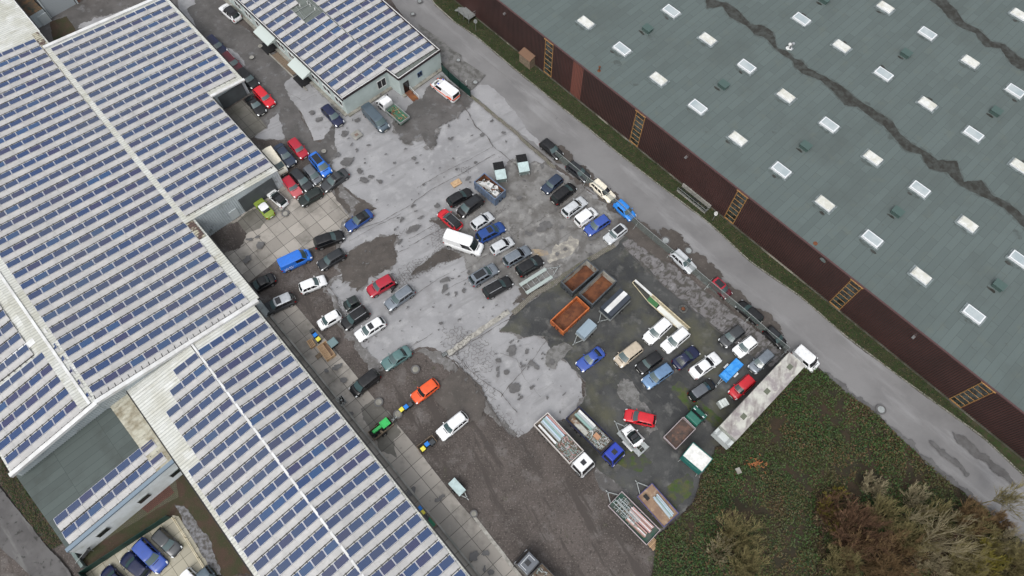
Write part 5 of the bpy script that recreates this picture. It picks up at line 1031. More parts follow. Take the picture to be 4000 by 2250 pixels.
for i in range(230):
    p = Vector((rr_.uniform(-SL/2+.3, SL/2-.3), rr_.uniform(-SW/2+.25, SW/2-.25), rr_.uniform(.6, 1.25))); d = Vector((rr_.uniform(-1, 1), rr_.uniform(-1, 1), rr_.uniform(-.25, .25))).normalized()*rr_.uniform(.1, .45)
    mb.bar(loc(sc, p-d), loc(sc, p+d), rr_.uniform(.03, .22), rr_.uniform(.03, .12), rr_.randrange(5))
mb.box(loc(sc, (0, 0, .55)), (SL-.3, SW-.3, .6), ca, mi=1)
tag(mb.build('scrap_heap', mm_list), 'tangled dark scrap and cables filling the blue container', 'scrap', kind='stuff')
mb = MB(); g1 = z('G', 370, 510, .3)
for i in range(60):
    a = rr_.uniform(0, 6); p = g1+Vector((math.cos(a), math.sin(a), 0))*rr_.uniform(.3, .7); mb.bar(p, p+Vector((rr_.uniform(-.35, .35), rr_.uniform(-.35, .35), rr_.uniform(0, .2))), .025)
tag(mb.build('wire_scrap', M['rust']), 'coil of rusty wire lying in the upper grey container', 'wire', kind='stuff')
# two green roofed skips
M['palegreen'] = mat('pale_green_lid', (.40, .50, .50), .5, col2=(.33, .41, .41), vs=2); M['skipgreen'] = mat('faded_green_steel', (.15, .19, .185), .6, col2=(.11, .14, .135), vs=2)
for i, (cx, cy, lab) in enumerate(((1030, 490, 'steel waste container with dark ribbed lid half, next to the blue scrap container'), (1290, 405, 'steel waste container with dark ribbed lid half, farther from the blue scrap container'))):
    f = z('D', cx-32+ (0), cy-105, 1.2); b = z('D', cx+12, cy+85, 1.2); d = f-b; ang = math.atan2(d.y, d.x); c = (f+b)/2; c.z = 0; L = d.length; t = thing('waste_container', lab, 'waste container', c, ang, 'lidded waste containers')
    W = 1.62; mb = MB(); mb.box((0, 0, .6), (L*.96, W*.92, 1.0)); mb.build('body', M['skipgreen'], t, bevel=.03)
    mb = MB(); mb.add([(-L/2, -W/2, 1.12), (0, -W/2, 1.42), (0, W/2, 1.42), (-L/2, W/2, 1.12), (-L/2, -W/2, 1.06), (0, -W/2, 1.1), (0, W/2, 1.1), (-L/2, W/2, 1.06)], [(0, 1, 2, 3), (4, 5, 1, 0), (7, 3, 2, 6), (0, 3, 7, 4)]); mb.build('lid', M['palegreen'], t)
    mb = MB(); mb.add([(0, -W/2, 1.43), (L/2+.02, -W/2, 1.18), (L/2+.02, W/2, 1.18), (0, W/2, 1.43)], [(0, 1, 2, 3)])
    for k in range(9): y = -W/2+.08+k*(W-.16)/8; mb.bar((0.01, y, 1.46), (L/2+.02, y, 1.20), .06, .05)
    mb.build('ribbed_lid', M['trim'], t); mb = MB()
    for s_ in (-1, 1): mb.box((-L/2-.03, s_*(W/2-.08), .35), (.22, .14, .4)); mb.bar((-.2, s_*(W/2+.06), .95), (.4, s_*(W/2+.06), .95), .07)
    mb.build('lifting_pegs', M['galv'], t)
# cardboard next to the black hatchback
mb = MB(); c = z('D', 528, 625, .12); mb.box(c, (1.5, 1.0, .22), R(35)); mb.box(c+Vector((.1, .1, .16)), (1.2, .5, .1), R(30)); item(mb, 'wooden_crate', 'broken pale wooden crate lying left of the blue scrap container', 'crate', M['wood'])
# ---- trailers
def tongue(t, x0, x1, w, h=.45, m=None, wheel=True):
    mb = MB(); mb.bar((x0, -w, h), (x1-.3, 0, h), .09, .1); mb.bar((x0, w, h), (x1-.3, 0, h), .09, .1); mb.bar((x1-.5, 0, h), (x1, 0, h), .1, .1); mb.cyl((x1-.4, .12, 0.02), (x1-.4, .12, h+.25), .035, None, 8)
    mb.build('drawbar', m or M['galv'], t)
def tarp_trailer(r, cs, h, tong, label, m, bands=None, group='covered trailers'):
    c, a, L, W = frame4(r, cs, h); t = thing('covered_trailer', label, 'trailer', c, a, group); mb = MB()
    mb.box((0, 0, .62), (L, W, .35)); mb.build('body', M['galv'], t)
    mb = MB(); e = .06; z1 = h-.10; P = [(-L/2+e, -W/2+e), (L/2-e, -W/2+e), (L/2-e, W/2-e), (-L/2+e, W/2-e)]
    lo = [(x, y, .78) for x, y in P]; mi_ = [(x, y, z1) for x, y in P]; tp = [(x, y*.45, h) for x, y in P]
    mb.add(lo+mi_+tp, [(0, 1, 5, 4), (1, 2, 6, 5), (2, 3, 7, 6), (3, 0, 4, 7), (4, 5, 9, 8), (5, 6, 10, 9), (6, 7, 11, 10), (7, 4, 8, 11), (8, 9, 10, 11)]); mb.build('tarpaulin', m, t)
    if bands: mb = MB(); mb.add([(x, y*.36, h+.012) for x, y in P], [(0, 1, 2, 3)]); mb.build('tarpaulin_stripe', bands, t)
    tp_ = t.matrix_basis.inverted() @ z(r, tong[0], tong[1], .45); tongue(t, L/2, tp_.x, W*.3); wheels(t, (-.1,), W/2+.18, .30); return t
tarp_trailer('G', [(705, 718), (835, 838), (1068, 605), (935, 505)], 2.1, (678, 900), 'long covered trailer with black tarpaulin and wide white middle stripe', mat('black_tarpaulin', (.035, .042, .055), .45), M['white'])
tarp_trailer('G', [(430, 995), (535, 1078), (682, 925), (577, 843)], 1.75, (400, 1158), 'small covered trailer with plain grey blue tarpaulin', mat('grey_blue_tarpaulin', (.22, .28, .33), .45))
# blue covered trailer with white mudguards
c, a, L, W = frame4('I', [(1192, 470), (1285, 545), (1478, 352), (1378, 280)], 1.2); t = thing('covered_trailer', 'bright blue covered trailer with two white mudguards', 'trailer', c, a, 'covered trailers')
mb = MB(); mb.box((0, 0, .8), (L, W, .7), taper=.96); mb.box((L*.30, 0, 1.2), (.5, W*.9, .1), taper=.5); mb.build('tarpaulin', mat('bright_blue_tarpaulin', (.02, .20, .58), .45, col2=(.06, .28, .62), vs=2), t, bevel=.04)
mb = MB(); 
for s_ in (-1, 1): mb.box((0, s_*(W/2+.18), .62), (.85, .26, .12))
mb.build('mudguards', M['white'], t, bevel=.04); wheels(t, (0,), W/2+.28, .30); tp_ = t.matrix_basis.inverted() @ z('I', 1135, 600, .45); tongue(t, L/2, tp_.x, W*.12)
# grey box trailer on the slab edge
c, a, L, W = frame4('L', [(853, 548), (930, 475), (797, 330), (722, 403)], 1.1); t = thing('box_trailer', 'small pale grey lidded trailer at the edge of the slab path', 'trailer', c, a)
mb = MB(); mb.box((0, 0, .72), (L*.97, W*.96, .55)); mb.build('body', M['galv'], t); mb = MB(); mb.box((0, 0, 1.05), (L, W, .12), taper=.97); mb.build('lid', M['palegreen'], t, bevel=.03)
tongue(t, L/2, L/2+1.0, W*.25); wheels(t, (0,), W/2+.2, .28)
# empty car transporter trailer
f = z('E', 1605, 310, .6); b = z('E', 1285, 535, .6); c, a, L, W = frame4('E', [(1535, 270), (1620, 400), (1330, 582), (1240, 460)], .6); t = thing('car_transport_trailer', 'empty galvanised car transport trailer with open frame floor', 'trailer', c, a, 'car transport trailers')
for s_ in (-1, 1): mb = MB(); mb.box((0, s_*(W/2-.27), .62), (L, .5, .05)); mb.build('wheel_track', mat('perforated_track', (.38, .44, .42), .5, stripes=(a, .16, .5, .4)) if s_ < 0 else bpy.data.materials['perforated_track'], t)
mb = MB()
for s_ in (-1, 1): mb.bar((-L/2, s_*(W/2-.02), .6), (L/2, s_*(W/2-.02), .6), .07, .12); mb.bar((L/2, s_*(W/2-.25), .6), (L/2+1.1, s_*.30, .6), .06); mb.bar((L/2+.55, s_*.5, .6), (L/2+.7, s_*.1, .6), .05)
for i in range(6): x = -L/2+.1+(L-.2)*i/5; mb.bar((x, -W/2+.05, .58), (x, W/2-.05, .58), .06)
mb.bar((-.3, -.3, .59), (L/2-.2, .5, .59), .03); mb.build('frame', M['galv'], t); tongue(t, L/2+.9, L/2+2.0, .3, .5); wheels(t, (-.45, .35), W/2+.03, .28)
# car transporter with a small white roadster
c, a, L, W = frame4('I', [(30, 1135), (135, 1035), (398, 1280), (265, 1408)], .55); t = thing('car_transport_trailer', 'car transport trailer with a small white coupe tied on it', 'trailer', c, a, 'car transport trailers'); mb = MB()
for s_ in (-1, 1): mb.box((0, s_*(W/2-.35), .55), (L, .62, .05))
mb.bar((-L/2, -W/2, .55), (-L/2, W/2, .55), .1)
for i in range(9): x = -L/2+.1+(L-.2)*i/8; mb.bar((x, -W/2, .52), (x, W/2, .52), .06)
mb.build('platform', M['galv'], t); tongue(t, L/2, L/2+1.4, .5, .5); wheels(t, (-.5, .3), W/2+.25, .27); mb = MB()
for s_ in (-1, 1): mb.box((-.1, s_*(W/2+.14), .62), (1.7, .26, .06))
mb.build('mudguards', M['white'], t)
car('I', (115, 1075), (275, 1285), 'coupe', 'white', 'small white coupe with black roof on the car transport trailer', None, roof='black', base_z=.58, wid=1.58, sun='big', name='small_coupe', glass='glass')
# ---- lorries
def lorry(r, front, rear, w_, cabl, colcab, colside, label, bedh=1.15, side=.55, cabh=2.6, cat='lorry', hatch=True, group='flatbed lorries', bonnet=0.0, sidemat=None, floorm=None, dual=True):
    F_ = z(r, front[0], front[1], 1.4); B_ = z(r, rear[0], rear[1], 1.6); d = F_-B_; L = d.length; a = math.atan2(d.y, d.x); c = (F_+B_)/2; c.z = 0; t = thing('flatbed_lorry', label, cat, c, a, group)
    W = w_; xc = L/2-cabl-.12; sm_ = sidemat or P_(colside)
    mb = MB(); mb.bar((-L/2+.3, -.4, .72), (L/2-.3, -.4, .72), .12, .25); mb.bar((-L/2+.3, .4, .72), (L/2-.3, .4, .72), .12, .25); mb.box((-.3, W/2-.35, .65), (1.1, .5, .5)); mb.build('chassis', M['trim'], t)
    bl = xc-.05+L/2; bx = (xc-.05-L/2)/2; mb = MB(); mb.box((bx, 0, bedh), (bl, W, .12)); mb.build('bed_floor', floorm or M['oldwood'], t)
    for nm, cc, dd in (('side_board', (bx, W/2-.03, bedh+side/2+.06), (bl, .06, side)), ('side_board', (bx, -W/2+.03, bedh+side/2+.06), (bl, .06, side)), ('tailboard', (-L/2+.03, 0, bedh+side/2+.06), (.06, W-.125, side)), ('headboard', (xc-.08, 0, bedh+side*.7+.06), (.07, W-.125, side*1.4))):
        mb = MB(); mb.box(cc, dd); mb.bar(Vector(cc)-Vector((dd[0]/2, dd[1]/2 if dd[1] > .3 else 0, -dd[2]/2-.02)), Vector(cc)+Vector((dd[0]/2, dd[1]/2 if dd[1] > .3 else 0, dd[2]/2+.02)), .09, .05); mb.build(nm, sm_, t)
    # cab
    ch = cabh; x0 = xc+.12; x1 = L/2; bz = .55; wm = .80*ch; prof = [(x0, bz), (x0, ch-.25), (x0+.12, ch-.02), (x1-.42-bonnet, ch), (x1-.10-bonnet, wm*.78 if not bonnet else 1.30), (x1, 1.0 if not bonnet else 1.0), (x1, bz)]
    if bonnet: prof = [(x0, bz), (x0, ch-.2), (x0+.1, ch-.02), (x1-bonnet-.65, ch), (x1-bonnet, 1.32), (x1-.15, 1.14), (x1, .95), (x1, bz)]
    n = len(prof); mb = MB(); hy = lambda zz: W/2*(.96 if zz < 1.5 else (.96-.13*(zz-1.5)/(max(.1, ch-1.5))))
    mb.add([(x, -hy(zz), zz) for x, zz in prof]+[(x, hy(zz), zz) for x, zz in prof], [tuple(range(n)), tuple(range(2*n-1, n-1, -1))]+[(i, (i+1) % n, n+(i+1) % n, n+i)[::-1] for i in range(n)])
    mb.build('cab', P_(colcab), t, bevel=.07)
    i0 = 3; p0, p1 = Vector((prof[i0][0], 0, prof[i0][1])), Vector((prof[i0+1][0], 0, prof[i0+1][1])); a_, b_ = p0.lerp(p1, .10), p0.lerp(p1, .92); of = Vector((.03, 0, .02)); mb = MB(); mb.add([a_+of+Vector((0, -hy(a_.z)*.88, 0)), a_+of+Vector((0, hy(a_.z)*.88, 0)), b_+of+Vector((0, hy(b_.z)*.92, 0)), b_+of+Vector((0, -hy(b_.z)*.92, 0))], [(3, 2, 1, 0)]); mb.build('windscreen', M['darkglass'], t)
    for s_ in (-1, 1):
        mb = MB(); zz0, zz1 = 1.5 if ch > 2.2 else 1.25, ch-.30; xa, xb = x0+.25, prof[3][0]-.05; y0, y1 = hy(zz0)+.012, hy(zz1)+.012; mb.add([(xa, s_*y0, zz0), (xb+.2, s_*y0, zz0), (xb, s_*y1, zz1), (xa, s_*y1, zz1)], [(0, 1, 2, 3)] if s_ > 0 else [(3, 2, 1, 0)]); mb.build('side_window', M['darkglass'], t)
        mb = MB(); mb.box((x1-.25-bonnet, s_*(W/2+.14), ch*.72), (.14, .2, .42)); mb.bar((x1-.3-bonnet, s_*(W/2-.08), ch*.75), (x1-.25-bonnet, s_*(W/2+.1), ch*.75), .05); mb.build('mirror', M['trim'], t)
        mb = MB(); mb.box((x1+.01, s_*(W/2-.3), .85), (.05, .34, .2)); mb.build('headlight', M['lamp'], t)
    mb = MB(); mb.box((x1+.02, 0, .62), (.16, W*.96, .30)); mb.build('bumper', M['trim'], t)
    if hatch: mb = MB(); mb.box(((x0+x1)/2-.1, 0, ch+.03), (.62, .62, .07)); mb.build('roof_hatch', M['darkglass'], t, bevel=.02)
    wheels(t, (x1-.75-bonnet*.3,), W/2-.03, .48 if ch > 2.2 else .38, .28); wheels(t, (-L/2+1.3, -L/2+2.4) if (L > 7.5 and dual) else (-L/2+1.0,), W/2-.03, .48 if ch > 2.2 else .38, .45)
    return t, L, W, bx, bl, bedh
def tubes(name, label, cat, t, x, y, zz, L, W, n, m, ang=0, th=.09, layers=2, group=None, kind=None, box=False):
    o = thing(name, label, cat, (t.matrix_basis @ Vector((x, y, 0))), t.matrix_basis.to_euler().z+ang, group); o.matrix_basis = Matrix.Translation((0, 0, zz-0)) @ o.matrix_basis
    for k in range(n):
        mb = MB(); yy = -W/2+W*(k+.5)/n; dx = rr_.uniform(-.12, .12)
        mm = m if not isinstance(m, list) else m[k % len(m)]
        if box: mb.box((dx, yy, th/2), (L, W/n*.9, th))
        else: mb.bar((-L/2+dx, yy, th/2), (L/2+dx, yy+rr_.uniform(-.04, .04), th/2), W/n*.85, th)
        mb.build('bar' if not box else 'sheet', mm, o)
    return o
def scrapload(name, label, t, x, y, zz, L, W, n, mats, size=(.25, .8), th=(.03, .08), base=None, alt=.35):
    mb = MB()
    for i in range(n):
        p = Vector((x+rr_.uniform(-L/2, L/2), y+rr_.uniform(-W/2, W/2), zz+rr_.uniform(.02, alt))); an = rr_.choice([rr_.uniform(0, 3.1), rr_.gauss(1.57, .15), rr_.gauss(0, .2)]); l_ = rr_.uniform(*size); d = Vector((math.cos(an), math.sin(an), rr_.uniform(-.15, .15)))*l_/2
        if abs(p.x-x)+abs(d.x) > L/2 or abs(p.y-y)+abs(d.y) > W/2: d *= .4
        mb.bar(loc(t, p-d), loc(t, p+d), rr_.uniform(*th), rr_.uniform(*th), rr_.randrange(len(mats)))
    if base is not None: mb.box(loc(t, (x, y, zz+.06)), (L, W, .12), t.matrix_basis.to_euler().z, mi=base)
    return tag(mb.build(name, mats), label, 'scrap', kind='stuff')
M['scaf'] = mat('scaffold_tube', (.38, .42, .42), .4, .5); M['scafg'] = mat('greenish_steel', (.20, .30, .28), .5); M['pinkbar'] = mat('primed_pink_bar', (.42, .25, .24), .6); M['bluebar'] = mat('pale_blue_bar', (.38, .47, .55), .5); M['browndirt'] = mat('brown_rubble', (.17, .135, .105), .9, col2=(.09, .075, .06), vs=2)
t, L, W, bx, bl, bh = lorry('J', (622, 600), (232, 178), 2.45, 2.05, 'white', 'white', 'white cab flatbed lorry loaded with scaffold planks and metal scrap', sidemat=mat('dusty_white_board', (.50, .47, .45), .6), floorm=M['browndirt'])
fz = bh+.06
tubes('metal_plank_stack', 'stack of silver planks at the tail of the white lorry bed', 'planks', t, -L/2+2.0, .25, fz, 3.4, 1.15, 5, [M['scaf'], M['bluebar'], M['scafg']], box=True, th=.42, group='plank loads')
tubes('tube_bundle', 'pinkish tubes along the right side of the white lorry bed', 'tubes', t, -L/2+1.9, -.85+1.75, fz, 3.3, .42, 4, M['pinkbar'], th=.3, group='plank loads')
tubes('long_board', 'single long cream board on the left of the white lorry bed', 'board', t, -L/2+2.0, -.72, fz+.1, 3.2, .3, 1, M['white'], box=True, th=.3, group='plank loads')
scrapload('scrap_load', 'loose scaffold scrap in the front half of the white lorry bed', t, xc_:=(-L/2+3.8+bl/2-1.9)/1.0-.1, 0, fz, 3.0, 2.1, 330, [M['scaf'], M['scafg'], M['oldwood'], M['galv'], M['browndirt'], M['pinkbar']], base=4)
t, L, W, bx, bl, bh = lorry('J', (868, 510), (488, 128), 2.45, 1.9, 'lorryblue', 'navy', 'blue cab flatbed lorry loaded with planks, scrap and a cardboard box', floorm=M['browndirt'])
tubes('metal_plank_stack', 'wide white and silver planks at the tail of the blue lorry bed', 'planks', t, -L/2+1.9, .5, fz, 2.9, 1.0, 3, [M['scafg'], M['scaf'], M['white']], box=True, th=.45, group='plank loads')
tubes('metal_trough', 'long rusty white trough on the left of the blue lorry bed', 'trough', t, -L/2+2.0, -.65, fz, 2.7, .75, 1, M['continner'], box=True, th=.5, group='plank loads')
scrapload('scrap_load', 'green and silver scaffold scrap in the front half of the blue lorry bed', t, -L/2+bl-1.9, 0, fz, 3.1, 2.1, 330, [M['scaf'], M['scafg'], M['oldwood'], M['galv'], M['browndirt'], M['white']], base=4)
mb = MB(); mb.box((0, 0, 0), (.85, .6, .45)); o = item(mb, 'cardboard_box', 'brown cardboard box on top of the scrap in the blue lorry', 'box', mat('cardboard', (.36, .20, .12), .8)); o.matrix_basis = t.matrix_basis @ Matrix.Translation((-L/2+bl-1.9, 0, fz+.6))
t, L, W, bx, bl, bh = lorry('L', (1545, 1225), (2050, 1745), 2.45, 2.15, 'grey', 'charcoal', 'grey cab lorry cut by the bottom edge, beside the slab path', cabh=2.8)
mb = MB()
for s_ in (-1, 1): mb.bar((L/2-1.6, s_*.75, 2.93), (L/2-.75, s_*.75, 2.93), .06)
mb.bar((L/2-.7, -.75, 2.93), (L/2-.7, .75, 2.93), .06); mb.build('lamp_bar', M['chrome'], t)
scrapload('scrap_load', 'dark scrap on the bed of the grey lorry', t, bx, 0, bh+.06, bl-.3, 2.0, 120, [M['scaf'], M['scafg'], M['rust'], M['galv'], M['browndirt']], base=4)
# green pickup with empty rusty bed
t, L, W, bx, bl, bh = lorry('I', (995, 870), (632, 1243), 2.15, 2.35, 'green', 'white', 'green double cab pickup with an empty rust-stained flatbed', bedh=.85, side=.40, cabh=2.0, hatch=False, bonnet=.75, cat='pickup', sidemat=mat('dull_pink_steel', (.30, .26, .27), .5), floorm=mat('rusty_bed_floor', (.10, .062, .05), .8, col2=(.05, .04, .036), vs=1.2, layers=[((.17, .09, .06), 2.5, 7, .55, .7)]), group='pickups')
mb = MB()
for y in (-.8, -.65, .65, .8): mb.box((L/2-.9, y, 2.07), (.1, .12, .12))
mb.build('roof_lamp', M['lamp'], t)
# white double cab pickup by the office, facing away
t, L, W, bx, bl, bh = lorry('A', (1885, 915), (2128, 1118), 1.95, 2.35, 'white', 'galv' if False else 'pearl', 'white double cab pickup with green netting and rubble on its bed, by the office door', bedh=.8, side=.38, cabh=2.15, hatch=False, bonnet=.55, cat='pickup', sidemat=M['galv'], floorm=mat('green_bed_floor', (.04, .12, .075), .7), group='pickups')
scrapload('load', 'green net, brown rubble and timber on the bed of the white pickup', t, bx-.1, 0, bh+.06, bl-.4, 1.6, 60, [mat('green_net', (.03, .16, .09), .8), M['oldwood'], mat('red_rubble', (.24, .10, .05), .9), M['wood']], size=(.2, .7), alt=.25)
# open trailers lower right
def flat_trailer(r, cs, h, tong, label, sidem, floorm, side=.35, group='open flatbed trailers'):
    c, a, L, W = frame4(r, cs, h); t = thing('flatbed_trailer', label, 'trailer', c, a, group); mb = MB(); mb.box((0, 0, h-.08), (L, W, .12)); mb.build('floor', floorm, t)
    for nm, cc, dd in (('side_board', (0, W/2-.03, h+side/2), (L, .05, side)), ('side_board', (0, -W/2+.03, h+side/2), (L, .05, side)), ('end_board', (L/2-.03, 0, h+side/2), (.05, W-.12, side)), ('end_board', (-L/2+.03, 0, h+side/2), (.05, W-.12, side))):
        mb = MB(); mb.box(cc, dd); mb.build(nm, sidem, t)
    tp_ = t.matrix_basis.inverted() @ z(r, tong[0], tong[1], .5); tongue(t, L/2, tp_.x, W*.28, .55); wheels(t, (-.5, .4), W/2-.05, .34); return t, L, W
t, L, W = flat_trailer('J', [(775, 882), (885, 768), (1197, 1075), (1085, 1205)], .8, (755, 760), 'open trailer stacked with pinkish beams and scaffold frames', mat('pinkish_white_steel', (.42, .36, .38), .5), mat('dark_trailer_floor', (.06, .075, .065), .7, col2=(.025, .07, .05), vs=1))
tubes('beam_stack', 'stack of pinkish beams at the lower left of the open trailer', 'beams', t, -.7, -.45, .88, 3.4, .95, 7, [M['pinkbar'], M['white'], M['pinkbar'], M['oldwood']], ang=.02, th=.35, group='beam loads')
tubes('beam_stack', 'second stack of beams at the lower right of the open trailer', 'beams', t, -.9, .55, .88, 3.0, .75, 5, [M['pinkbar'], M['oldwood'], M['white']], ang=.03, th=.22, group='beam loads')
for i, (y, x) in enumerate(((.15, 1.4), (-.35, 1.2))):
    mb = MB(); A = Vector((x+1.6, y-.15, 1.3)); 
    for s_ in (0, .38): mb.bar(loc(t, (x-1.9, y+s_, 1.25)), loc(t, (x+1.7, y+s_, 1.35)), .07)
    for k in range(8): mb.bar(loc(t, (x-1.8+k*.48, y, 1.27)), loc(t, (x-1.8+k*.48, y+.38, 1.27)), .05)
    item(mb, 'scaffold_frame', ['silver scaffold ladder frame lying over the beams, right one', 'silver scaffold ladder frame lying over the beams, left one'][i], 'scaffold frame', M['scaf'], group='scaffold frames')
scrapload('scrap_load', 'thin steel braces at the front of the beam trailer', t, .9, 0, .9, 3.4, 1.9, 110, [M['scaf'], M['galv'], M['oldwood']], size=(.5, 1.5), th=(.03, .06), alt=.3)
t, L, W = flat_trailer('J', [(1008, 808), (1133, 700), (1347, 942), (1228, 1058)], .85, (985, 685), 'blue framed plywood trailer with long pale blue bars', paint('paint_violetblue', (.05, .055, .24)), M['ply'], side=.16)
tubes('bar_bundle', 'bundle of long pale blue bars on the plywood trailer', 'bars', t, -.55, -.42, .90, 3.0, .85, 7, [M['bluebar'], M['scaf'], M['bluebar'], M['scafg'], M['scaf']], ang=-.05, th=.16, group='beam loads')
mb = MB(); mb.box(loc(t, (L/2-.8, .45, 1.0)), (.75, .45, .2), t.matrix_basis.to_euler().z); item(mb, 'dark_crate', 'dark crate at the front corner of the plywood trailer', 'crate', M['trim'])
mb = MB(); c = z('J', 1140, 1188, .12); 
for k in range(7): mb.bar(c+ev*(-.5+k*.17)-eu*.6+Vector((0, 0, .1)), c+ev*(-.5+k*.17)+eu*.6+Vector((0, 0, .1)), .10, .02)
for k in (-.5, 0, .5): mb.bar(c+eu*k-ev*.6, c+eu*k+ev*.6, .1, .1)
item(mb, 'wooden_pallet', 'yellowish wooden pallet behind the beam trailer', 'pallet', M['wood'])
# green kiosk trailer with white roof
c, a, L, W = frame4('J', [(1380, 478), (1463, 368), (1622, 503), (1535, 608)], 2.35); t = thing('kiosk_trailer', 'dark green box trailer with white roof and faded lettering on its side', 'trailer', c, a); gm = mat('dark_green_body', (.012, .12, .105), .45)
mb = MB(); mb.box((0, 0, 1.35), (L, W, 1.85)); mb.build('body', gm, t, bevel=.03); mb = MB(); mb.box((0, 0, 2.33), (L*.97, W*.94, .08)); mb.build('roof', mat('dirty_white_roof', (.68, .68, .66), .5, col2=(.52, .52, .50), vs=1.5), t)
mb = MB()
for s_ in (-1, 1): mb.bar((-L/2, s_*W/2, 2.36), (L/2, s_*W/2, 2.36), .08); mb.bar((s_*L/2, -W/2, 2.362), (s_*L/2, W/2, 2.362), .08)
mb.build('roof_edge', gm, t); mb = MB()
for k in range(15):
    x = -L*.36+k*L*.05+(k % 3)*.02; zb_ = 1.75+.08*math.sin(k); mb.bar((x, -W/2-.015, zb_-.12), (x+rl.uniform(-.04, .09), -W/2-.015, zb_+.12), .02, .035); mb.bar((x, W/2+.015, zb_-.12), (x+rl.uniform(-.04, .09), W/2+.015, zb_+.12), .02, .035)
    if k % 2: mb.bar((x-.05, -W/2-.015, zb_), (x+.09, -W/2-.015, zb_+.02), .02, .03); mb.bar((x-.05, W/2+.015, zb_), (x+.09, W/2+.015, zb_+.02), .02, .03)
mb.build('faded_lettering', mat('faded_green_white', (.18, .38, .33), .6), t); mb = MB()
for sx_ in (-1, 1):
    for s_ in (-1, 1): mb.bar((sx_*(L/2-.2), s_*(W/2), .5), (sx_*(L/2-.1), s_*(W/2+.35), .03), .07)
mb.build('support_legs', M['galv'], t); wheels(t, (-.2,), W/2-.12, .30)
# the long semi trailer
c, a, L, W = frame4('I', [(1190, 1057), (1385, 1213), (2167, 370), (1978, 220)], 3.9); t = thing('semi_trailer', 'very long box trailer with dirty grey white roof, parked along the brambles', 'semi trailer', c, a)
M['trroof'] = mat('grimy_trailer_roof', (.45, .45, .41), .6, col2=(.24, .215, .22), vs=.35, lo=.42, hi=.58, layers=[((.15, .125, .125), .7, 9, .50, .68, (R(75), 4)), ((.52, .52, .45), 1.4, 8, .58, .72, (AV, 2))])
mb = MB(); mb.box((0, 0, 2.55), (L, W, 2.66)); mb.build('body', mat('dirty_trailer_side', (.36, .37, .34), .6, col2=(.22, .23, .20), vs=.8), t); mb = MB(); mb.box((0, 0, 3.9), (L-.02, W-.02, .05)); mb.build('roof', M['trroof'], t)
mb = MB()
for x in (-L*.385, -.05*L, L*.285): mb.box((x, 0, 3.94), (.75, .62, .04))
mb.build('roof_vent_panel', mat('mossy_panel', (.11, .12, .09), .8), t)
mb = MB(); mb.box((L/2+.45, 0, 2.2), (.9, W, 1.6)); mb.build('end_platform', M['palekerb'] if False else mat('pale_grey_steel', (.45, .48, .48), .5), t, bevel=.04); mb = MB()
for s_ in (-1, 1): mb.bar((L/2+.1, s_*.75, 3.05), (L/2+1.0, s_*.75, 3.05), .3, .12); mb.box((L/2+.95, s_*(W/2-.12), 3.0), (.3, .24, .25))
mb.build('platform_fittings', M['galv'], t); wheels(t, (-L/2+1.6, -L/2+2.9, -L/2+4.2), W/2-.02, .5, .35); mb = MB(); mb.bar((-L/2+.3, -.5, 1.05), (L/2-.3, -.5, 1.05), .15, .3); mb.bar((-L/2+.3, .5, 1.05), (L/2-.3, .5, 1.05), .15, .3); mb.bar((L/2-2.5, -.7, .05), (L/2-2.5, -.7, 1.1), .15); mb.bar((L/2-2.5, .7, .05), (L/2-2.5, .7, 1.1), .15); mb.build('chassis', M['trim'], t)
# trailer with green machine, on the slabs
c, a, L, W = frame4('K', [(766, 803), (838, 885), (610, 1070), (538, 980)], 1.0); t = thing('cart_trailer', 'brown box trailer carrying a small green tractor, on the slab path', 'trailer', c, a); mb = MB(); mb.box((0, 0, .55), (L-.06, W-.06, .1)); mb.build('floor', M['trim'], t)
for nm, cc, dd in (('side_board', (0, W/2-.03, .8), (L, .06, .5)), ('side_board', (0, -W/2+.03, .8), (L, .06, .5)), ('end_board', (L/2-.03, 0, .8), (.06, W-.125, .5)), ('end_board', (-L/2+.03, 0, .8), (.06, W-.125, .5))): mb = MB(); mb.box(cc, dd); mb.build(nm, M['oldwood'], t)
wheels(t, (-.1,), W/2+.24, .36); tongue(t, L/2, L/2+.9, W*.1, .5)
tt = thing('small_tractor', 'small bright green tractor standing inside the brown box trailer', 'tractor', t.matrix_basis @ Vector((0, 0, 0)), a); tt.matrix_basis = t.matrix_basis @ Matrix.Translation((0, 0, .6)); gp = paint('paint_tractor', (.03, .42, .09))
mb = MB(); mb.box((L*.24, 0, 1.05), (L*.36, W*.78, .12)); mb.box((L*.24, 0, 1.14), (L*.26, W*.6, .06)); mb.build('cab_roof', gp, tt, bevel=.05); mb = MB(); mb.box((-L*.14, .12, .65), (L*.42, .42, .45)); mb.build('bonnet', gp, tt, bevel=.08); mb = MB(); mb.box((0, 0, .3), (L*.7, .3, .2))
for x in (.1, .42):
    for s_ in (-1, 1): mb.bar((L*x, s_*W*.33, .3), (L*x, s_*W*.33, 1.0), .05)
mb.build('frame', M['trim'], tt); wheels(tt, (L*.22,), W/2-.15, .42, .22); wheels(tt, (-L*.25,), W/2-.2, .28, .16)
scrapload('loose_parts', 'dark tyres and pipes beside the tractor in the box trailer', t, -L*.22, -W*.15, .6, L*.45, W*.5, 30, [M['trim'], M['tyre'], M['oldwood']], size=(.2, .6), th=(.08, .25))
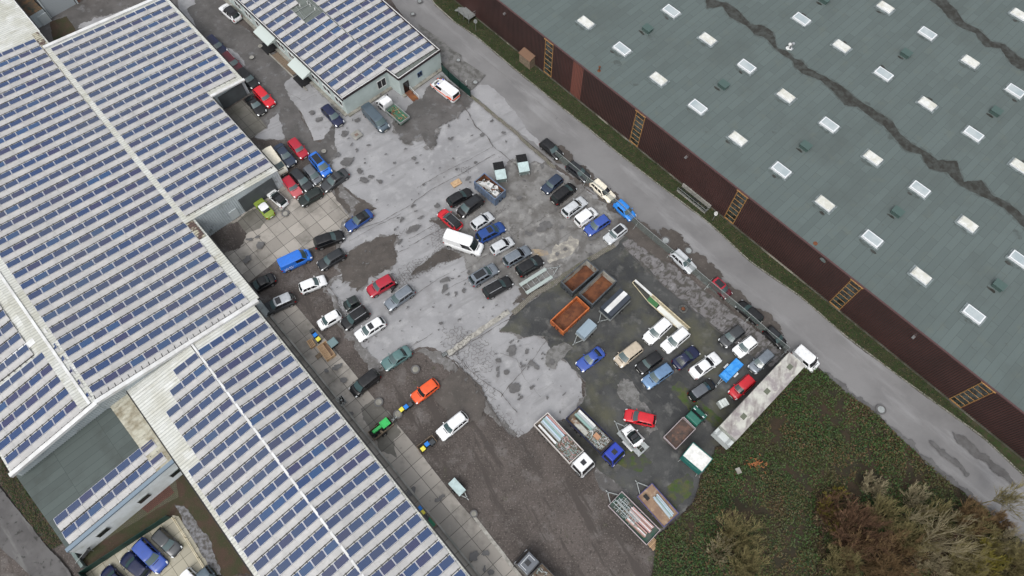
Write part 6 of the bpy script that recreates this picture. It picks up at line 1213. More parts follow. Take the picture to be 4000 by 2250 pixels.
# ---- wheelie bins
M['bing'] = mat('dark_bin_body', (.02, .022, .024), .5); LID = dict(y=mat('yellow_lid', (.62, .56, .07), .5), b=mat('blue_lid', (.02, .17, .55), .5), k=mat('charcoal_lid', (.04, .045, .05), .5), g=mat('green_lid', (.02, .16, .07), .5), t=mat('grey_green_lid', (.13, .19, .20), .5))
def bin_(r, x, y, k, label, ang=AV, s=1.0):
    p = z(r, x, y, 1.05); p.z = 0; t = thing('wheelie_bin', label, 'bin', p, ang, 'wheelie bins'); mb = MB(); mb.add([(sx*.24*s*(1 if zz > .5 else .8), sy*.24*s*(1 if zz > .5 else .8), zz) for zz in (.06, .96) for sx, sy in ((-1, -1), (1, -1), (1, 1), (-1, 1))], [(3, 2, 1, 0), (4, 5, 6, 7), (0, 1, 5, 4), (1, 2, 6, 5), (2, 3, 7, 6), (3, 0, 4, 7)]); mb.build('body', M['bing'], t)
    mb = MB(); mb.box((0, 0, 1.01), (.62*s, .60*s, .09), taper=.86); mb.build('lid', LID[k], t, bevel=.02); mb = MB(); mb.cyl((-.27*s, -.22*s, .1), (-.27*s, .22*s, .1), .1, None, 10); mb.build('wheels', M['tyre'], t); mb = MB(); mb.bar((-.33*s, -.2*s, .98), (-.33*s, .2*s, .98), .04); mb.build('handle', M['bing'], t)
bin_('C', 992, 1372, 'y', 'yellow-lidded bin in the trio beside the long timber crate'); bin_('C', 957, 1325, 'b', 'blue-lidded bin between the yellow and the black one, by the timber crates'); bin_('C', 925, 1278, 'k', 'dark bin nearest the slab wall in the trio above the timber crates')
bin_('K', 922, 720, 'y', 'yellow-lidded bin by the orange classic hatchback'); bin_('K', 972, 690, 'b', 'blue-lidded bin by the orange classic hatchback'); bin_('K', 1020, 660, 'k', 'dark bin touching the orange classic hatchback')
bin_('K', 1165, 1165, 'y', 'yellow-lidded bin inside the timber bin screen'); bin_('K', 1210, 1112, 'b', 'blue-lidded bin inside the timber bin screen'); bin_('K', 1270, 1090, 'k', 'large dark bin inside the timber bin screen', s=1.2)
bin_('L', 402, 685, 'b', 'blue-lidded bin against the lower hall gutter'); bin_('L', 434, 732, 'y', 'yellow-lidded bin against the lower hall gutter'); bin_('L', 475, 790, 'k', 'dark bin against the lower hall gutter')
p = z('B', 0, 0); bin_('A', 0, 0, 'y', 'x') if False else None
for x, y, k, lab in ((800, 907, 'y', 'yellow-lidded bin by the ribbed hall wall'), (811, 899, 'b', 'blue-lidded bin by the ribbed hall wall')):
    ZO['n'] = (0, 0, 1); bin_('n', x, y, k, lab)
bin_('C', 1155, 1410, 't', 'square grey green lidded container beside the long timber crate', s=2.0)
# bin screen, timber boxes, green trough
c = z('K', 1205, 1095, .6); t = thing('bin_screen', 'low weathered timber screen around three bins', 'screen', Vector((c.x, c.y, 0)), AV); I2 = t.matrix_basis.inverted(); mb = MB()
A, B_, C_, D_ = [z('K', *p, 1.1) for p in ((1320, 1080), (1262, 1012), (1092, 1142), (1140, 1215))]
for a, b in ((A, B_), (B_, C_), (C_, D_)):
    a = Vector((a.x, a.y, 0)); b = Vector((b.x, b.y, 0)); n = max(2, int((b-a).length/.16))
    for i in range(n): p = a.lerp(b, (i+.5)/n); mb.bar(I2 @ (p+Vector((0, 0, .03))), I2 @ (p+Vector((0, 0, 1.15))), .10, .03)
    mb.bar(I2 @ (a+Vector((0, 0, 1.0))), I2 @ (b+Vector((0, 0, 1.0))), .08)
mb.build('slats', M['oldwood'], t)
def crate(cs, r, h, label, slats=6, inner=.5, m='wood'):
    c, a, L, W = frame4(r, cs, h); t = thing('timber_crate', label, 'crate', c, a, 'timber crates'); mb = MB()
    for cc, dd in (((0, W/2-.03, h/2+.02), (L, .06, h-.05)), ((0, -W/2+.03, h/2+.02), (L, .06, h-.05)), ((L/2-.03, 0, h/2+.02), (.06, W-.125, h-.05)), ((-L/2+.03, 0, h/2+.02), (.06, W-.125, h-.05))): mb.box(cc, dd)
    mb.build('sides', M[m], t); mb = MB(); mb.box((0, 0, .08), (L-.14, W-.14, .08)); mb.build('base', M['ply'], t); mb = MB()
    for i in range(slats): y = -W/2+.12+(W*inner)*i/max(1, slats-1); mb.bar((-L/2+.08, y, h-.12), (L/2-.08, y, h-.12), W*inner/slats*.62, .05)
    mb.build('slats', M[m], t)
ZO['c'] = (1150, 1280, 4.55)
crate([(725, 460), (565, 590), (395, 335), (548, 237)], 'c', .8, 'long pale timber crate with open slats on the slabs', 6, .5)
crate([(380, 305), (285, 360), (208, 238), (305, 188)], 'c', .6, 'smaller pale timber crate left of the long one', 4, .7)
mb = MB(); c = z('c', 430, 500, .3)
for i in range(5): mb.bar(c+ev*(-.4)+eu*(-.3+i*.18)+Vector((0, 0, .1*i-.1)), c+ev*.4+eu*(-.25+i*.18)+Vector((0, 0, .12*i)), .1, .1)
item(mb, 'timber_pile', 'small pile of weathered timber offcuts under the long crate', 'timber', M['oldwood'])
c, a, L, W = frame4('L', [(560, 885), (520, 905), (480, 815), (520, 780)], .7); t = thing('planter_box', 'timber box with green net beside the dark bin at the hall gutter', 'box', c, AU); mb = MB(); mb.box((0, 0, .35), (1.5, 1.0, .6)); mb.build('box', M['oldwood'], t); mb = MB(); mb.box((0, 0, .68), (1.3, .8, .1)); mb.build('net', bpy.data.materials['green_net'], t)
# scrap cage near black people carrier
c = z('K', 245, 628, .4); t = thing('mesh_cage', 'dark wire cage filled with scrap on the slab path', 'cage', Vector((c.x, c.y, 0)), AU); mb = MB()
for zz in (.1, .5, .9):
    for s_ in (-1, 1): mb.bar((-.55, s_*.45, zz), (.55, s_*.45, zz), .03); mb.bar((s_*.55, -.45, zz), (s_*.55, .45, zz), .03)
for i in range(6):
    for s_ in (-1, 1): mb.bar((-.55+i*.22, s_*.45, .05), (-.55+i*.22, s_*.45, .9), .02)
mb.build('mesh', M['galv'], t)
scrapload('cage_scrap', 'black scrap pieces in the wire cage', t, 0, 0, .1, 1.0, .8, 40, [M['trim'], M['tyre'], M['galv']], size=(.1, .4), th=(.08, .2), alt=.6)
# motor scooter
p = z('C', 1860, 808, 0); t = thing('motor_scooter', 'black motor scooter between the red crossover and the grey estate', 'scooter', p, R(60)); mb = MB(); mb.box((-.2, 0, .7), (.75, .32, .35), taper=.8); mb.box((.25, 0, .35), (.5, .28, .12)); mb.box((.55, 0, .75), (.16, .36, .6), taper=.7); mb.build('body', P_('black'), t, bevel=.04)
mb = MB(); mb.bar((.55, -.33, 1.08), (.55, .33, 1.08), .04); mb.box((.62, 0, 1.05), (.16, .2, .14)); mb.build('handlebar', M['galv'], t); mb = MB(); mb.cyl((-.55, -.06, .25), (-.55, .06, .25), .25, None, 14); mb.build('wheel', M['tyre'], t); mb = MB(); mb.cyl((.65, -.05, .25), (.65, .05, .25), .25, None, 14); mb.build('wheel', M['tyre'], t)
# ibc tank, tyre, conveyor
c = z('I', 1235, 795, 1.0); c.z = 0; t = thing('liquid_tank', 'white square liquid tank in a metal cage beside the long trailer', 'tank', c, R(25)); mb = MB(); mb.box((0, 0, .65), (1.15, 1.0, 1.0)); mb.cyl((0, 0, 1.15), (0, 0, 1.22), .12, None, 12); mb.build('tank', mat('milky_plastic', (.52, .56, .54), .4), t, bevel=.08); mb = MB()
for i in range(6):
    for s_ in (-1, 1): mb.bar((-.6+i*.24, s_*.53, .15), (-.6+i*.24, s_*.53, 1.17), .025); mb.bar((s_*.6, -.53+i*.21, .15), (s_*.6, -.53+i*.21, 1.17), .025)
for x in (-.25, .25): mb.bar((x, -.53, 1.19), (x, .53, 1.19), .03)
mb.box((0, 0, .07), (1.2, 1.06, .12)); mb.build('cage', M['galv'], t)
c = z('G', 1645, 748, 0); t = thing('tractor_tyre', 'large tractor tyre with rusty rim lying on the dark concrete', 'tyre', c); bm = bmesh.new()
nr, ns = 28, 8; vs = []
for i in range(nr):
    a = 2*math.pi*i/nr
    for j in range(ns): b = 2*math.pi*j/ns; rr2 = .50+.19*math.cos(b)*(1+.06*(i % 2)); vs.append(bm.verts.new((rr2*math.cos(a), rr2*math.sin(a), .20+.2*math.sin(b))))
for i in range(nr):
    for j in range(ns): bm.faces.new([vs[i*ns+j], vs[((i+1) % nr)*ns+j], vs[((i+1) % nr)*ns+(j+1) % ns], vs[i*ns+(j+1) % ns]])
me = bpy.data.meshes.new('tyre'); bm.to_mesh(me); bm.free(); me.materials.append(mat('dusty_tyre', (.09, .092, .088), .9, col2=(.05, .05, .048), vs=5)); o = bpy.data.objects.new('tyre', me); COL.objects.link(o); o.parent = t; mb = MB(); mb.cyl((0, 0, .1), (0, 0, .26), .30, .24, 16); mb.build('rim', M['rust'], t)
ZO['g'] = (2460, 1080, 3.7231); M['creamsteel'] = mat('cream_steel', (.56, .50, .36), .55, col2=(.42, .36, .24), vs=2); A = z('g', 75, 55, .5); E_ = z('g', 870, 760, .5); d = E_-A; a = math.atan2(d.y, d.x); L = d.length; t = thing('folding_conveyor', 'long cream steel conveyor ladder lying on the ground, part with green slats', 'conveyor', Vector((A.x, A.y, 0)), a)
mb = MB(); mb.bar((0, 0, .5), (L*.32, 0, .5), .32, .14); mb.build('lift_rail', M['white'], t); mb = MB(); mb.bar((0, 0, .5), (0, -.55, .5), .07); mb.bar((0, -.55, .5), (L*.36, -1.15, .5), .08); mb.bar((0, -.55, .5), (.02, -.5, .5), .09)
mb.bar((L*.30, .12, .5), (L, .12, .5), .09, .2); mb.bar((L*.30, -.28, .55), (L, -.28, .45), .07, .15)
for i in range(52): x = L*.31+L*.68*i/52; mb.bar((x, .12, .5), (x+.06, -.28, .5), .06, .05)
mb.bar((L*.36, -1.15, .5), (L*.86, -1.15, .5), .08, .2); mb.build('side_frame', M['creamsteel'], t); mb = MB()
for i in range(14): x = L*.315+L*.165*i/14; mb.bar((x, -.3, .52), (x+.1, -1.12, .52), .08, .05)
mb.build('green_slats', mat('green_slat', (.06, .19, .07), .5), t); mb = MB(); mb.box((L*.745, -.72, .50), (L*.50, .80, .06)); mb.build('belt_plate', mat('white_belt', (.60, .61, .57), .5, col2=(.36, .32, .26), vs=.8, lo=.55, hi=.66), t)
# ---- fences
def mesh_mat(name, c, al):
    m = mat(name, c, .6); n = m.node_tree.nodes; l = m.node_tree.links; n['Principled BSDF'].inputs['Alpha'].default_value = al; return m
FP = [q(1397, 397), q(1475, 462), q(1560, 530), q(1600, 572), q(1640, 606), q(1685, 643), q(1725, 675), q(1780, 722), q(1830, 763), q(1880, 805), q(1925, 845), q(1975, 886)]
t = thing('yard_fence', 'thin wire mesh fence on galvanised posts between the yard and the service road', 'fence', FP[0], 0); mb = MB(); mw = MB(); I2 = t.matrix_basis.inverted()
for i, p in enumerate(FP): mp_ = MB(); mp_.bar(I2 @ p, I2 @ (p+Vector((0, 0, 1.9))), .07); mp_.bar(I2 @ (p+Vector((0, 0, 1.1))), I2 @ (p+eu*.0-ev*.9), .05) if i % 2 else None; mp_.box(I2 @ (p+Vector((0, 0, .03))), (.3, .3, .06), AU); mp_.build('post', M['galv'], t)
for a, b in zip(FP, FP[1:]): mw.quad(I2 @ (a+Vector((0, 0, .05))), I2 @ (b+Vector((0, 0, .05))), I2 @ (b+Vector((0, 0, 1.85))), I2 @ (a+Vector((0, 0, 1.85)))); mb.bar(I2 @ (a+Vector((0, 0, 1.86))), I2 @ (b+Vector((0, 0, 1.86))), .05)
mb.build('top_rail', M['galv'], t); mw.build('wire_mesh', mesh_mat('wire_mesh_sheet', (.16, .20, .19), .42), t)
M['gfence'] = mat('dark_green_fence', (.008, .035, .028), .6)
def gfence(pts, label, h=1.9):
    t = thing('green_fence', label, 'fence', pts[0], 0); I2 = t.matrix_basis.inverted(); mb = MB()
    for a, b in zip(pts, pts[1:]):
        n = max(1, int((b-a).length/.12)); mb.bar(I2 @ (a+Vector((0, 0, h/2))), I2 @ (b+Vector((0, 0, h/2))), .04, h-.1)
    mb.build('panel', M['gfence'], t)
    for a, b in zip(pts, pts[1:]):
        k = max(1, int((b-a).length/2.5))
        for i in range(k+1): p = a.lerp(b, i/k); mp_ = MB(); mp_.bar(I2 @ p, I2 @ (p+Vector((0, 0, h+.08))), .09); mp_.build('post', M['trim'], t)
gfence([z('W', 395, 0), z('W', 555, 170), z('W', 800, 380), z('W', 1050, 600)], 'solid dark green fence beside the orange striped minivan')
gfence([z('X', 150, 640), z('X', 1045, 55)], 'solid dark green fence along the bay of parked cars', 1.9)
gfence([z('X', 155, 640), z('X', 260, 760)], 'short dark green fence end at the bottom corner of the bay', 1.9)
t = thing('yellow_rail_fence', 'thin yellowish rail fence on the right edge of the parking bay', 'fence', z('X', 1060, 60), 0); I2 = t.matrix_basis.inverted(); A = z('X', 1075, 70); B_ = z('X', 1460, 690); mb = MB()
for hh in (.5, 1.1): mb.bar(I2 @ (A+Vector((0, 0, hh))), I2 @ (B_+Vector((0, 0, hh))), .06)
for i in range(4): p = A.lerp(B_, i/3); mb.bar(I2 @ p, I2 @ (p+Vector((0, 0, 1.15))), .1)
mb.build('rails', M['creamsteel'], t)
# warning board behind the fence, sign, shed, stair, light well
c = z('W', 950, 330, 0); t = thing('warning_board', 'red and white striped narrow board behind the green fence', 'sign', c, R(-30)); mb = MB(); mb.box((0, 0, .75), (.06, .28, 1.1)); mb.build('board', M['white'], t); mb = MB()
for i in range(3): mb.bar((-.04, -.13, .35+i*.33), (-.04, .13, .55+i*.33), .02, .12)
mb.build('stripes', paint('sign_red', (.45, .02, .02)), t); mb = MB(); mb.box((0, 0, .08), (.4, .5, .14)); mb.build('foot', M['trim'], t)
b = z('O', 332, 292, .1); t = thing('road_sign', 'round white sign seen from behind on a thin post by the brown hall', 'sign', b, AB); mb = MB(); mb.cyl((0, 0, 0), (0, 0, 2.1), .035, None, 8); mb.build('post', M['galv'], t); mb = MB(); mb.cyl((-.03, 0, 1.95), (.03, 0, 2.0), .34, None, 20); mb.build('disc', M['white'], t)
b = z('T', 385, 290, .1); t = thing('road_sign', 'round dark sign on a thin post near the steel stair', 'sign', b, AB); mb = MB(); mb.cyl((0, 0, 0), (0, 0, 2.3), .035, None, 8); mb.build('post', M['galv'], t); mb = MB(); mb.cyl((-.03, 0, 2.1), (.03, 0, 2.15), .34, None, 20); mb.build('disc', M['galv'], t)
b = z('T', 880, 665, .1); p1 = z('T', 800, 575, .1); ww = (b-p1).length; t = thing('wooden_shed', 'small brown wooden shed leaning on the dark red hall wall', 'shed', (b+p1)/2+nb*.8, AB); mb = MB(); mb.box((0, 0, 1.0), (ww, 1.5, 2.0)); mb.build('wall', M['oldwood'], t); mb = MB(); mb.add([(-ww/2-.1, -.9, 1.95), (ww/2+.1, -.9, 1.95), (ww/2+.1, .8, 2.45), (-ww/2-.1, .8, 2.45), (-ww/2-.1, -.9, 2.03), (ww/2+.1, -.9, 2.03), (ww/2+.1, .8, 2.53), (-ww/2-.1, .8, 2.53)], [(3, 2, 1, 0), (4, 5, 6, 7), (0, 1, 5, 4), (1, 2, 6, 5), (2, 3, 7, 6), (3, 0, 4, 7)]); mb.build('roof', mat('brown_plank_roof', (.17, .10, .065), .8, stripes=(AB, .18, .5, .2)), t)
s0 = (z('T', 300, 130, .9)-ra).dot(eb); t = thing('steel_stair', 'galvanised steel landing and stair at a hall door, top of the picture', 'stair', hb(s0, -.9), AB); mb = MB(); mb.box((0, 0, .95), (2.6, 1.6, .08)); mb.build('landing', M['galv'], t); mb = MB()
for zz in (1.45, 1.95): mb.bar((-1.3, -.8, zz), (1.3, -.8, zz), .05); mb.bar((1.3, -.8, zz), (1.3, .8, zz), .05)
for x in (-1.3, 0, 1.3): mb.bar((x, -.8, .05), (x, -.8, 1.95), .06)
mb.build('railing', M['galv'], t); mb = MB()
for i in range(5): mb.box((-1.5-i*.28, 0, .8-i*.17), (.27, 1.2, .04))
mb.build('steps', M['galv'], t)
wa = z('F', 1700, 730, .1); wb = z('F', 2010, 990, .1); sa = (wa-ra).dot(eb); sb = (wb-ra).dot(eb); t = thing('light_well', 'concrete light well with galvanised railing at the hall wall', 'light well', hb(sa, -.6), AB); Lw = sb-sa; mb = MB(); mb.quad((0, -.7, .13), (Lw, -.7, .13), (Lw, .5, .13), (0, .5, .13)); mb.build('pit_shade', M['gap'], t); mb = MB(); mb.box((Lw/2, .42, .45), (Lw, .2, .9)); mb.box((Lw/2, -.78, .15), (Lw, .12, .25)); mb.build('curb', M['concrete'], t); mb = MB()  # flat near-black sheet: the well's deep shade is put into its colour
for zz in (.55, 1.05): mb.bar((0, -.8, zz), (Lw, -.8, zz), .05); mb.bar((Lw, -.8, zz), (Lw, .4, zz), .05)
for i in range(8): mb.bar((Lw*i/7, -.8, .1), (Lw*i/7, -.8, 1.05), .05)
mb.build('railing', M['galv'], t)
# stair by the parking bay, wall ends
A = z('X', 30, 430, .1); B_ = z('X', 235, 360, .1); t = thing('steel_stair', 'short grey steel stair beside the white rendered annex', 'stair', (A+B_)/2-ev*.0, AV); mb = MB()
for i in range(6): mb.box((-.9+i*.36, -.3, .25+i*.2), (.34, 1.5, .05))
mb.build('steps', M['trim'], t); mb = MB()
for s_ in (-1.05, .45): mb.bar((-1.1, s_, 1.0), (1.0, s_, 2.1), .06); mb.bar((-1.1, s_, .1), (-1.1, s_, 1.0), .06); mb.bar((1.0, s_, .6), (1.0, s_, 2.1), .06)
mb.build('handrail', M['galv'], t)
A = z('X', 20, 410, .5); B_ = z('X', 130, 570, .5); t = thing('low_wall', 'short pale green wall end beside the steel stair', 'wall', (A+B_)/2*1.0, math.atan2((B_-A).y, (B_-A).x)); t.matrix_basis = Matrix.Translation((0, 0, -t.matrix_basis.translation.z)) @ t.matrix_basis; mb = MB(); mb.box((0, 0, .5), ((B_-A).length, .35, 1.0)); mb.build('wall', M['skipgreen'], t)
KP = [z('X', 205, 495, .1), z('X', 560, 255, .1), z('X', 915, 10, .1), z('M', 1340, 875, .1), z('M', 1405, 885, .1), z('M', 1450, 925, .1)]; mb = MB()
for a, b in zip(KP, KP[1:]): mb.bar(a, b, .22, .3)
tag(mb.build('path_kerb', M['palekerb']), kind='structure')
# manholes
for i, (r, x, y, s, lab) in enumerate((('K', 1083, 278, .5, 'round pale manhole cover below the teal saloon'), ('K', 668, 648, .5, 'round manhole cover notched in the slab edge by the bins'), ('K', 885, 782, .5, 'round manhole cover at the drawbar of the tractor trailer'), ('L', 1018, 748, .38, 'round pale manhole cover at the end of the broken slab'), ('B', 1062, 565, .3, 'small pale round cover on the west lane edge'), ('B', 628, 1270, .45, 'round cover in the slabs below the white hatchback'), ('B', 580, 1215, .42, 'round cover directly under the small white hatchback nose'), ('H', 285, 125, .55, 'round dark manhole on the road left of the silver hatchback'), ('H', 545, 240, .5, 'round dark manhole on the road right of the silver hatchback'), ('P', 1428, 345, .55, 'round dark manhole on the road beyond the brambles'), ('T', 380, 788, .4, 'round manhole near the striped warning board'), ('T', 220, 580, .35, 'round manhole in the road patch by the office'), ('A', 2270, 25, .4, 'round manhole on the road at the top edge'), ('A', 2205, 145, .35, 'second round manhole on the road near the top edge'), ('A', 770, 447, .3, 'pale round cover in the west lane by the pebble bed'), ('A', 690, 553, .3, 'pale round cover in the west lane, lower one'))):
    p = z(r, x, y, 0); t = thing('manhole_cover', lab, 'manhole', Vector((p.x, p.y, _z[0]+.004)), 0, 'manhole covers'); mb = MB(); mb.cyl((0, 0, 0), (0, 0, .012), s*1.25, None, 24); mb.build('ring', M['wet'] if i not in (4, 14, 15) else M['concrete'], t); mb = MB(); mb.cyl((0, 0, .012), (0, 0, .03), s*.82, None, 24); mb.build('cover', M['kerbstone'] if i not in (7, 8, 9, 10, 11, 12, 13) or i == 3 else M['galv'], t)
p = q(898, 342); t = thing('drain_grate', 'square rusty drain grate in a concrete frame before the office', 'drain', Vector((p.x, p.y, _z[0]+.004)), AV); mb = MB(); mb.box((0, 0, .006), (1.5, 1.5, .012)); mb.build('frame', M['concrete'], t); mb = MB()
for i in range(6): mb.bar((-.25+i*.1, -.25, .02), (-.25+i*.1, .25, .02), .05, .015)
mb.build('grate', M['rust'], t)
p = z('K', 1413, 108); t = thing('drain_grate', 'slotted iron drain grate at the end of the pale kerb strip', 'drain', Vector((p.x, p.y, _z[0]+.004)), R(30)); mb = MB(); mb.box((0, 0, .006), (.8, .6, .01)); mb.build('frame', M['gap'], t); mb = MB()
for i in range(6): mb.bar((-.3+i*.12, -.25, .02), (-.3+i*.12, .25, .02), .05, .015)
mb.build('grate', M['galv'], t)
# small litter
for x, y, r, lab, m_, s in ((1308, 740, 'E', 'broken grey twig bundle on the wet concrete', 'oldwood', .5), (1215, 815, 'E', 'pinkish broken branch on the dark concrete', 'pinkbar', .6), (1380, 650, 'E', 'dark weed tuft beside the cobbled strip', 'moss', .4), (1745, 1280, 'E', 'small reddish litter beside the blue saloon', 'pinkbar', .3), (915, 860, 'D', 'short timber piece beside the scrap container', 'wood', .5)):
    p = z(r, x, y, .05); mb = MB()
    for i in range(5): a = rr_.uniform(0, 6); mb.bar(p, p+Vector((math.cos(a)*s*rr_.uniform(.4, 1), math.sin(a)*s*rr_.uniform(.4, 1), rr_.uniform(0, .08))), .05)
    item(mb, 'litter', lab, 'litter', M[m_])
mb = MB(); c = z('B', 2250, 262, .1); mb.box(c, (.35, .9, .15), R(10)); item(mb, 'white_canister', 'small white bottle lying before the office', 'litter', M['white'])
# ------------------------------------------------------------------ vegetation
rv = random.Random(77)
_z[0] += .004
field_poly = [(1985, 905), (2030, 930), (2060, 932), (2116, 981), (2203, 1045), (2233, 1079), (2290, 1130), (2346, 1186), (2467, 1277), (2530, 1335), (2650, 1440), (2650, 1560), (1600, 1560), (1640, 1449), (1650, 1350), (1700, 1312), (1745, 1262), (1765, 1195), (1800, 1130), (1830, 1110), (1880, 1040), (1940, 960)]
patch('bramble_ground', field_poly, M['soil'], .5, .4)
FPW = [q(*p) for p in field_poly]; FPT = [(p.x, p.y) for p in FPW]; xs_ = [p[0] for p in FPT]; ys_ = [p[1] for p in FPT]
def leaf_mat(name, c1, c2, sc, lo=.42, hi=.6, c3=None):
    m = mat(name, c1, .6, col2=c2, vs=sc, lo=lo, hi=hi, layers=[(c3, 2.2, 5, .5, .75)] if c3 else ()); return m
LG = [leaf_mat('bramble_leaf_green', (.030, .062, .013), (.070, .044, .020), .10, .47, .60, (.050, .105, .020)), leaf_mat('bramble_leaf_dark', (.017, .038, .009), (.045, .028, .014), .11, .46, .60), leaf_mat('bramble_leaf_brown', (.040, .042, .014), (.095, .055, .024), .13, .42, .56, (.10, .068, .03))]
def leafcloud(name, n, poly, hfun, size, mats, wts, label=None, z_extra=0.0, tilt=.7):
    mb = MB(); x0, x1, y0, y1 = min(p[0] for p in poly), max(p[0] for p in poly), min(p[1] for p in poly), max(p[1] for p in poly); k = 0
    while k < n:
        x, y = rv.uniform(x0, x1), rv.uniform(y0, y1)
        if y < 3: k += 0
        if not inside((x, y), poly): continue
        k += 1; h = hfun(x, y)
        if h < -.5: continue
        s = rv.uniform(*size); a = rv.uniform(0, 6.28); u = Vector((math.cos(a), math.sin(a), rv.uniform(-tilt, tilt)*.7)).normalized()*s; v = Vector((-math.sin(a), math.cos(a), rv.uniform(-tilt, tilt)*.7)).normalized()*s*.65; p = Vector((x, y, h*rv.uniform(.45, 1.05)+.04))
        n0 = len(mb.v); mb.v += [p-u, p-v*.8+u*.1, p+u, p+v*.8-u*.1]; mb.f.append([n0, n0+1, n0+2, n0+3]); mb.m.append(rv.choices(range(len(mats)), wts)[0])
    return mb.build(name, mats)
def bh_(x, y):
    e = noise.noise(Vector((x*.22, y*.22, 4)))*.6+noise.noise(Vector((x*.8, y*.8, 9)))*.55+noise.noise(Vector((x*2.1, y*2.1, 2)))*.35; return max(.1, .65+e)
o = leafcloud('brambles', 80000, FPT, bh_, (.07, .17), LG, [5, 4, 2.5]); tag(o, 'dense low bramble thicket, dark green with brown patches, beside the long trailer', 'brambles', kind='stuff')
# grass verge tufts
VG = [(p.x, p.y) for p in kp[2:]]+[(p.x, p.y) for p in (hb(75, -.05), hb(-40, -.05))]
GM = [mat('grass_blades', (.022, .042, .010), .8, col2=(.045, .050, .018), vs=.6, layers=[((.085, .075, .035), 1.3, 6, .58, .72)]), mat('dark_grass', (.014, .026, .009), .8), mat('dry_leaf', (.12, .085, .045), .8)]
o = leafcloud('grass', 26000, VG, lambda x, y: .16, (.04, .10), GM, [5, 5, .5]); tag(o, 'dark green grass strip along the brown hall wall', 'grass', kind='stuff')
WG = [(z('M', *p).x, z('M', *p).y) for p in ((0, 520), (60, 720), (190, 730), (300, 960), (470, 1180), (440, 1230), (370, 1260), (300, 1180), (120, 950), (0, 780))]
o = leafcloud('grass', 5000, WG, lambda x, y: .3, (.05, .14), [GM[0], GM[1], mat('dead_stems', (.07, .045, .03), .8)], [4, 3, 4]); tag(o, 'rough grass and dead stems beside the western road', 'grass', kind='stuff')
# bare shrubs and trees
def tube3(mb, a, b, ra_, rb_):
    ra_ = max(ra_, .013); rb_ = max(rb_, .011)
    d = (b-a)
    if d.length < 1e-4: return
    x = d.normalized(); u_ = Vector((0, 0, 1)) if abs(x.z) < .9 else Vector((1, 0, 0)); y = u_.cross(x).normalized(); zz = x.cross(y); n0 = len(mb.v)
    for e, r_ in ((a, ra_), (b, rb_)):
        for t_ in (0, 2.094, 4.189): mb.v.append(e+y*(r_*math.cos(t_))+zz*(r_*math.sin(t_)))
    for i in range(3): mb.f.append([n0+i, n0+(i+1) % 3, n0+3+(i+1) % 3, n0+3+i]); mb.m.append(0)
def grow(mb, mt, p, d, L, r_, depth, spread, gn, up_=.15):
    segs = 3; q_ = p.copy(); dd = d.copy()
    for i in range(segs):
        dd = (dd+Vector((rv.uniform(-1, 1), rv.uniform(-1, 1), rv.uniform(-.6, .8)))*.16*gn+Vector((0, 0, up_*.3))).normalized(); nx = q_+dd*(L/segs); tube3(mb if depth < mt[1] else mt[0], q_, nx, r_*(1-.25*i/segs), r_*(1-.25*(i+1)/segs)); q_ = nx
        if depth > 0 and i >= 0:
            for k in range(rv.choice([1, 2, 2]) if depth > 1 else rv.choice([2, 3, 3])):
                nd = (dd+Vector((rv.uniform(-1, 1), rv.uniform(-1, 1), rv.uniform(-.3, .8)))*spread).normalized(); grow(mb, mt, q_, nd, L*rv.uniform(.5, .75), r_*.52, depth-1, spread, gn, up_)
M['bark'] = {}
BK = dict(olive=((.22, .19, .085), (.14, .12, .055)), grey=((.16, .145, .11), (.10, .09, .07)), red=((.155, .090, .052), (.085, .048, .030)), yellow=((.23, .20, .035), (.15, .13, .03)), brown=((.19, .125, .06), (.12, .078, .04)), pale=((.32, .28, .18), (.21, .18, .11)))
for k, (a, b) in BK.items(): M['bk_'+k] = mat('bark_'+k, a, .85, col2=b, vs=1.5)
def shrub(name, base, kind_, n, L, depth, label, cat, spread=.55, stem_r=.045, lean=.5, trunk=0, fine=True, dirn=None, leafy=0):
    t = thing(name, label, cat, Vector((base.x, base.y, 0)), 0, 'bare shrubs' if name == 'bare_shrub' else 'bare trees'); mb = MB(); mt = MB(); b0 = Vector((0, 0, .05))
    if trunk:
        d0 = (dirn or Vector((0, 0, 1))).normalized(); nx = d0*trunk; tube3(mb, b0, nx*.5, stem_r*1.6, stem_r*1.3); tube3(mb, nx*.5, nx, stem_r*1.3, stem_r); b0 = nx
    for i in range(n):
        a = 2*math.pi*i/n+rv.uniform(-.3, .3); d = Vector((math.cos(a)*lean, math.sin(a)*lean, 1)).normalized()
        if dirn: d = (d*.55+dirn).normalized()
        grow(mb, (mt, 1), b0.copy(), d, L*rv.uniform(.75, 1.1), stem_r*.7, depth, spread, 1.0)
    mb.build('trunk', M['bk_'+kind_], t); mt.build('crown', M['bk_'+kind_], t)
    return t
ZP = lambda x, y: z('P', x, y, 0)
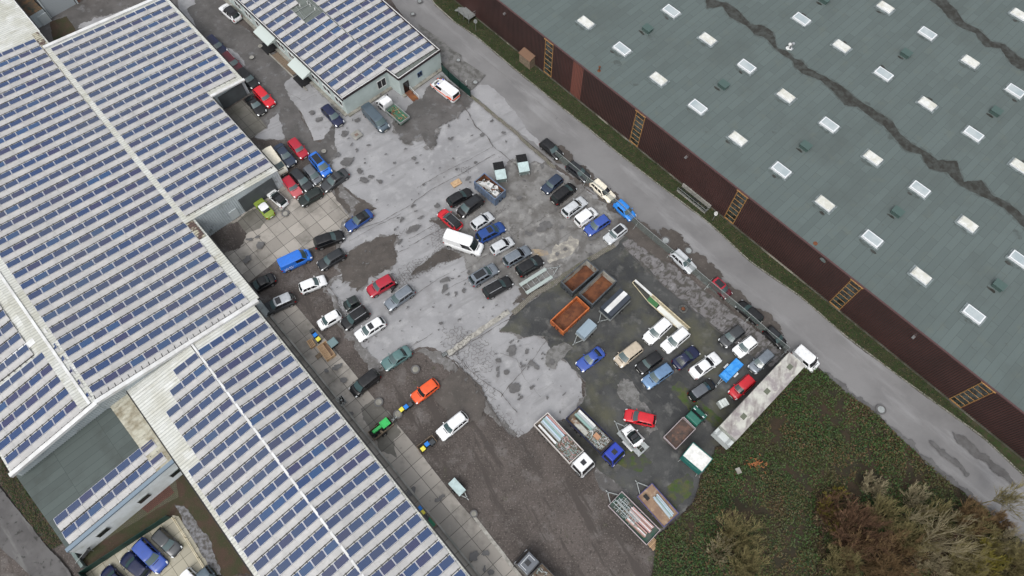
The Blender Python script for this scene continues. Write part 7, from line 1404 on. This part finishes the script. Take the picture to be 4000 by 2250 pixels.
SH = [('bare_shrub', ZP(430, 1190), 'olive', 9, 2.0, 3, 'olive bare shrub, uppermost of the two at the left of the thicket', .6), ('bare_shrub', ZP(480, 1395), 'olive', 9, 2.1, 3, 'olive bare shrub, lower of the two at the left of the thicket', .7),
      ('bare_shrub', ZP(1040, 1010), 'yellow', 7, 1.0, 3, 'small shrub with yellow lichen twigs in the middle of the thicket', .8), ('bare_shrub', ZP(1070, 1110), 'yellow', 6, .8, 3, 'second small yellow twigged shrub, just below the other', .8), ('bare_shrub', ZP(1120, 900), 'yellow', 5, .7, 3, 'smallest yellow twigged shrub above the reddish bush', .8),
      ('bare_shrub', ZP(1200, 1180), 'red', 12, 2.3, 3, 'wide reddish brown bare bush in the middle of the thicket', .9), ('bare_shrub', ZP(1050, 1000), 'red', 8, 1.3, 3, 'reddish brown bush around the yellow twigged shrub', .9),
      ('bare_shrub', ZP(1400, 1060), 'olive', 9, 1.9, 3, 'olive shrub with yellowish tips right of the reddish bush', .8), ('bare_shrub', ZP(1330, 860), 'pale', 7, 1.5, 3, 'pale twiggy shrub above the reddish bush', .7), ('bare_shrub', ZP(1560, 1200), 'olive', 9, 1.9, 3, 'olive shrub under the tall pale sapling', .8),
      ('bare_shrub', ZP(1130, 1400), 'olive', 10, 1.9, 3, 'olive shrub at the bottom edge below the reddish bush', .8), ('bare_shrub', ZP(1900, 1390), 'olive', 11, 2.1, 3, 'dense olive shrub at the bottom edge right of the thicket', .8), ('bare_shrub', ZP(2110, 1300), 'yellow', 8, 1.4, 3, 'yellowish shrub under the long leaning branches', .8),
      ('bare_shrub', ZP(1960, 1080), 'brown', 10, 1.7, 3, 'brown bare shrub near the road edge', .8), ('bare_shrub', ZP(2300, 1380), 'olive', 10, 1.9, 3, 'olive shrub in the bottom right corner', .8), ('bare_shrub', ZP(1420, 1440), 'brown', 8, 1.9, 3, 'dark brown shrub at the middle of the bottom edge', .6), ('bare_shrub', ZP(2180, 1110), 'brown', 8, 1.2, 3, 'small brown shrub under the slender roadside tree', .8)]
for nm, b, k, n, L, dp, lab, ln in SH: shrub(nm, b, k, int(n*1.5), L*1.2, dp, lab, 'shrub', .55, .05, ln)
shrub('bare_tree', ZP(1545, 1085), 'pale', 4, 2.9, 2, 'tall pale bare sapling with forked limbs', 'tree', .40, .060, .22, trunk=1.4)
shrub('bare_tree', ZP(1690, 1215), 'pale', 8, 5.0, 2, 'large pale bare tree with long limbs spreading to the right', 'tree', .36, .075, .30, trunk=1.0)
shrub('bare_tree', ZP(2105, 965), 'olive', 6, 2.9, 3, 'slender bare tree whose fine twigs hang over the road', 'tree', .55, .05, .35, trunk=2.2)
shrub('bare_tree', ZP(1850, 1100), 'pale', 4, 2.3, 2, 'small pale bare tree between the brown shrub and the road', 'tree', .42, .05, .35, trunk=.6)
UG = [z('P', *p) for p in ((900, 900), (1100, 820), (1300, 950), (1500, 1150), (1750, 1200), (2000, 1000), (2200, 1100), (2387, 1300), (2387, 1500), (1000, 1500), (950, 1250))]
UG = outline(UG, 1.0, 3.0, .17, 5.5)
o = leafcloud('undergrowth', 22000, [(p.x, p.y) for p in UG], lambda x, y: (bh_(x, y)*1.3+.2) if noise.noise(Vector((x*.35, y*.35, 7))) > -.18 else -1, (.05, .20), [mat('dead_bramble', (.075, .040, .026), .9, col2=(.05, .045, .018), vs=.3), mat('dry_stalk', (.13, .10, .06), .9, col2=(.09, .085, .035), vs=.3), mat('dark_twig', (.035, .022, .016), .9)], [5, 2, 4], tilt=1.2); tag(o, 'reddish brown tangle of dead stems under the bare shrubs', 'undergrowth', kind='stuff')
WL = [q(*p) for p in ((330, 1225), (440, 1180), (475, 1190), (560, 1260), (660, 1449), (560, 1449), (500, 1320), (452, 1262), (380, 1300), (240, 1380))]
o = leafcloud('leaf_scatter', 5000, [(p.x, p.y) for p in WL], lambda x, y: .08, (.04, .10), [mat('brown_leaf', (.10, .06, .04), .8), mat('moss_tuft', (.05, .055, .018), .9), mat('dark_leaf', (.03, .02, .014), .8)], [4, 3, 4]); tag(o, 'brown leaves scattered between the lower hall and the parking bay', 'leaves', kind='stuff')
for i, (x, y, k, L_, ln, lab) in enumerate(((1620, 960, 'pale', 1.5, .8, 'pale tan shrub right of the forked sapling base'), (1750, 1080, 'olive', 1.8, .9, 'tan olive shrub left of the small pale tree'), (2030, 1210, 'olive', 1.9, .9, 'tan shrub under the limbs of the large pale tree'), (1700, 1340, 'pale', 1.8, .8, 'pale tan shrub below the base of the large pale tree'),
        (1480, 1300, 'brown', 2.0, .9, 'golden brown bush below the olive shrub under the sapling'), (1240, 1330, 'brown', 2.0, .9, 'golden brown bush under the wide reddish bush'), (2250, 1240, 'pale', 1.5, .8, 'pale tan shrub by the road at the right edge'), (2050, 1420, 'yellow', 1.6, .8, 'yellow tinted shrub at the bottom edge near the corner'), (330, 1290, 'pale', 1.3, .7, 'small pale shrub left of the two olive ones'))):
    shrub('bare_shrub', ZP(x, y), k, 11, L_*1.15, 3, lab, 'shrub', .5, .05, ln)
# small items in the thicket
mb = MB(); c = ZP(590, 705)
for i in range(60): a = rv.uniform(0, 6.3); p = c+Vector((rv.gauss(0, .6), rv.gauss(0, .3), .75)); mb.bar(p, p+Vector((math.cos(a)*.3, math.sin(a)*.3, rv.uniform(0, .1))), .07, .02)
tag(mb.build('dead_conifer', mat('orange_needles', (.26, .10, .04), .9)), 'discarded orange brown conifer lying in the brambles', 'dead tree')
mb = MB(); mb.box(ZP(472, 757)+Vector((0, 0, .9)), (.6, .75, .04), R(20)); tag(mb.build('board_scrap', M['kerbstone']), 'pale square board lying on the brambles', 'board')
